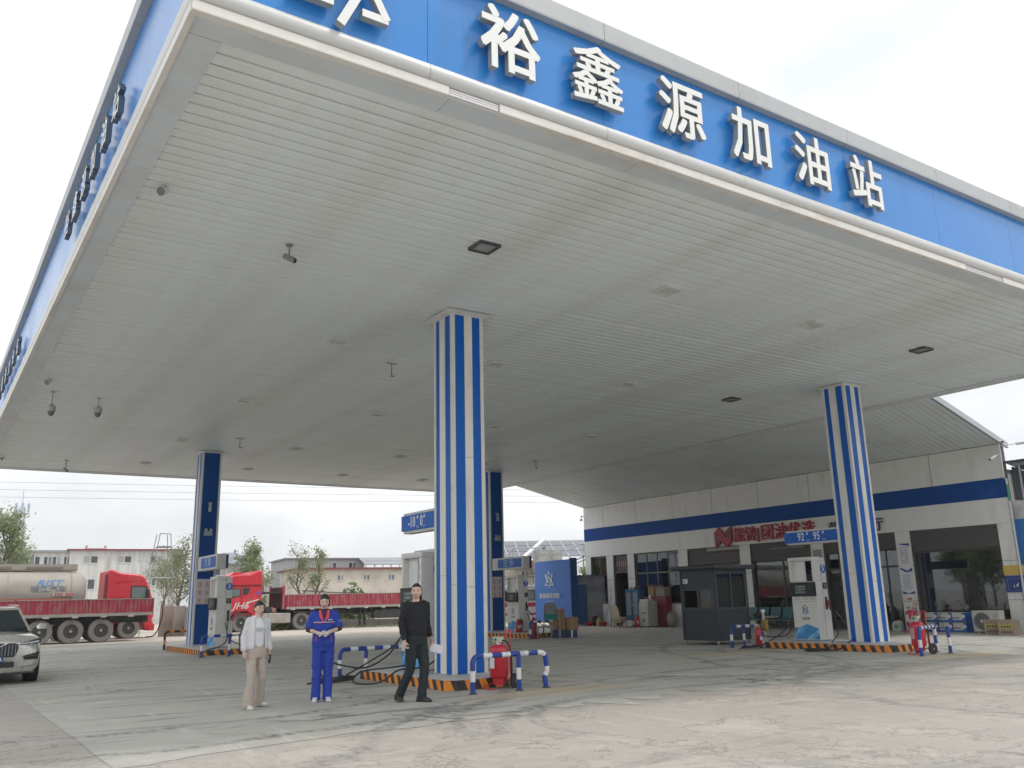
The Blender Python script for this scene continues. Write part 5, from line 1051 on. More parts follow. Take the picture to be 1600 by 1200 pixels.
for (xa,xc,m,nm) in ((-1.45,-.52,paper,'sticker'),):
    MB().box(xa,.0,2.16,xc,.016,2.34).build(nm,M('sticker_pale',(.5,.46,.43),.6),tk)
for k in range(9): 
    if k!=4: MB().box(-1.36+.095*k,-.006,2.18,-1.30+.095*k,-.0005,2.31).build('sticker_letter',me_,tk)
MB().box(-13,.0+.012,1.90,-.68,.045,2.06).build('reflective_band',M('band_rust_red',(.42,.12,.07),.6),tk)
# 2: tractor facing left
O2=[(-2.22,.62),(-2.22,3.05),(-2.18,3.40),(-1.9,3.36),(-1.45,3.16),(-1.0,3.18),(-.55,3.12),(-.15,2.86),(-.05,2.6),(.0,2.2),(.10,1.9),(.08,1.2),(.12,.5),(-.35,.38),(-.5,.85),(-.75,1.12),(-1.4,1.12),(-1.66,.9),(-1.8,.6)]
t,s,w=tractor('bright red truck cab with white slanted lettering facing left, behind pump 3',-16.4,50,True,O2,None,None,None)
MB().prism([(.10,2.30),(.10,1.82),(.98,1.96),(.98,2.38),(.15,2.38)],'y',-.012,0).build('window_frame',chas,t); MB().prism([(.16,2.28),(.16,1.87),(.93,1.99),(.93,2.33),(.2,2.33)],'y',-.018,-.0125).build('side_window',M('cab_glass',(.14,.19,.18),.08,var=.3),t)
MB().prism([(1.12,2.02),(1.12,2.42),(1.50,2.42),(1.40,2.06)],'y',-.014,0).build('rear_window',M('cab_glass_dark',(.03,.045,.05),.1),t)
MB().box(.05,-.015,2.50,2.18,.0,2.58).build('roof_groove',M('seam_dark_red',(.15,.01,.015),.6),t); MB().box(1.04,-.012,1.0,1.055,0,2.46).build('door_seam',M('seam_dark_red',(.15,.01,.015),.6),t)
MB().loft([[(.45,.7,3.08),(.45,1.6,3.08),(.5,1.6,3.12),(.5,.7,3.12)],[(.75,.6,3.1),(.75,1.7,3.1),(.75,1.7,3.30),(.75,.6,3.30)],[(1.15,.6,3.1),(1.15,1.7,3.1),(1.2,1.7,3.33),(1.2,.6,3.33)]]).build('roof_pod',trk,t,bevel=.02,fix=True)
lettering('wording','JH6',.50,M('word_white_dusty',(.62,.60,.58),.5),t,(1.0,-.008,1.42),0,.008,.008,1.2,.35)
MB().prism([(1.3,1.62),(2.05,1.80),(2.0,1.72),(1.35,1.55)],'y',-.012,0).build('swoosh',M('word_white_dusty',(.62,.60,.58),.5),t)
MB().lathe([(.13,-.006),(.13,0)],(2.0,0,2.12),6,'y').build('badge',M('badge_violet',(.16,.10,.42),.5),t)
MB().box(.02,-.20,1.75,.10,-.05,2.25).build('mirror',chas,t,bevel=.03); MB().box(-.12,-.03,.3,.35,w,.7).build('bumper',trk,t,bevel=.03); MB().box(-.09,.0,.75,.10,.3,.95).build('headlight',M('headlight_glass',(.6,.55,.5),.15),t)
MB().prism([(.45,.62),(.7,1.02),(1.5,1.02),(1.75,.62),(1.62,.62),(1.42,.9),(.78,.9),(.58,.62)],'y',-.05,.0).build('wheel_arch',M('arch_dark_red',(.18,.03,.04),.6),t)
truck_wheel(t,1.08,.16,.50); truck_wheel(t,1.08,w-.16,.50,sgn=1); truck_wheel(t,4.62,.2,.52); truck_wheel(t,4.62,w-.2,.52,sgn=1); truck_wheel(t,5.9,.2,.52)
MB().box(2.2,.55,.70,6.4,.75,.98).build('chassis_beam',chas,t); MB().box(2.2,1.6,.70,6.4,1.8,.98).build('chassis_beam',chas,t)
MB().box(2.30,-.0,.42,3.95,.55,.98).build('fuel_tank',M('fuel_tank_dusty',(.40,.37,.34),.6,stain=((.24,.21,.18),.6,2,.45,.7)),t,bevel=.05); [MB().box(q,-.012,.40,q+.05,.0,1.0).build('tank_strap',dust,t) for q in (2.6,3.5)]
MB().lathe([(.16,0),(.17,.5)],(2.55,.9,1.0),14).build('air_filter',chas,t); MB().lathe([(.22,.1),(.22,.7)],(2.9,.9,1.15),14,'y').build('air_reservoir',camg,t); MB().box(4.1,.0,.98,5.4,.45,1.04).build('mudguard',chas,t)
# white van with red stripes behind pump 7
t=st_thing('white_van','white van with red stripes, mostly hidden between pump 7 and the blue banner','van',-1.9,47.5,dl=0)
MB().prism([(0,.35),(0,1.9),(.15,2.1),(3.2,2.15),(3.6,2.0),(4.1,1.25),(4.7,1.1),(4.75,.4)],'y',0,1.8).build('body',M('van_white',(.72,.72,.70),.35),t,bevel=.05,seg=3,fix=True)
MB().box(.05,-.008,1.05,4.0,0,1.25).build('red_stripe',redm,t); MB().box(.05,-.008,.62,4.4,0,.72).build('red_stripe',redm,t); MB().box(.3,-.008,1.4,3.0,0,1.85).build('side_window',glassd,t); MB().box(.25,-.006,1.36,3.05,0.004,1.9).build('window_gasket',chas,t)
for x in (.9,3.8): truck_wheel(t,x,.1,.33,.2)
# ---- roadside low walls and concrete slabs
cwm=M('slab_brown_grey',(.34,.30,.26),.85,var=.2,stain=((.20,.18,.16),.6,1.2,.45,.7))
for k in range(5):
    u=-18.35+.66*k; t=st_thing('concrete_slab','upright weathered concrete slab, %s from the left in the row behind the leftmost column'%('first','second','third','fourth','fifth')[k],'slab',u,46.2,0,'upright concrete slabs by the road'); l=.06*math.sin(k*2.3)
    MB().hexa([(0+l,0,0),(.62+l*.5,0,0),(.62,.14,0),(0,.14,0)],[(0.03,-.05+l,1.52-.03*k),(.63,-.05,1.55-.02*k),(.63,.08,1.55-.02*k),(0.03,.08,1.52-.03*k)]).build('slab',cwm,t,bevel=.02); MB().box(.05,-.06,1.30,.10,-.052+l*.3,1.42).build('lifting_eye',galv,t)
lw=M('low_wall_grey',(.30,.29,.27),.9,var=.2,bump=.4,bscale=8)
t=st_thing('low_wall','low rough grey roadside wall behind the trailers','wall',-14.5,55)
for k in range(14): MB().box(k*2.2,0,0,k*2.2+2.17,.3,.42+.03*math.sin(k*1.7)).build('wall_block',lw,t)
t=st_thing('black_tube','bent black tube hanging against the concrete slabs','pipe',-18.2,46.0); MB().tube(smooth_path([(0,0,1.6),(.05,-.1,1.2),(-.05,-.1,.6),(-.3,-.1,.1),(-.7,-.1,.03)]),.03,8).build('tube_run',black,t,smooth=True)
t=st_thing('black_tube','second black tube arching beside the leftmost column','pipe',-17.1,46.0); MB().tube(smooth_path([(0,-.1,.2),(.2,-.1,.75),(.6,-.1,.9),(1.2,-.1,.8)]),.03,8).build('tube_run',black,t,smooth=True); MB().tube([(.12,-.12,0),(.12,-.12,1.4)],.06,8).build('stub',camg,t)
t=st_thing('pipe_frame','tall tapering steel pipe frame standing by the road','frame',-19.0,48,0); g_=galv
for q,xb,xt in ((0,-1.05,-.33),(1,.75,.22)): MB().tube([(xb,0,0),(xt,0,5.35)],.024,8).build('leg_pipe',M('frame_pipe',(.30,.29,.33),.5),t); MB().tube([(xb,1.2,0),(xt,.8,5.35)],.024,8).build('leg_pipe',M('frame_pipe',(.30,.29,.33),.5),t)
MB().tube([(-.33,0,5.35),(.22,0,5.35)],.035,8).build('top_pipe',galv,t); MB().box(-.36,0,4.62,.30,.8,4.68).build('platform',camg,t); MB().tube([(-.62,0,3.0),(.42,0,3.0)],.025,8).build('cross_pipe',galv,t)
# ---- houses
def house(name,lab,cat,u0,u1,v,ztop,m,depth=8,cap=None,capm=None,dl=26): 
    if u0>-5: dl=0
    t=st_thing(name,lab,cat,u0,v,dl=dl); Ln=u1-u0; MB().box(0,0,0,Ln,depth,ztop).build('wall',m,t)
    if cap: MB().box(-.25,-.3,ztop+.001,Ln+.3,depth+.3,ztop+cap).build('roof_edge',capm,t)
    return t
def hwin(t,x0,x1,z0,z1,cols=2,fm=None,gm=None,dark_frac=None):
    fm=fm or M('house_frame_white',(.62,.64,.64),.5); gm=gm or M('house_pane',(.08,.10,.11),.12,var=.5,scale=1.3)
    w=MB().box(x0,-.05,z0,x1,-.002,z0+.06).build('window',fm,t); b=MB(); b.box(x0,-.05,z1-.05,x1,-.002,z1); b.box(x0,-.05,z0+.06,x0+.05,-.002,z1-.05); b.box(x1-.05,-.05,z0+.06,x1,-.002,z1-.05)
    for k in range(1,cols): x=x0+(x1-x0)*k/cols; b.box(x-.03,-.049,z0+.06,x+.03,-.003,z1-.05)
    b.build('frame',fm,w)
    gl_=(gm,M('house_pane_pale',(.22,.25,.26),.2,var=.4),gm,M('house_curtain',(.38,.37,.34),.6,var=.2))
    for k in range(cols): gm=gl_[int(x0*7.3+k*3+z0*5)%4]; MB().box(x0+(x1-x0)*k/cols+.05,-.02,z0+.06,x0+(x1-x0)*(k+1)/cols-.05,-.004,z1-.05).build('pane',gm,w)
    return w
hw1=M('render_white',(.62,.62,.60),.85,var=.08,stain=((.33,.31,.28),.8,.7,.45,.75),stretch=(3,3,.35)); mar=M('maroon_edge',(.22,.05,.06),.6)
t=house('white_building','long two storey white building with rain streaks, its left part with balcony windows','building',along(-40.15,80,-25.85,26)[0],along(-40.15,80,-25.85,26)[0]+25.85,along(-40.15,80,-25.85,26)[1],6.5,hw1,cap=.16,capm=M('roof_grey',(.30,.30,.31),.6))
for (a,c) in ((-45.9,-44.5),(-44.35,-42.6),(-42.35,-40.95),(-40.75,-40.2),(-47.6,-46.0),(-49.6,-47.8)): hwin(t,a+66,c+66,5.15,6.12,4 if c-a>1 else 2)
MB().box(0,-.12,5.0,25.8,-.002,5.1).build('ledge',hw1,t)
t=house('white_building','two storey white building block with a maroon roof edge and three small upper windows','building',-40.1,-30.7,79.6,6.62,hw1,cap=.13,capm=mar)
for (a,c,z0,z1) in ((-39.0,-37.75,5.45,6.15),(-36.2,-34.95,5.5,6.15),(-33.4,-32.2,5.5,6.15),(-39.1,-37.85,3.15,4.1),(-33.1,-32.4,3.4,4.1),(-36.0,-34.8,2.3,3.2)): hwin(t,a+40.1,c+40.1,z0,z1,2)
for x in (3.35,6.1): MB().tube([(x,-.06,0),(x,-.06,6.6)],.05,6).build('drain_pipe',hw1,t)
b=MB(); b.box(1.3,2,6.76,2.9,3,6.95); b.box(1.2,2.1,6.95,1.4,2.9,7.2); b.box(2.8,2.1,6.95,3.0,2.9,7.2); b.build('roof_tank',M('tank_pink',(.55,.35,.35),.6),t)
t=house('grey_house','grey house with a hipped slate roof behind the leftmost column sign','house',-27.6,-23.3,80,5.15,M('render_grey',(.42,.42,.42),.85,var=.1))
b=MB(); b.add([(-.4,-.5,5.15),(4.8,-.5,5.15),(4.8,8.5,5.15),(-.4,8.5,5.15),(1.6,3.6,6.35),(2.7,3.6,6.35)],[(0,1,5,4),(1,2,5),(2,3,4,5),(3,0,4),(0,3,2,1)]); b.build('roof',M('roof_slate',(.23,.25,.30),.6,var=.15),t); MB().box(2.6,3.5,6.3,2.75,3.7,6.65).build('finial',camg,t)
hwin(t,2.0,3.25,4.1,4.9,2); hwin(t,.5,1.5,4.1,4.9,2)
t=house('grey_building','long flat roofed grey building with four white framed upper windows','building',-21.9,-14.3,85,5.68,M('render_grey2',(.46,.46,.47),.85,var=.1),cap=.1,capm=M('roof_grey',(.30,.30,.31),.6))
for px in (-21.35,-19.6,-17.95,-15.95): hwin(t,px+21.9,px+.85+21.9,4.6,5.35,2)
hwin(t,.55,1.4,2.9,3.5,2)
t=house('beige_building','low beige rendered building with a maroon edge and four small windows','building',-18.3,-4.5,75,4.28,M('render_beige',(.60,.565,.49),.85,var=.08,stain=((.36,.32,.26),.7,.5,.45,.7)),cap=.14,capm=mar)
for px in (-17.3,-15.05,-12.75,-10.5,-7.8): hwin(t,px+18.3,px+.62+18.3,3.3,3.82,2,gm=M('house_pane_green',(.16,.20,.19),.2,var=.4))
def sag(t,A,B,s,r,m,name='cable',n=16):
    A=Vector(A);B=Vector(B); MB().tube([A.lerp(B,k/n)-Vector((0,0,4*s*(k/n)*(1-k/n))) for k in range(n+1)],r,5).build(name,m,t,smooth=True)
sag(t,(.3,-.1,2.55),(9.5,-.1,2.2),.12,.04,chas)
t=house('pale_house','low pale house far behind the spindly trees','house',-33,-19,96,4.1,M('render_pale',(.48,.47,.45),.85,var=.1),cap=.12,capm=M('roof_grey',(.30,.30,.31),.6)); hwin(t,4.5,5.8,2.6,3.5,2); hwin(t,8,9.2,2.6,3.5,2)
t=house('brick_shed','small red brick shed behind the trailer headboard','shed',-16.6,-12.6,66,1.75,M('brick_dull',(.34,.17,.12),.85,var=.3,scale=8)); MB().box(-.1,-.1,1.76,4.1,3,1.86).build('roof',M('roof_grey',(.30,.30,.31),.6),t)
t=st_thing('mossy_roof_block','grey stone roofed building overgrown with lime green creeper behind pump 1','building',-9.2,95); MB().prism([(0,0),(0,5.0),(1.3,7.0),(9,7.0),(9,0)],'y',0,6).build('wall',M('stone_grey',(.25,.25,.24),.9,var=.3,scale=3),t)
# solar arrays
sol=M('solar_cell_dark',(.035,.045,.065),.12,var=.3); solf=M('solar_frame',(.42,.44,.46),.4,metal=.5)
def solar(lab,u,v,z0,z1,Ln,dep,nc,nr):
    t=st_thing('solar_array',lab,'solar panels',u,v,dl=5 if u>-5 else 20); 
    def P(a,c,h=0): return (a*Ln,c*dep,z0+(z1-z0)*c+h)
    for i in range(nc):
        for j in range(nr):
            a0,a1,c0,c1=i/nc+.004,(i+1)/nc-.004,j/nr+.012,(j+1)/nr-.012
            MB().hexa([P(a0,c0),P(a1,c0),P(a1,c1),P(a0,c1)],[P(a0,c0,.04),P(a1,c0,.04),P(a1,c1,.04),P(a0,c1,.04)]).build('panel',sol,t)
    for i in range(nc+1): MB().hexa([P(i/nc-.003,0,-.03),P(i/nc+.003,0,-.03),P(i/nc+.003,1,-.03),P(i/nc-.003,1,-.03)],[P(i/nc-.003,0,.05),P(i/nc+.003,0,.05),P(i/nc+.003,1,.05),P(i/nc-.003,1,.05)]).build('frame_rail',solf,t)
    for i in range(0,nc+1,2): MB().tube([(i/nc*Ln,.0,0),(i/nc*Ln,0,z0)],.05,6).build('post',galv,t); MB().tube([(i/nc*Ln,dep,0),(i/nc*Ln,dep,z1)],.05,6).build('post',galv,t)
    return t
solar('large array of dark solar panels above the yard left of the shop',-3.4,66,4.45,5.95,13,5,14,3); solar('strip of dark solar panels on the roof right of the grey building',-14.2,84,4.9,5.75,6.5,4,8,2)
t=st_thing('white_gutter','white sloping flashing strip crossing the solar array','gutter',.55,65.6,dl=0); MB().tube([(0,0,4.45),(1.75,4.8,6.05)],.13,6).build('strip',white2,t)
t=house('stained_wall_block','pale stained concrete wall block behind the blue banner','wall',1.15,3.0,58,4.5,M('render_stained',(.46,.45,.43),.9,var=.2,scale=1.6,stain=((.25,.24,.23),.8,1.1,.42,.6)),depth=3); MB().box(.0,-.03,4.2,1.8,-.002,4.28).build('ledge',galv,t)
t=house('beige_house','beige house with a red tiled porch between pump 7 and the banner','house',-2.6,1.1,60,3.5,M('render_beige2',(.48,.45,.39),.85,var=.15),depth=4); hwin(t,2.9,3.45,2.75,3.3,2); MB().hexa([(2.2,-.7,3.5),(3.9,-.7,3.5),(3.9,.2,3.5),(2.2,.2,3.5)],[(2.7,-.1,3.95),(3.7,-.1,3.95),(3.7,.2,3.95),(2.7,.2,3.95)]).build('roof',M('tile_dull_red',(.32,.10,.08),.7),t)
t=st_thing('tube_rack','steel tube rack against the solar array','rack',-.2,57,dl=0); [MB().tube(p,.04,6).build('tube',galv,t) for p in ([(-.6,0,3.9),(0,0,4.6),(1.6,0,4.6),(1.8,0,4.4)],[(0,0,0),(0,0,4.6)],[(3.4,0,4.3),(4.2,0,4.75),(5.2,0,4.85)],[(5.2,0,0),(5.2,0,4.85)])]
t=st_thing('utility_pole','concrete pole carrying grey electrical boxes left of the shop','pole',4.25,52,dl=0); MB().tube([(0,0,0),(0,0,4.75)],[.14,.11],10).build('pole',M('pole_concrete',(.42,.40,.37),.8),t,smooth=True)
for (x,z,sx,sz) in ((-.2,4.2,.3,.4),(.22,4.35,.25,.3),(0,3.8,.5,.25),(.3,3.9,.2,.35)): MB().cbox(x,-.1,z,sx,.25,sz).build('electrical_box',M('box_pale',(.46,.46,.44),.6),t)
sag(t,(0,0,3.9),(-6,-2,2.7),.4,.03,chas); sag(t,(0,0,3.7),(-6,-2,2.55),.4,.025,chas); sag(t,(0,0,4.4),(4,-1,4.4),.1,.025,chas)
# blue welcome banner (a curved screen) with a dark blue return
t=st_thing('welcome_banner','curved blue welcome banner with white emblem and characters left of the shop','banner',.94,46.5,dl=-53)
b=MB(); k=14; bl=[]
for i in range(k+1): x=2.85*i/k; bl.append((x,-.20*math.sin(PI*i/k)))
zt=lambda x: 3.28+.01*x
b.add([(p[0],p[1],.36) for p in bl]+[(p[0],p[1],zt(p[0])) for p in bl]+[(p[0],p[1]+.03,.36) for p in bl]+[(p[0],p[1]+.03,zt(p[0])) for p in bl],[(i,i+1,k+1+i+1,k+1+i) for i in range(k)]+[(3*k+3+i,3*k+3+i+1,2*k+2+i+1,2*k+2+i) for i in range(k)]+[(k+1+i,k+2+i,3*k+4+i,3*k+3+i) for i in range(k)])
b.build('screen_cloth',M('banner_blue',(.08,.20,.60),.55,var=.10,scale=.9,bump=.3,bscale=3,stain=((.03,.26,.55),.6,.5,.45,.7)),t,smooth=True)
MB().box(2.86,-.02,.15,2.9,.42,3.38).build('side_return',M('return_navy',(.01,.075,.24),.5),t); MB().tube([(0,.05,0),(0,.05,3.1)],.03,8).build('post',galv,t)
b=MB(); emblem(b,.50,.012); b.build('emblem',white2,t,loc=(1.42,-.212,2.35),rot=(0,0,.0)); lettering('wording','裕鑫源欢迎您',.27,white2,t,(1.42,-.212,1.55),0,.008,.004)
MB().box(1.15,-.214,1.30,1.7,-.206,1.312).build('underline',white2,t)
t=st_thing('shed','grey walled shed with a dark corrugated roof and blue door, left of the shop','shed',3.05,47.2,dl=0); MB().box(0,0,0,2.4,3,2.55).build('wall',M('render_stained2',(.34,.34,.33),.9,var=.2,scale=1.6,stain=((.2,.2,.2),.7,1.4,.42,.6)),t)
MB().box(.12,-.03,.1,.62,-.001,2.1).build('door',M('door_blue',(.015,.08,.20),.5),t)
for k in range(12): MB().prism([(.21*k-.05,2.56),(.21*k+.05,2.62),(.21*k+.15,2.56),(.21*k+.15,2.53),(.21*k+.05,2.59),(.21*k-.05,2.53)],'y',-.25,3.1).build('roof_sheet',rf,t)
# lattice tower and overhead wires
t=st_thing('lattice_tower','faint distant lattice communications tower on the left','tower',-90.2,160); tw=M('tower_steel',(.42,.48,.54),.6)
for sx in (-1,1):
    for sy in (-1,1): MB().tube([(sx*1.3,sy*1.3,0),(sx*.45,sy*.45,19.5)],.12,5).build('leg',tw,t)
for k in range(10):
    z0,z1=2*k,2*k+2; f0,f1=1.3-.085*k*.98,1.3-.085*(k+1)*.98
    b=MB(); [b.tube([(s_*f0,-f0,z0),(-s_*f1,-f1,z1)],.06,4) for s_ in (-1,1)]; b.build('brace',tw,t)
MB().lathe([(1.4,18.6),(1.4,18.8)],n=14).build('platform',tw,t); MB().tube([(0,0,19.5),(0,0,23)],.08,5).build('mast',tw,t); [MB().box(-.2+x,-.9,19,.2+x,-.7,20.5).build('antenna',M('antenna_blue',(.35,.42,.55),.5),t) for x in (-1,0,1)]
for k,(z0,z1) in enumerate(((10.25,9.1),(9.75,8.55),(9.25,8.1))):
    t=st_thing('overhead_wire','thin overhead wire crossing the sky behind the canopy, %s of three'%('topmost','middle','lowest')[k],'wire',-35.5,58,dl=17); sag(t,(-25,0,z0-.1),(75,0,z0-.1),.35,.012,M('wire_grey',(.30,.31,.32),.6),'wire_run',40)
# ---- trees
bark=M('bark_grey',(.16,.13,.10),.9,var=.3,scale=8)
def leafm(nm,c):
    m=M(nm,c,.55,var=.35,scale=.9); n=m.node_tree.nodes; l=m.node_tree.links; b=n['Principled BSDF']; src=b.inputs['Base Color'].links[0].from_socket
    tr=n.new('ShaderNodeBsdfTranslucent'); l.new(src,tr.inputs[0]); ms=n.new('ShaderNodeMixShader'); ms.inputs[0].default_value=.55; o=[x for x in n if x.type=='OUTPUT_MATERIAL'][0]
    l.new(b.outputs[0],ms.inputs[1]); l.new(tr.outputs[0],ms.inputs[2]); l.new(ms.outputs[0],o.inputs[0]); return m
def tree(u,v,h,r,sd,lm,lab,nl=1800,ls=.11,low=.3,sparse=.5,nlimb=12,name='spring_tree'):
    g=random.Random(sd); t=st_thing(name,lab,'tree',u,v); pts=[Vector((0,0,0))]; n=7
    for i in range(1,n+1): pts.append(Vector((g.uniform(-.12,.12)*h*.12*i/2,g.uniform(-.1,.1)*h*.1*i/2,h*.86*i/n)))
    r0=.022*h; b=MB(); b.tube(pts,[r0*(1-.85*i/n) for i in range(n+1)],7)
    ends=[]
    for k in range(nlimb):
        q=low+(1-low)*(k+.5)/nlimb*.95; i=min(int(q*n),n-1); p=pts[i].lerp(pts[i+1],q*n-i); a=g.uniform(0,2*PI); ln=r*(1.15-q*.75)*g.uniform(.7,1.15)
        d=Vector((math.cos(a),math.sin(a),g.uniform(.45,1.1))).normalized(); m1=p+d*ln*.5+Vector((0,0,g.uniform(-.05,.1))); e=p+d*ln+Vector((g.uniform(-.2,.2),g.uniform(-.2,.2),g.uniform(.1,.35)*ln*.6))
        b.tube([p,m1,e],[r0*.4*(1-q*.5),r0*.24,r0*.07],5)
        for s_ in range(4):
            w=g.uniform(.35,1); bp=p.lerp(m1,w*2) if w<.5 else m1.lerp(e,w*2-1); dd=Vector((g.uniform(-1,1),g.uniform(-1,1),g.uniform(0,1.3))).normalized(); ee=bp+dd*ln*g.uniform(.25,.5); b.tube([bp,ee],[r0*.12,r0*.04],4); ends.append((bp,ee))
        ends.append((m1,e))
    ends.append((pts[-2],pts[-1]+Vector((0,0,h*.12))))
    b.build('trunk',bark,t,smooth=True)
    b=MB(); nl=int(nl*1.35); wts=[g.random()**1.2 for _ in ends]
    for _ in range(nl):
        a,e=g.choices(ends,wts)[0]; p=a.lerp(e,g.uniform(.15,1.15))+Vector((g.gauss(0,1),g.gauss(0,1),g.gauss(0,1)))*r*.10*sparse
        s=ls*.66*g.uniform(.55,1.45); n_=Vector((g.uniform(-1,1),g.uniform(-1,1),g.uniform(-.3,1))).normalized(); x=n_.orthogonal().normalized()*s; y=n_.cross(x)*g.uniform(.5,.8)
        b.add([p-x,p-y*.8,p+x,p+y*.8],[(0,1,2,3)])
    b.build('crown',lm,t); return t
lg=leafm('leaf_fresh',(.27,.32,.17)); lp=leafm('leaf_pale_bud',(.27,.30,.18)); ld=leafm('leaf_mid',(.15,.20,.09)); ll=leafm('leaf_lime',(.26,.32,.06))
tree(-34.6,60,8.9,2.2,11,lg,'leafy light green poplar at the far left edge',5200,.14,.15,1.3,22)
tree(-36.0,58,7.0,1.8,12,lg,'second light green poplar partly cut off by the left edge',3000,.14,.15,1.3,18)
tree(-22.0,56,4.8,2.3,21,lp,'spindly young tree with pale buds behind the pipe frame, left one',1500,.09,.25,1.1,12)
tree(-20.3,54,5.4,2.0,22,lp,'spindly young tree with pale buds next to the leftmost column',2400,.10,.25,1.2,14)
tree(-17.4,58,5.6,1.7,23,lg,'bushy young tree just right of the leftmost column',2400,.11,.25,1.2,13)
tree(-15.9,54,5.2,1.25,24,lg,'upright young tree standing right behind the red truck cab',2300,.10,.2,1.2,14)
tree(-14.6,60,5.6,1.9,25,lp,'thin forked tree with few leaves left of the grey building',1100,.09,.35,1.0,11)
tree(-12.7,57,5.6,1.3,26,lg,'slender leaning tree in front of the grey building',900,.09,.35,1.0,10)
tree(-9.2,98,7.0,2.2,27,lp,'distant budding tree above the solar strip, left one',900,.14,.4,1.2,10); tree(-7.6,98,7.2,1.8,28,lg,'distant leafier tree above the solar strip, right one',1300,.14,.4,1.2,10)
tree(-2.9,100,7.7,2.2,29,lp,'distant bare topped tree behind the mossy roof',500,.12,.4,1.2,9)
tree(4.6,58,3.7,1.0,30,lg,'small green tree between the pole and the shop',1500,.11,.2,1.2,12); tree(2.0,75,5.0,2.0,31,ld,'dark green tree below the solar array',1800,.14,.2,1.2,12)
tree(-28.5,88,5.6,2.5,32,ld,'darker tree behind the pipe frame',2200,.15,.2,1.3,12)
for k,(x,y,h) in enumerate(((-13,40,6.5),(-19,45,7.5),(-9,37,5.2),(-25,48,8.0))):
    du,dv=x*UX+y*UY,x*VX+y*VY
    tree(du,dv,h,2.4,60+k,(lg,ld)[k%2],('bushy green tree left of the trucks, nearest the road','tall green tree left of the trucks','small green tree left of the trucks','tallest green tree farther left of the trucks')[k],2200,.16,.2,1.3,16)
def bushy(u,v,z,r,h,n,m,lab,sd):
    g=random.Random(sd); t=st_thing('creeper_bush',lab,'bush',u,v,z); b=MB()
    for _ in range(n):
        a=g.uniform(0,2*PI); q=g.random()**.5; zz=g.random(); p=Vector((math.cos(a)*q*r,math.sin(a)*q*r*.5,h*zz*(1-q*.6))); s=.13*g.uniform(.6,1.3); n_=Vector((g.uniform(-1,1),g.uniform(-1,.3),g.uniform(0,1))).normalized(); x=n_.orthogonal().normalized()*s; y=n_.cross(x)
        b.add([p-x,p-y*.8,p+x,p+y*.8],[(0,1,2,3)])
    b.build('foliage',m,t); [MB().tube([(0,0,0),(g.uniform(-r,r)*.5,0,h*.6)],.03,5).build('stem',bark,t) for _ in range(3)]
bushy(-6.6,94,5.0,2.4,1.9,1500,ll,'lime green creeper over the grey stone roof behind pump 1',41); bushy(-11.5,63,0,1.6,3.2,1800,ld,'dark green bush behind the trailer headboard',42); bushy(-15.0,52.5,0,2.2,1.5,900,lg,'low green bush behind the red truck cab',43); bushy(-18.2,57,0,1.5,2.8,1500,ld,'green bush right behind the leftmost column',44)
g=random.Random(8)
t=None; b=MB()
for _ in range(500):
    u=g.uniform(-14,4); v=54.6+g.gauss(0,.12); p=Vector(sp(u,v,g.uniform(0,.12)*g.random())); s=.05; b.add([p+Vector((-s,0,0)),p+Vector((s,0,0)),p+Vector((g.uniform(-.05,.05),0,.15*g.random()+.04))],[(0,1,2)])
b.build('weeds',lg,kind='stuff',label='tufts of weeds along the foot of the roadside wall')
# ================================================================ PARKED SUV (left edge)
cp=M('car_champagne',(.62,.60,.56),.27,metal=.5,var=.03,coat=.8); ck=M('car_black_trim',(.015,.016,.018),.35); chr_=M('car_chrome',(.7,.72,.74),.12,metal=1); cgl=M('car_glass',(.018,.026,.03),.04,var=.2)
t=thing('parked_car','champagne SUV facing the camera, cut off by the left edge','car',(1.46,21.0,0),.02); t.scale=(1,1,.955)
def bodysec(y,w,zt,zs,zb,nose=0):
    h=[(0,zb),(w*.86,zb),(w*.965,zb+.14),(w,.62),(w*.985,zs-.16),(w*.94,zs-.04),(w*.82,zs+.01),(w*.45,zt-.01),(0,zt)]
    f=lambda x: y+nose*(x/.95)**2
    return [(x,f(x),z) for x,z in h]+[(-x,f(x),z) for x,z in h[-2:0:-1]]
secs=[bodysec(*q) for q in ((0.0,.84,.76,.72,.34,.20),(.03,.88,.90,.84,.26,.20),(.14,.92,.975,.92,.22,.17),(.45,.945,1.03,.98,.22,.08),(.9,.95,1.07,1.01,.22,0),(1.3,.95,1.09,1.03,.22,0),(2.6,.95,1.06,1.04,.22,0),(4.1,.945,1.05,1.04,.24,0),(4.55,.90,1.0,1.0,.3,-.06),(4.68,.84,.9,.88,.4,-.1))]
MB().loft(secs).build('body',cp,t,smooth=30,fix=True)
def gsec(y,w,z): return [(-w,y,z),(-w*.5,y-.03,z+.012),(0,y-.04,z+.016),(w*.5,y-.03,z+.012),(w,y,z)]
def strip(A,B,name,m,th=(0,0,0)):
    b=MB(); n=len(A); b.add(A+B,[(i,i+1,n+i+1,n+i) for i in range(n-1)]); return b.build(name,m,t,smooth=True,fix=False)
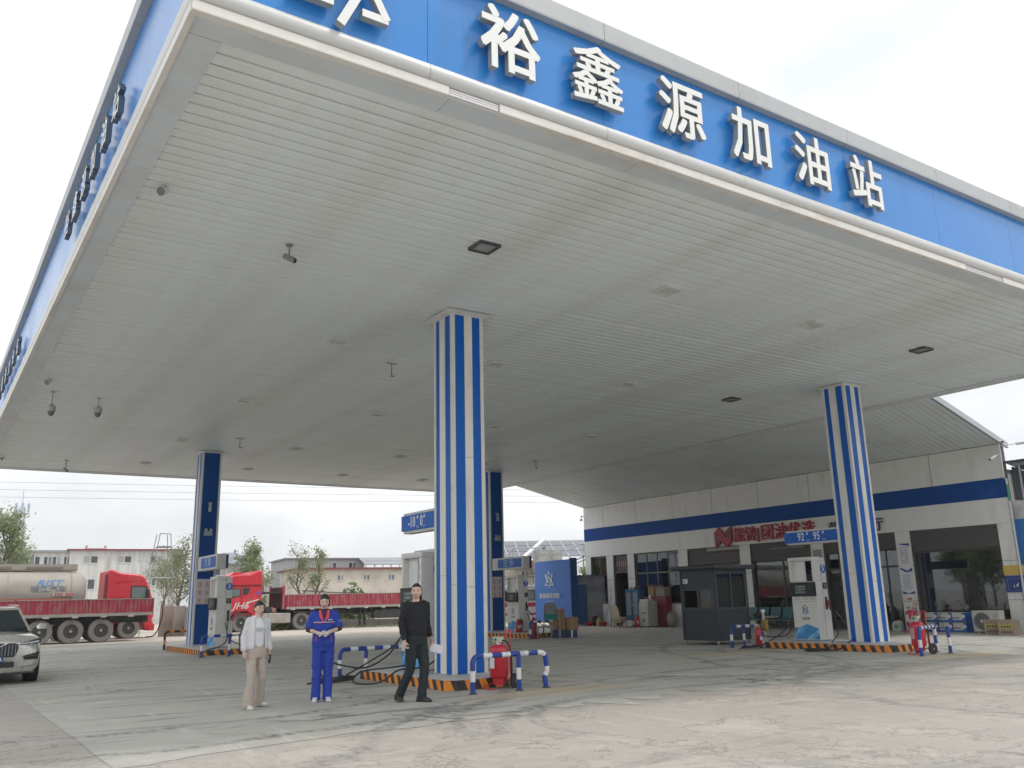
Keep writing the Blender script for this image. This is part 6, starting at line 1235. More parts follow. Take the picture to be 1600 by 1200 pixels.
# greenhouse: solid cabin, glass skins proud of it, roof
MB().loft([[(-.84,1.22,1.03),(.84,1.22,1.03),(.84,4.45,1.03),(-.84,4.45,1.03)],[(-.66,2.02,1.56),(.66,2.02,1.56),(.64,4.15,1.58),(-.64,4.15,1.58)]]).build('pillars',cp,t,bevel=.03,fix=True)
MB().loft([[(-.67,2.0,1.555),(.67,2.0,1.555),(.65,4.2,1.57),(-.65,4.2,1.57)],[(-.62,2.06,1.60),(.62,2.06,1.60),(.60,4.1,1.62),(-.60,4.1,1.62)],[(-.5,2.3,1.625),(.5,2.3,1.625),(.5,3.9,1.64),(-.5,3.9,1.64)]]).build('roof',cp,t,bevel=.02,fix=True)
def wp(x,s,o=.012): # point on windscreen plane
    y=1.22+(.80)*s; z=1.03+.53*s; n_=Vector((0,-.53,.80)).normalized(); w=.84-(.18)*s; return (x*w+n_.x*o,y+n_.y*o,z+n_.z*o)
MB().add([wp(-.93,.06),wp(.93,.06),wp(.90,.95),wp(-.90,.95),wp(-.93,.06,.001),wp(.93,.06,.001),wp(.90,.95,.001),wp(-.90,.95,.001)],[(0,1,2,3),(0,4,5,1),(1,5,6,2),(2,6,7,3),(3,7,4,0)]).build('windscreen',cgl,t)
for s in (-1,1):
    MB().add([(s*.845,1.60,1.09),(s*.845,4.2,1.09),(s*.69,3.95,1.50),(s*.695,2.2,1.50)],[(0,1,2,3) if s>0 else (3,2,1,0)]).build('side_window',cgl,t)
    MB().tube([(s*.61,2.2,1.64),(s*.60,3.9,1.66)],.018,6).build('roof_rail',chr_,t)
    m_=MB().loft([[(s*.93,1.42,1.12),(s*.98,1.42,1.12),(s*.98,1.48,1.16),(s*.93,1.48,1.16)],[(s*1.00,1.38,1.09),(s*1.16,1.40,1.10),(s*1.15,1.48,1.23),(s*1.00,1.48,1.24)]]).build('mirror',cp,t,bevel=.02,fix=True); MB().box(s*1.01,1.484,1.11,s*1.14,1.49,1.22).build('mirror_glass',chr_,m_); MB().box(s*.99,1.375,1.075,s*1.14,1.45,1.10).build('mirror_base',ck,m_)
    # headlight with slim T shaped lamp
    fy=lambda x: .20*(x/.95)**2
    def F(x,z,o=-.012,zs=0): 
        y0=.0 if z<.80 else (.03 if z<.90 else .10); base={True:.02}[True]; return (s*x,fy(x)+ (0.0+max(0,z-.74)*.42)+o,z)
    hl=MB().hexa([F(.50,.80,-.02),F(.90,.84,-.02),F(.90,.84,.05),F(.50,.80,.05)],[F(.50,.835,-.02),F(.905,.955,-.035),F(.905,.955,.05),F(.50,.845,.05)]).build('headlight',M('lamp_lens_dark',(.07,.08,.09),.08),t,fix=True)
    MB().hexa([F(.46,.815,-.032),F(.86,.86,-.034),F(.86,.86,-.02),F(.46,.815,-.02)],[F(.46,.83,-.032),F(.86,.885,-.034),F(.86,.885,-.02),F(.46,.83,-.02)]).build('lamp_bar',M('lamp_bar_white',(.8,.82,.85),.15),hl,fix=True)
    MB().hexa([F(.62,.50,-.02),F(.86,.50,-.015),F(.86,.50,.03),F(.62,.50,.03)],[F(.58,.58,-.02),F(.88,.66,-.012),F(.88,.66,.03),F(.58,.58,.03)]).build('side_intake',ck,t,fix=True); MB().hexa([F(.60,.565,-.03),F(.86,.585,-.026),F(.86,.585,-.018),F(.60,.565,-.018)],[F(.60,.572,-.03),F(.86,.592,-.026),F(.86,.592,-.018),F(.60,.572,-.018)]).build('intake_trim',chr_,t,fix=True)
    MB().hexa([F(.55,.34,-.03),F(.88,.38,-.02),F(.88,.38,.02),F(.55,.34,.02)],[F(.55,.37,-.03),F(.88,.41,-.02),F(.88,.41,.02),F(.55,.37,.02)]).build('lower_trim',chr_,t,fix=True)
    for y in (.92,3.75):
        w_=MB().lathe([(.22,-.115),(.33,-.115),(.355,-.09),(.355,.09),(.33,.115),(.22,.115)],(s*.83,y,.355),26,'x').build('wheel',black,t,smooth=True); MB().lathe([(.22,s*.118),(.20,s*.095),(.05,s*.11)],(s*.83,y,.355),16,'x').build('rim',steel,w_,smooth=True)
        MB().lathe([(.41,.0),(.41,s*.03)],(s*.922,y,.375),28,'x').build('wheel_arch',ck,t)
b=MB(); b.prism([(-.44,.60),(-.40,.56),(.40,.56),(.44,.60),(.48,.74),(.46,.83),(.40,.86),(-.40,.86),(-.46,.83),(-.48,.74)],'y',-.02,.06); gr=b.build('grille',ck,t,fix=True)
for k in range(15): x=-.42+.06*k; MB().box(x-.006,-.035+.03*(abs(x)/.5)**2,.60,x+.006,-.0205,.83).build('grille_bar',M('bar_blue_chrome',(.25,.30,.38),.15,metal=.9),gr)
b=MB(); P_=[(-.48,.74),(-.44,.60),(-.40,.56),(.40,.56),(.44,.60),(.48,.74),(.46,.83),(.40,.86),(-.40,.86),(-.46,.83),(-.48,.74)]; b.tube([(p[0],-.028,p[1]) for p in P_],.010,6); b.tube([(-.28,-.042,.60),(.26,-.042,.85)],.013,6); b.build('grille_surround',chr_,gr)
MB().lathe([(.06,-.012),(.06,0)],(0,-.04,.725),20,'y').build('round_badge',chr_,gr)
MB().box(-.42,-.01,.36,.42,.03,.47).build('lower_grille',ck,t); pl=MB().box(-.22,-.045,.475,.22,-.03,.59).build('number_plate',M('plate_blue',(.01,.06,.30),.4),t); lettering('plate_letters','XA',.12,white2,pl,(.115,-.048,.53),0,.003,.002)
MB().box(-.86,.3,.20,.86,4.4,.24).build('underbody',ck,t)
MB().box(-.8,1.16,1.045,.8,1.24,1.07).build('cowl',ck,t)
for x in (-.3,.25): MB().tube([(x,1.20,1.075),(x+.5,1.36,1.155)],.008,5).build('wiper',ck,t)

# ================================================================ .0022
hm=bpy.data.materials.new('haze_air'); hm.use_nodes=True; hn=hm.node_tree.nodes; hn.clear(); ho=hn.new('ShaderNodeOutputMaterial'); hv=hn.new('ShaderNodeVolumePrincipled')
hv.inputs['Color'].default_value=(.93,.96,1,1); hv.inputs['Density'].default_value=.0007; hm.node_tree.links.new(hv.outputs[0],ho.inputs['Volume'])
MB().box(-720,-520,-1,920,1120,26).build('haze',hm,kind='stuff',label='thin bright spring haze over the whole place')
# ================================================================ PEOPLE
skin=M('skin',(.68,.455,.365),.5,var=.07,scale=14,stain=((.46,.20,.14),.35,9,.5,.7)); hairm=M('hair_black',(.018,.015,.014),.42,var=.3,scale=40,bump=.5,bscale=90)
def remesh(b,vox,amp=0,fs=7,sd=0,sm=3,wr=0):
    me=b.data('tmp',skin); bm=bmesh.new(); bm.from_mesh(me); bmesh.ops.recalc_face_normals(bm,faces=bm.faces); bm.to_mesh(me); bm.free()
    o=bpy.data.objects.new('tmp',me)
    m=o.modifiers.new('r','REMESH'); m.mode='VOXEL'; m.voxel_size=vox
    s=o.modifiers.new('s','SMOOTH'); s.factor=.5; s.iterations=sm
    r=evald(o); bpy.data.meshes.remove(me)
    if amp:
        for v in r.vertices:
            p=v.co; n=v.normal
            d=mnoise.noise((p.x*fs+sd,p.y*fs,p.z*fs*1.5))*amp+mnoise.noise((p.x*fs*2.3,p.y*fs*2.3+sd,p.z*fs*3.5))*amp*.6
            if wr: d+=wr*max(0,mnoise.noise((p.x*4+sd,p.y*4,p.z*22+2*mnoise.noise((p.x*9,p.y*9,p.z*5)))))
            v.co=p+n*d
    return r
def grid_ring(c,rx,ry,n=18,rot=0,tilt=0,pw=1.0):
    o=[]
    for j in range(n):
        a=2*PI*j/n; ca,sa=math.cos(a),math.sin(a); x=rx*math.copysign(abs(ca)**pw,ca); y=ry*math.copysign(abs(sa)**pw,sa)
        xr=x*math.cos(rot)-y*math.sin(rot); yr=x*math.sin(rot)+y*math.cos(rot); o.append((c[0]+xr,c[1]+yr,c[2]+tilt*x))
    return o
def ell(b,c,r,n=14,k=10,M_=None):
    vs=[]
    for i in range(1,k):
        th=PI*i/k
        for j in range(n):
            a=2*PI*j/n; v=Vector((r[0]*math.sin(th)*math.cos(a),r[1]*math.sin(th)*math.sin(a),r[2]*math.cos(th)))
            vs.append((M_@v if M_ else v)+Vector(c))
    top=len(vs); a=Vector((0,0,r[2])); q=Vector((0,0,-r[2])); vs+=[(M_@a if M_ else a)+Vector(c),(M_@q if M_ else q)+Vector(c)]
    fs=[(i*n+j,(i+1)*n+j,(i+1)*n+(j+1)%n,i*n+(j+1)%n) for i in range(k-2) for j in range(n)]+[(top,j,(j+1)%n) for j in range(n)]+[(top+1,(k-2)*n+(j+1)%n,(k-2)*n+j) for j in range(n)]
    b.add(vs,fs)
def head(b,c,Mh,s=1):
    """skull, jaw, nose, ears, eye sockets as one deformed sphere plus blobs"""
    n,k=28,24; vs=[]
    for i in range(1,k):
        th=PI*i/k
        for j in range(n):
            a=2*PI*j/n; x=math.sin(th)*math.cos(a); y=math.sin(th)*math.sin(a); z=math.cos(th)
            X=.074*x; Y=.094*y; Z=.114*z
            if z<0: X*=1-.30*z*z; Y*=(1-.10*z*z) if y<0 else (1-.42*z*z)
            if y<0:
                Y*=1-.07*(1-abs(x))*.5
                e=math.exp(-((abs(X)-.030)**2/.00022+(Z-.008)**2/.00018)); Y+=.0085*e          # sockets
                e=math.exp(-(X*X/.0012+(Z-.030)**2/.00012)); Y-=.003*e                              # brow
                e=math.exp(-((abs(X)-.040)**2/.0003+(Z+.022)**2/.0005)); Y-=.004*e                  # cheeks
                e=math.exp(-(X*X/.0004+(Z+.095)**2/.0003)); Y-=.008*e                               # chin
                e=math.exp(-(X*X/.0005+(Z+.058)**2/.00012)); Y-=.005*e                              # lips
            vs.append(Vector((X,Y,Z))*s)
    vs+= [Vector((0,0,.114))*s,Vector((0,0,-.114*.98))*s]; top=(k-1)*n
    fs=[(i*n+j,(i+1)*n+j,(i+1)*n+(j+1)%n,i*n+(j+1)%n) for i in range(k-2) for j in range(n)]+[(top,j,(j+1)%n) for j in range(n)]+[(top+1,(k-2)*n+(j+1)%n,(k-2)*n+j) for j in range(n)]
    b.add([Mh@v+Vector(c) for v in vs],fs)
    P=lambda x,y,z: Mh@(Vector((x,y,z))*s)+Vector(c)
    b.tube([P(0,-.088,.018),P(0,-.096,-.004),P(0,-.107,-.026),P(0,-.096,-.036)],[.006*s,.009*s,.0135*s,.010*s],8)
    for q in (-1,1):
        b.tube([P(q*.010,-.096,-.029),P(q*.013,-.088,-.030)],[.008*s,.006*s],6)
        ell(b,P(q*.076,.010,-.008),(.008*s,.018*s,.030*s),10,8,Mh)
    return P
def face(P,par,s,Mh,lipc=(.50,.23,.19)):
    for q in (-1,1):
        b=MB(); ell(b,P(q*.030,-.0815,.006),(.0135*s,.006*s,.0058*s),10,8,Mh); b.build('eye_white',M('eye_white',(.55,.52,.48),.3),par,smooth=True)
        b=MB(); ell(b,P(q*.030,-.0865,.006),(.0062*s,.0035*s,.0055*s),8,6,Mh); b.tube([P(q*.016,-.0865,.0075),P(q*.030,-.0895,.0118),P(q*.046,-.080,.0085)],.0019*s,5); b.build('eye',M('eye_dark',(.015,.01,.008),.2),par,smooth=True)
        b=MB(); b.tube([P(q*.016,-.0925,.026),P(q*.030,-.0925,.031),P(q*.048,-.080,.026)],[.0026*s,.0032*s,.0018*s],5); b.build('eyebrow',hairm,par)
    b=MB(); b.tube([P(-.024,-.0855,-.057),P(-.010,-.0975,-.0545),P(0,-.0985,-.0565),P(.010,-.0975,-.0545),P(.024,-.0855,-.057)],[.0022*s,.0045*s,.0042*s,.0045*s,.0022*s],6)
    b.tube([P(-.018,-.090,-.063),P(0,-.098,-.066),P(.018,-.090,-.063)],[.0025*s,.0055*s,.0025*s],6); b.build('lips',M('lips',lipc,.45),par,smooth=True)
def hair(c,Mh,s,style,par):
    n,k=36,30; vs=[]; 
    for i in range(1,k):
        th=PI*i/k
        for j in range(n):
            a=2*PI*j/n; x=math.sin(th)*math.cos(a); y=math.sin(th)*math.sin(a); z=math.cos(th)
            g=1+.035*mnoise.noise((x*6,y*6,z*2))
            X=.083*x*g; Y=.103*y*g+.002; Z=.121*z*g+.003
            if style=='bob':
                if z<.15: X*=1.08; Y=Y*(1.0 if y>0 else .9); 
                if z<0: X=.086*math.copysign(min(1,abs(x)*1.2+.02),x)*(1+.06*z); Y=Y*1.05+.012; Z=max(Z,-.080)
                front = y<-.10 and z<.52-.25*abs(x) and abs(x)<.90
            elif style=='tied':
                if z<-.35: Y*=.8; X*=.8
                front = (y<-.20 and z<.44-.15*abs(x)) or (z<.02 and y<.10) or z<-.45
                if y<-.1 and z>=.5: Z-=.004
            else:   # short, receding
                X*=.965; Y*=.975; Z*=.975
                front = (y<-.28 and z<.60-.15*abs(x)) or (z<.0 and y<.06) or z<-.30
            if front: X*=.74;Y*=.74;Z*=.80
            vs.append(Mh@(Vector((X,Y,Z))*s)+Vector(c))
    vs+= [Mh@(Vector((0,0,.124 if style!='short' else .120))*s)+Vector(c),Mh@(Vector((0,0,-.09))*s)+Vector(c)]; top=(k-1)*n
    fs=[(i*n+j,(i+1)*n+j,(i+1)*n+(j+1)%n,i*n+(j+1)%n) for i in range(k-2) for j in range(n)]+[(top,j,(j+1)%n) for j in range(n)]+[(top+1,(k-2)*n+(j+1)%n,(k-2)*n+j) for j in range(n)]
    b=MB(); b.add(vs,fs)
    if style=='tied': ell(b,Mh@(Vector((0,.105,-.03))*s)+Vector(c),(.028*s,.03*s,.045*s),10,8,Mh)
    b.build('hair',hairm,par,smooth=70)
def hand(b,w,d,nrm,side,curl=.5,s=1,spread=1.0):
    """w wrist, d pointing direction, nrm = palm-facing direction, side=+1 when the thumb lies along nrm x d"""
    d=Vector(d).normalized(); nrm=Vector(nrm); nrm=(nrm-d*nrm.dot(d)).normalized(); x=nrm.cross(d).normalized()*side; w=Vector(w)
    pal=[w+d*.0*s,w+d*.035*s,w+d*.075*s,w+d*.092*s]; rs=[.020,.030,.036,.034]; rt=[.017,.015,.014,.012]
    b.tube(pal,[r*s for r in rs],12,ry=[r*s for r in rt],side=x)
    for k,(o_,ln) in enumerate(((.028,.070),(.0095,.078),(-.0095,.073),(-.027,.058))):
        p=w+d*.082*s+x*o_*s; dd=(d+x*o_*2.5*spread).normalized(); c=curl*(1+.08*k)
        l1,l2,l3=ln*.45*s,ln*.32*s,ln*.26*s; q1=(dd*math.cos(c*.6)+nrm*math.sin(c*.6)); q2=(dd*math.cos(c*1.5)+nrm*math.sin(c*1.5)); q3=(dd*math.cos(c*2.3)+nrm*math.sin(c*2.3))
        a=p-dd*.02*s; b.tube([a,p,p+q1*l1,p+q1*l1+q2*l2,p+q1*l1+q2*l2+q3*l3],[.0092*s,.0092*s,.0088*s,.008*s,.0062*s],8)
    p=w+d*.022*s+x*.022*s; q=(d*.62+x*.70+nrm*.35).normalized(); q2=(d*.85+x*.25+nrm*.5).normalized()
    b.tube([p-q*.012*s,p+q*.022*s,p+q*.045*s,p+q*.045*s+q2*.028*s],[.013*s,.0125*s,.0105*s,.008*s],8)
def limbt(b,pts,rs,n=14): b.tube(pts,rs,n)
def person(lab,loc,rz,sc,P,style,cloth,head_rot,s_head=1.0):
    t=thing('person',lab,'person',loc,rz); t.scale=(sc,sc,sc); b=MB(); V=Vector
    hc=V(P['head']); Mh=Matrix.Rotation(head_rot[0],3,'Z')@Matrix.Rotation(head_rot[1],3,'X')@Matrix.Rotation(head_rot[2],3,'Y')
    Pf=head(b,hc,Mh,s_head); nk=V(P['neck']); b.tube([nk+V((0,.01,-.06)),nk+V((0,.0,.0)),hc+V((0,.022,-.055))],[.066,.052,.052],14)
    for k in ('L','R'):
        sh,el,wr=V(P['sh'+k]),V(P['el'+k]),V(P['wr'+k]); b.tube([sh,sh.lerp(el,.4),el,el.lerp(wr,.3),wr],[.044,.042,.036,.036,.0235],12)
        hp,kn,an=V(P['hip'+k]),V(P['kn'+k]),V(P['an'+k]); b.tube([hp,hp.lerp(kn,.45),kn,kn.lerp(an,.3),an],[.085,.072,.052,.052,.036],12)
        ell(b,an+V((0,-.01,-.03)),(.026,.045,.022),10,8)
    b.loft([grid_ring((P['hx'],0,.86),.14,.10),grid_ring((P['hx'],0,1.03),.12,.085),grid_ring((P['cx'],0,1.25),.15,.10),grid_ring((P['cx'],.01,1.38),.14,.07),grid_ring((P['cx'],.01,1.44),.06,.05)])
    core=remesh(b,.008,sm=2)
    hb=MB()
    for k in ('L','R'): hand(hb,P['wr'+k],P['hd'+k],P['hn'+k],P['hs'+k],P.get('hc'+k,.5),.98)
    bm=bmesh.new(); bm.from_mesh(core); h2=hb.data('tmp',skin); bm.from_mesh(h2); bm.to_mesh(core); bm.free(); bpy.data.meshes.remove(h2); core.materials.clear(); core.materials.append(skin)
    core.polygons.foreach_set('use_smooth',[True]*len(core.polygons)); o=put('body',core,t); face(Pf,t,s_head,Mh); hair(hc,Mh,s_head,style,t)
    cloth(t,P,Pf,Mh); return t
def cloth_put(name,b,mat,t,vox=.010,amp=.004,sd=0,sm=4,wr=.004,label=None):
    me=remesh(b,vox,amp*1.3,7,sd,sm,wr*1.7); me.materials.clear(); me.materials.append(mat); me.polygons.foreach_set('use_smooth',[True]*len(me.polygons)); return put(name,me,t,label=label)
def trousers(t,P,mat,hem=(.075,.075),flare=False,kr=.068,sd=0,thick=.098):
    b=MB(); V=Vector; hx=P['hx']; b.loft([grid_ring((hx,0,.80),.155,.115,pw=.85),grid_ring((hx,.005,.88),.172,.13,pw=.85),grid_ring((hx,0,.97),.158,.118,pw=.9),grid_ring((hx,0,1.04),.142,.10)])
    for k in ('L','R'):
        hp,kn,an=V(P['hip'+k]),V(P['kn'+k]),V(P['an'+k]); low=an+V((0,.0,-.05 if flare else -.052)); q=kn.lerp(low,.5)
        b.tube([hp+V((0,0,.03)),hp.lerp(kn,.35),hp.lerp(kn,.75),kn,q,kn.lerp(low,.85),low],[thick,thick*.95,kr+.012,kr,(hem[0]+kr)/2*(.93 if flare else 1),hem[0]*.96,hem[0]],16,ry=[thick*.97,thick*.93,kr+.012,kr,(hem[1]+kr)/2,hem[1]*.96,hem[1]],side=(0,1,0))
    return cloth_put('trousers',b,mat,t,.012,.004,sd,4,.007)
def shoes(t,P,mat,sole,ang=(0,0)):
    for k,a in zip(('L','R'),ang):
        an=Vector(P['an'+k]); Mz=Matrix.Rotation(a,3,'Z'); b=MB()
        def q(x,y,z): v=Mz@Vector((x,y,0)); return (an.x+v.x,an.y+v.y,an.z-.075+z)
        b.loft([[q(-.030,.075,.012),q(.030,.075,.012),q(.028,.07,.075),q(-.028,.07,.075)],[q(-.036,.0,.012),q(.036,.0,.012),q(.032,.0,.10),q(-.032,.0,.10)],[q(-.042,-.09,.012),q(.042,-.09,.012),q(.033,-.07,.07),q(-.033,-.07,.07)],[q(-.038,-.15,.012),q(.038,-.15,.012),q(.027,-.14,.045),q(-.027,-.14,.045)],[q(-.020,-.178,.014),q(.020,-.178,.014),q(.014,-.17,.034),q(-.014,-.17,.034)]])
        me=remesh(b,.006,sm=4); me.materials.clear(); me.materials.append(mat); me.polygons.foreach_set('use_smooth',[True]*len(me.polygons)); o=put('shoe',me,t)
        MB().prism([(q(x,y,0)[0],q(x,y,0)[1]) for x,y in ((-.034,.08),(.034,.08),(.04,.0),(.046,-.09),(.040,-.155),(.02,-.182),(-.02,-.182),(-.040,-.155),(-.046,-.09),(-.04,0))],'z',an.z-.078,an.z-.058).build('sole',sole,o)
# ---- 1 woman in the white jacket
jw=M('jacket_white',(.66,.66,.68),.7,bump=.25,bscale=60); tsm=M('tshirt_white',(.70,.71,.74),.75,bump=.15,bscale=70); bg_=M('trousers_beige',(.45,.385,.335),.75,bump=.15,bscale=70); shw=M('shoe_white',(.68,.68,.66),.5); soleg=M('sole_grey',(.40,.39,.37),.6)
def arc_shell(secs,a0,a1,th,n=20):
    """open shell: secs=(cx,cy,z,rx,ry); angles measured from -Y"""
    b=MB(); V_=[]
    for sgn in (1,0):
        for (cx,cy,z,rx,ry) in secs:
            for j in range(n+1):
                a=a0+(a1-a0)*j/n; o=th*sgn; V_.append((cx+(rx+o)*math.sin(a),cy-(ry+o)*math.cos(a),z))
    m=len(secs); F=[]
    for i in range(m-1):
        for j in range(n): p=i*(n+1)+j; q=m*(n+1)+p; F.append((p,p+1,p+n+2,p+n+1)); F.append((q+n+1,q+n+2,q+1,q))
    for i in range(m-1):
        for j in (0,n): p=i*(n+1)+j; q=m*(n+1)+p; F.append((p,p+n+1,q+n+1,q) if j==0 else (q,q+n+1,p+n+1,p))
    for i in (0,m-1):
        for j in range(n): p=i*(n+1)+j; q=m*(n+1)+p; F.append((p,q,q+1,p+1) if i==0 else (p+1,q+1,q,p))
    b.add(V_,F); return b
def cl_woman(t,P,Pf,Mh):
    V=Vector; b=MB(); b.loft([grid_ring((P['hx'],-.0,.955),.150,.118),grid_ring((P['hx'],-.0,1.04),.142,.112),grid_ring((P['cx'],-.01,1.20),.155,.125),grid_ring((P['cx'],-.01,1.28),.155,.128),grid_ring((P['cx'],.0,1.37),.14,.085),grid_ring((P['cx'],.0,1.435),.075,.066)])
    cloth_put('tshirt',b,tsm,t,.011,.003,3,3,.004)
    MB().box(-.075,-.1385,1.215,.085,-.1335,1.275).build('print_patch',M('print_sage_blue',(.42,.47,.48),.7,var=.5,scale=20),t)
    secs=[(P['hx'],0,.93,.170,.125),(P['hx'],0,.99,.178,.135),(P['hx'],0,1.08,.170,.132),(P['cx'],0,1.22,.170,.143),(P['cx'],0,1.32,.166,.128),(P['cx'],.005,1.39,.155,.10),(P['cx'],.01,1.43,.10,.082),(P['cx'],.012,1.47,.075,.075)]
    b=arc_shell(secs,R(30),R(330),.012,26); 
    for k in ('L','R'):
        sh,el,wr=V(P['sh'+k]),V(P['el'+k]),V(P['wr'+k]); s_=-1 if sh.x<0 else 1
        b.tube([sh+V((-s_*.05,0,.02)),sh+V((s_*.005,0,.002)),sh.lerp(el,.5),el,el.lerp(wr,.5),el.lerp(wr,.86),el.lerp(wr,.9),wr+(wr-el).normalized()*.0],[.046,.056,.056,.055,.054,.053,.041,.040],14)
    cloth_put('jacket',b,jw,t,.0105,.004,5,3,.006)
    for k in ('R',):
        sh,el,wr=V(P['sh'+k]),V(P['el'+k]),V(P['wr'+k]); s_=-1 if sh.x<0 else 1
        b=MB(); b.tube([p+V((s_*.068,-.01,.0)) for p in (sh+V((-s_*.03,0,.045)),sh.lerp(el,.15),sh.lerp(el,.5),el,el.lerp(wr,.5),el.lerp(wr,.82))],[.014]*6,8,ry=[.008]*6,side=(0,1,0)); b.build('sleeve_stripe',M('stripe_black',(.02,.02,.022),.6),t,smooth=True)
    trousers(t,P,bg_,(.088,.090),True,.066,7,.092); shoes(t,P,shw,soleg,(.5,.1))
    w=V(P['wrL'])+V(P['hdL']).normalized()*.10; MB().box(-.012,-.035,-.075,.004,.035,.075,Matrix.Translation(w+V((.0,-.02,-.03)))@Matrix.Rotation(.2,4,'X')).build('phone',M('phone_black',(.02,.02,.025),.2),t,bevel=.004)
    g=M('glasses_wire',(.45,.42,.38),.3,metal=.7); b=MB()
    for q in (-1,1): b.tube([Pf(q*.031+.019*math.cos(2*PI*i/12),-.100,.004+.014*math.sin(2*PI*i/12)) for i in range(13)],.0011,5,cap=False); b.tube([Pf(q*.050,-.099,.006),Pf(q*.078,.0,.004)],.0011,5)
    b.tube([Pf(-.012,-.101,.006),Pf(.012,-.101,.006)],.0011,5); b.build('glasses',g,t)
PW=dict(head=(.01,-.02,1.585),neck=(.005,.0,1.47),hx=.0,cx=.0,shR=(-.165,.0,1.39),elR=(-.235,.02,1.13),wrR=(-.245,-.05,.905),shL=(.165,0,1.39),elL=(.215,.05,1.13),wrL=(.235,.0,.90),
  hdR=(.05,-.15,-1),hnR=(1,-.0,0),hsR=-1,hcR=.9,hdL=(-.05,-.15,-1),hnL=(-1,0,0),hsL=1,hcL=.8,
  hipR=(-.085,0,.88),knR=(-.115,-.10,.475),anR=(-.165,-.10,.085),hipL=(.085,0,.88),knL=(.105,-.02,.475),anL=(.155,.16,.10))
person('woman in an open white jacket and flared beige trousers, holding a phone',(4.30,13.22,0),.12,.885,PW,'tied',cl_woman,(.12,.02,0),1.02)
# ---- 2 attendant
ub=M('uniform_blue',(.012,.045,.36),.65,bump=.2,bscale=60); coll=M('collar_coral',(.66,.07,.085),.6); brn=M('undersleeve_brown',(.06,.028,.024),.8); glv=M('glove_white',(.62,.58,.56),.6)
def cl_att(t,P,Pf,Mh):
    V=Vector; b=MB(); b.loft([grid_ring((0,0,.865),.180,.132),grid_ring((0,0,.92),.188,.142,pw=.92),grid_ring((0,0,1.05),.180,.138),grid_ring((0,-.005,1.22),.192,.150,pw=.95),grid_ring((0,-.0,1.32),.190,.128),grid_ring((0,.005,1.385),.165,.095),grid_ring((0,.01,1.44),.085,.07)])
    for k in ('L','R'):
        sh,el,wr=V(P['sh'+k]),V(P['el'+k]),V(P['wr'+k]); s_=-1 if sh.x<0 else 1
        b.tube([sh+V((-s_*.06,0,.02)),sh+V((s_*.0,0,.005)),sh.lerp(el,.5),sh.lerp(el,.93)],[.052,.062,.066,.072],14)
    cloth_put('uniform_jacket',b,ub,t,.011,.004,11,3,.006)
    MB().loft([grid_ring((0,0,.862),.172,.126),grid_ring((0,0,.862+.045),.176,.13)],).build('waistband',M('uniform_blue_dark',(.010,.035,.28),.65),t,smooth=True)
    for k in ('L','R'):
        sh,el,wr=V(P['sh'+k]),V(P['el'+k]),V(P['wr'+k]); b=MB(); b.tube([sh.lerp(el,.85),el,el.lerp(wr,.28)],[.050,.050,.043],12); b.build('undersleeve',brn,t,smooth=True)
        b=MB(); hand(b,P['wr'+k],P['hd'+k],P['hn'+k],P['hs'+k],P['hc'+k],1.12); b.tube([wr-(wr-el).normalized()*.035,wr+(wr-el).normalized()*.02],[.031,.027],12); b.build('glove',glv,t,smooth=True)
    # open collar: two lapels and a ring
    b=MB()
    for s_ in (-1,1): b.hexa([(s_*.005,-.150,1.255),(s_*.072,-.128,1.335),(s_*.085,-.062,1.43),(s_*.040,-.075,1.43)],[(s_*.005,-.160,1.26),(s_*.080,-.140,1.34),(s_*.095,-.068,1.455),(s_*.050,-.090,1.452)])
    b.build('collar',coll,t,bevel=.004,fix=True); MB().tube([(.075*math.cos(a)*1.0,.012+.066*math.sin(a),1.448) for a in [PI*(-.12+1.24*i/12) for i in range(13)]],.016,8).build('collar_back',coll,t,smooth=True)
    MB().lathe([(.060,1.43),(.057,1.475)],(0,.0,0),16).build('undershirt_neck',brn,t,smooth=True); MB().prism([(-.035,1.43),(.035,1.43),(0,1.31)],'y',-.128,-.115).build('undershirt',brn,t)
    # reflective piping, zip pockets, badges
    b=MB()
    for (z,m_) in ((1.262,0),): b.tube([(.187*math.sin(a),-.158*math.cos(a)-.002,z) for a in [R(-62+124*i/20) for i in range(21)]],[.007]*21,6)
    b.build('reflective_piping',M('piping_silver',(.52,.50,.52),.4),t,smooth=True); b=MB(); b.tube([(.188*math.sin(a),-.1595*math.cos(a)-.002,1.252) for a in [R(-62+124*i/20) for i in range(21)]],[.004]*21,6); b.build('red_piping',coll,t,smooth=True)
    for s_ in (-1,1): MB().tube([(s_*.105,-.136,1.085),(s_*.128,-.128,.955)],[.006,.006],6).build('pocket_piping',coll,t)
    for x in (.065,.105): MB().box(x,-.151,1.290,x+.028,-.139,1.304).build('chest_badge',white2,t)
    MB().box(.238,-.06,1.235,.256,-.015,1.285).build('arm_badge',M('badge_white_blue',(.45,.55,.70),.5),t)
    MB().box(-.004,-.1555,.90,.004,-.150,1.25).build('placket',M('uniform_blue_dark',(.010,.035,.28),.65),t)
    trousers(t,P,ub,(.074,.078),False,.075,13,.098); shoes(t,P,shw,soleg,(.25,-.15))
PA=dict(head=(.0,-.015,1.59),neck=(0,.0,1.475),hx=0,cx=0,shR=(-.175,.0,1.395),elR=(-.250,.0,1.145),wrR=(-.075,-.205,1.085),shL=(.175,0,1.395),elL=(.255,.0,1.155),wrL=(.075,-.215,1.10),
  hdR=(.9,-.1,-.25),hnR=(.1,.6,.8),hsR=-1,hcR=.45,hdL=(-.9,-.15,-.05),hnL=(.0,.5,-.9),hsL=-1,hcL=.5,
  hipR=(-.088,0,.88),knR=(-.095,-.012,.475),anR=(-.105,.0,.085),hipL=(.088,0,.88),knL=(.085,-.005,.475),anL=(.08,.0,.085))
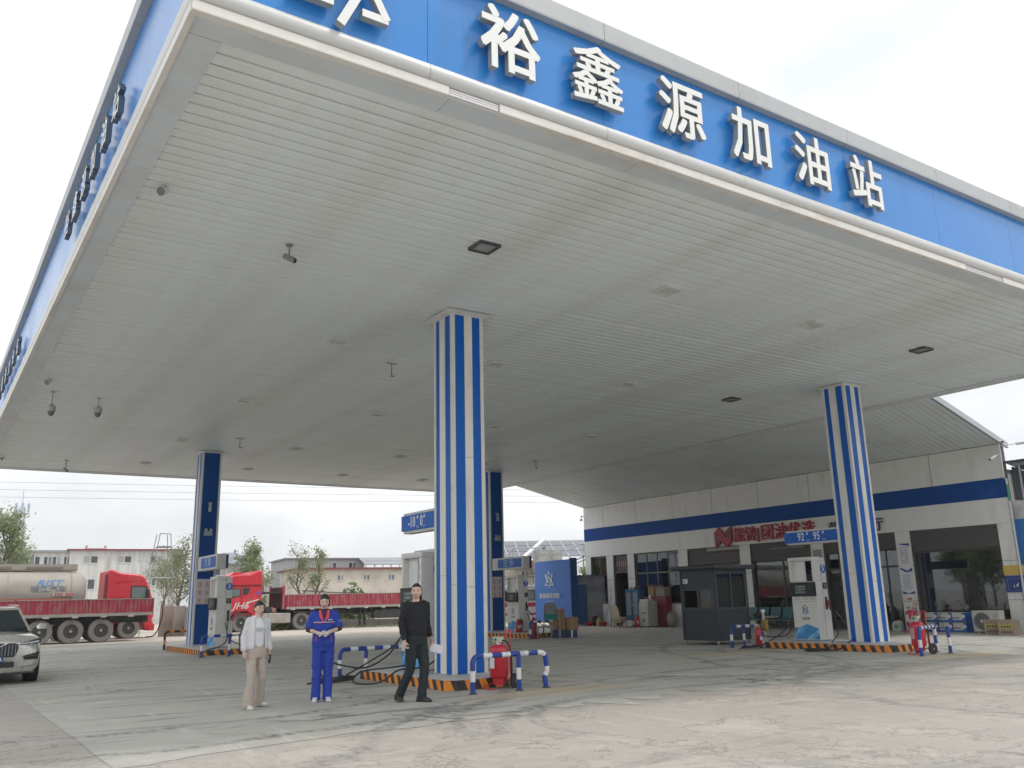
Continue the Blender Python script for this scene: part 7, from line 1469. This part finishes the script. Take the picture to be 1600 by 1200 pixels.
person('station attendant in blue uniform with coral collar and white gloves, hands together at the waist',(5.37,13.30,0),-.36,.93,PA,'bob',cl_att,(-.02,.17,0),1.05)
# ---- 3 man in black
sw=M('sweater_black',(.012,.013,.017),.85,bump=.3,bscale=80); tr_k=M('trousers_charcoal',(.012,.020,.024),.8,bump=.15,bscale=70); shk=M('shoe_black',(.025,.025,.027),.5)
def cl_man(t,P,Pf,Mh):
    V=Vector; b=MB(); b.loft([grid_ring((P['hx'],0,.93),.168,.128),grid_ring((P['hx'],-.005,.99),.176,.142,pw=.92),grid_ring((P['cx'],-.012,1.10),.172,.148),grid_ring((P['cx'],-.005,1.24),.186,.148,pw=.95),grid_ring((P['cx'],0,1.33),.190,.122),grid_ring((P['cx'],.005,1.40),.155,.090),grid_ring((P['cx'],.01,1.44),.080,.070)])
    for k in ('L','R'):
        sh,el,wr=V(P['sh'+k]),V(P['el'+k]),V(P['wr'+k]); s_=-1 if sh.x<0 else 1
        b.tube([sh+V((-s_*.06,0,.02)),sh+V((s_*.0,0,.0)),sh.lerp(el,.5),el,el.lerp(wr,.5),el.lerp(wr,.95)],[.052,.068,.060,.054,.048,.038],14)
    cloth_put('sweater',b,sw,t,.011,.004,21,3,.007)
    trousers(t,P,tr_k,(.066,.070),False,.070,23,.098); shoes(t,P,shk,M('sole_black',(.03,.03,.03),.7),(.35,-.25))
    w=V(P['wrL'])+V(P['hdL']).normalized()*.11; MB().box(-.02,-.006,-.085,.17,.0,.035,Matrix.Translation(w+V((.0,-.01,-.01)))@Matrix.Rotation(.22,4,'Y')@Matrix.Rotation(-.4,4,'Z')).build('paper_sheets',M('paper_lilac',(.68,.68,.76),.6),t)
    MB().box(-.02,-.0,-.085,.165,.004,.03,Matrix.Translation(w+V((.0,-.001,-.012)))@Matrix.Rotation(.28,4,'Y')@Matrix.Rotation(-.4,4,'Z')).build('paper_sheets',M('paper_lilac',(.68,.68,.76),.6),t)
PM=dict(head=(-.02,-.035,1.590),neck=(-.005,-.005,1.475),hx=.0,cx=-.01,shR=(-.185,.0,1.395),elR=(-.245,.03,1.12),wrR=(-.235,-.045,.875),shL=(.175,0,1.395),elL=(.235,.06,1.13),wrL=(.255,-.01,.90),
  hdR=(.0,-.15,-1),hnR=(1,-.2,0),hsR=-1,hcR=.95,hdL=(.05,-.25,-1),hnL=(-1,-.1,0),hsL=1,hcL=.8,
  hipR=(-.088,0,.88),knR=(-.10,.0,.475),anR=(-.175,.21,.105),hipL=(.088,0,.88),knL=(.085,-.10,.475),anL=(.035,-.09,.085))
person('man in a black sweater and dark trousers striding past the nearest column with white papers',(6.41,12.22,0),.12,1.005,PM,'short',cl_man,(-.68,.04,0),1.02)

bpy.data.scenes.remove(_WS)
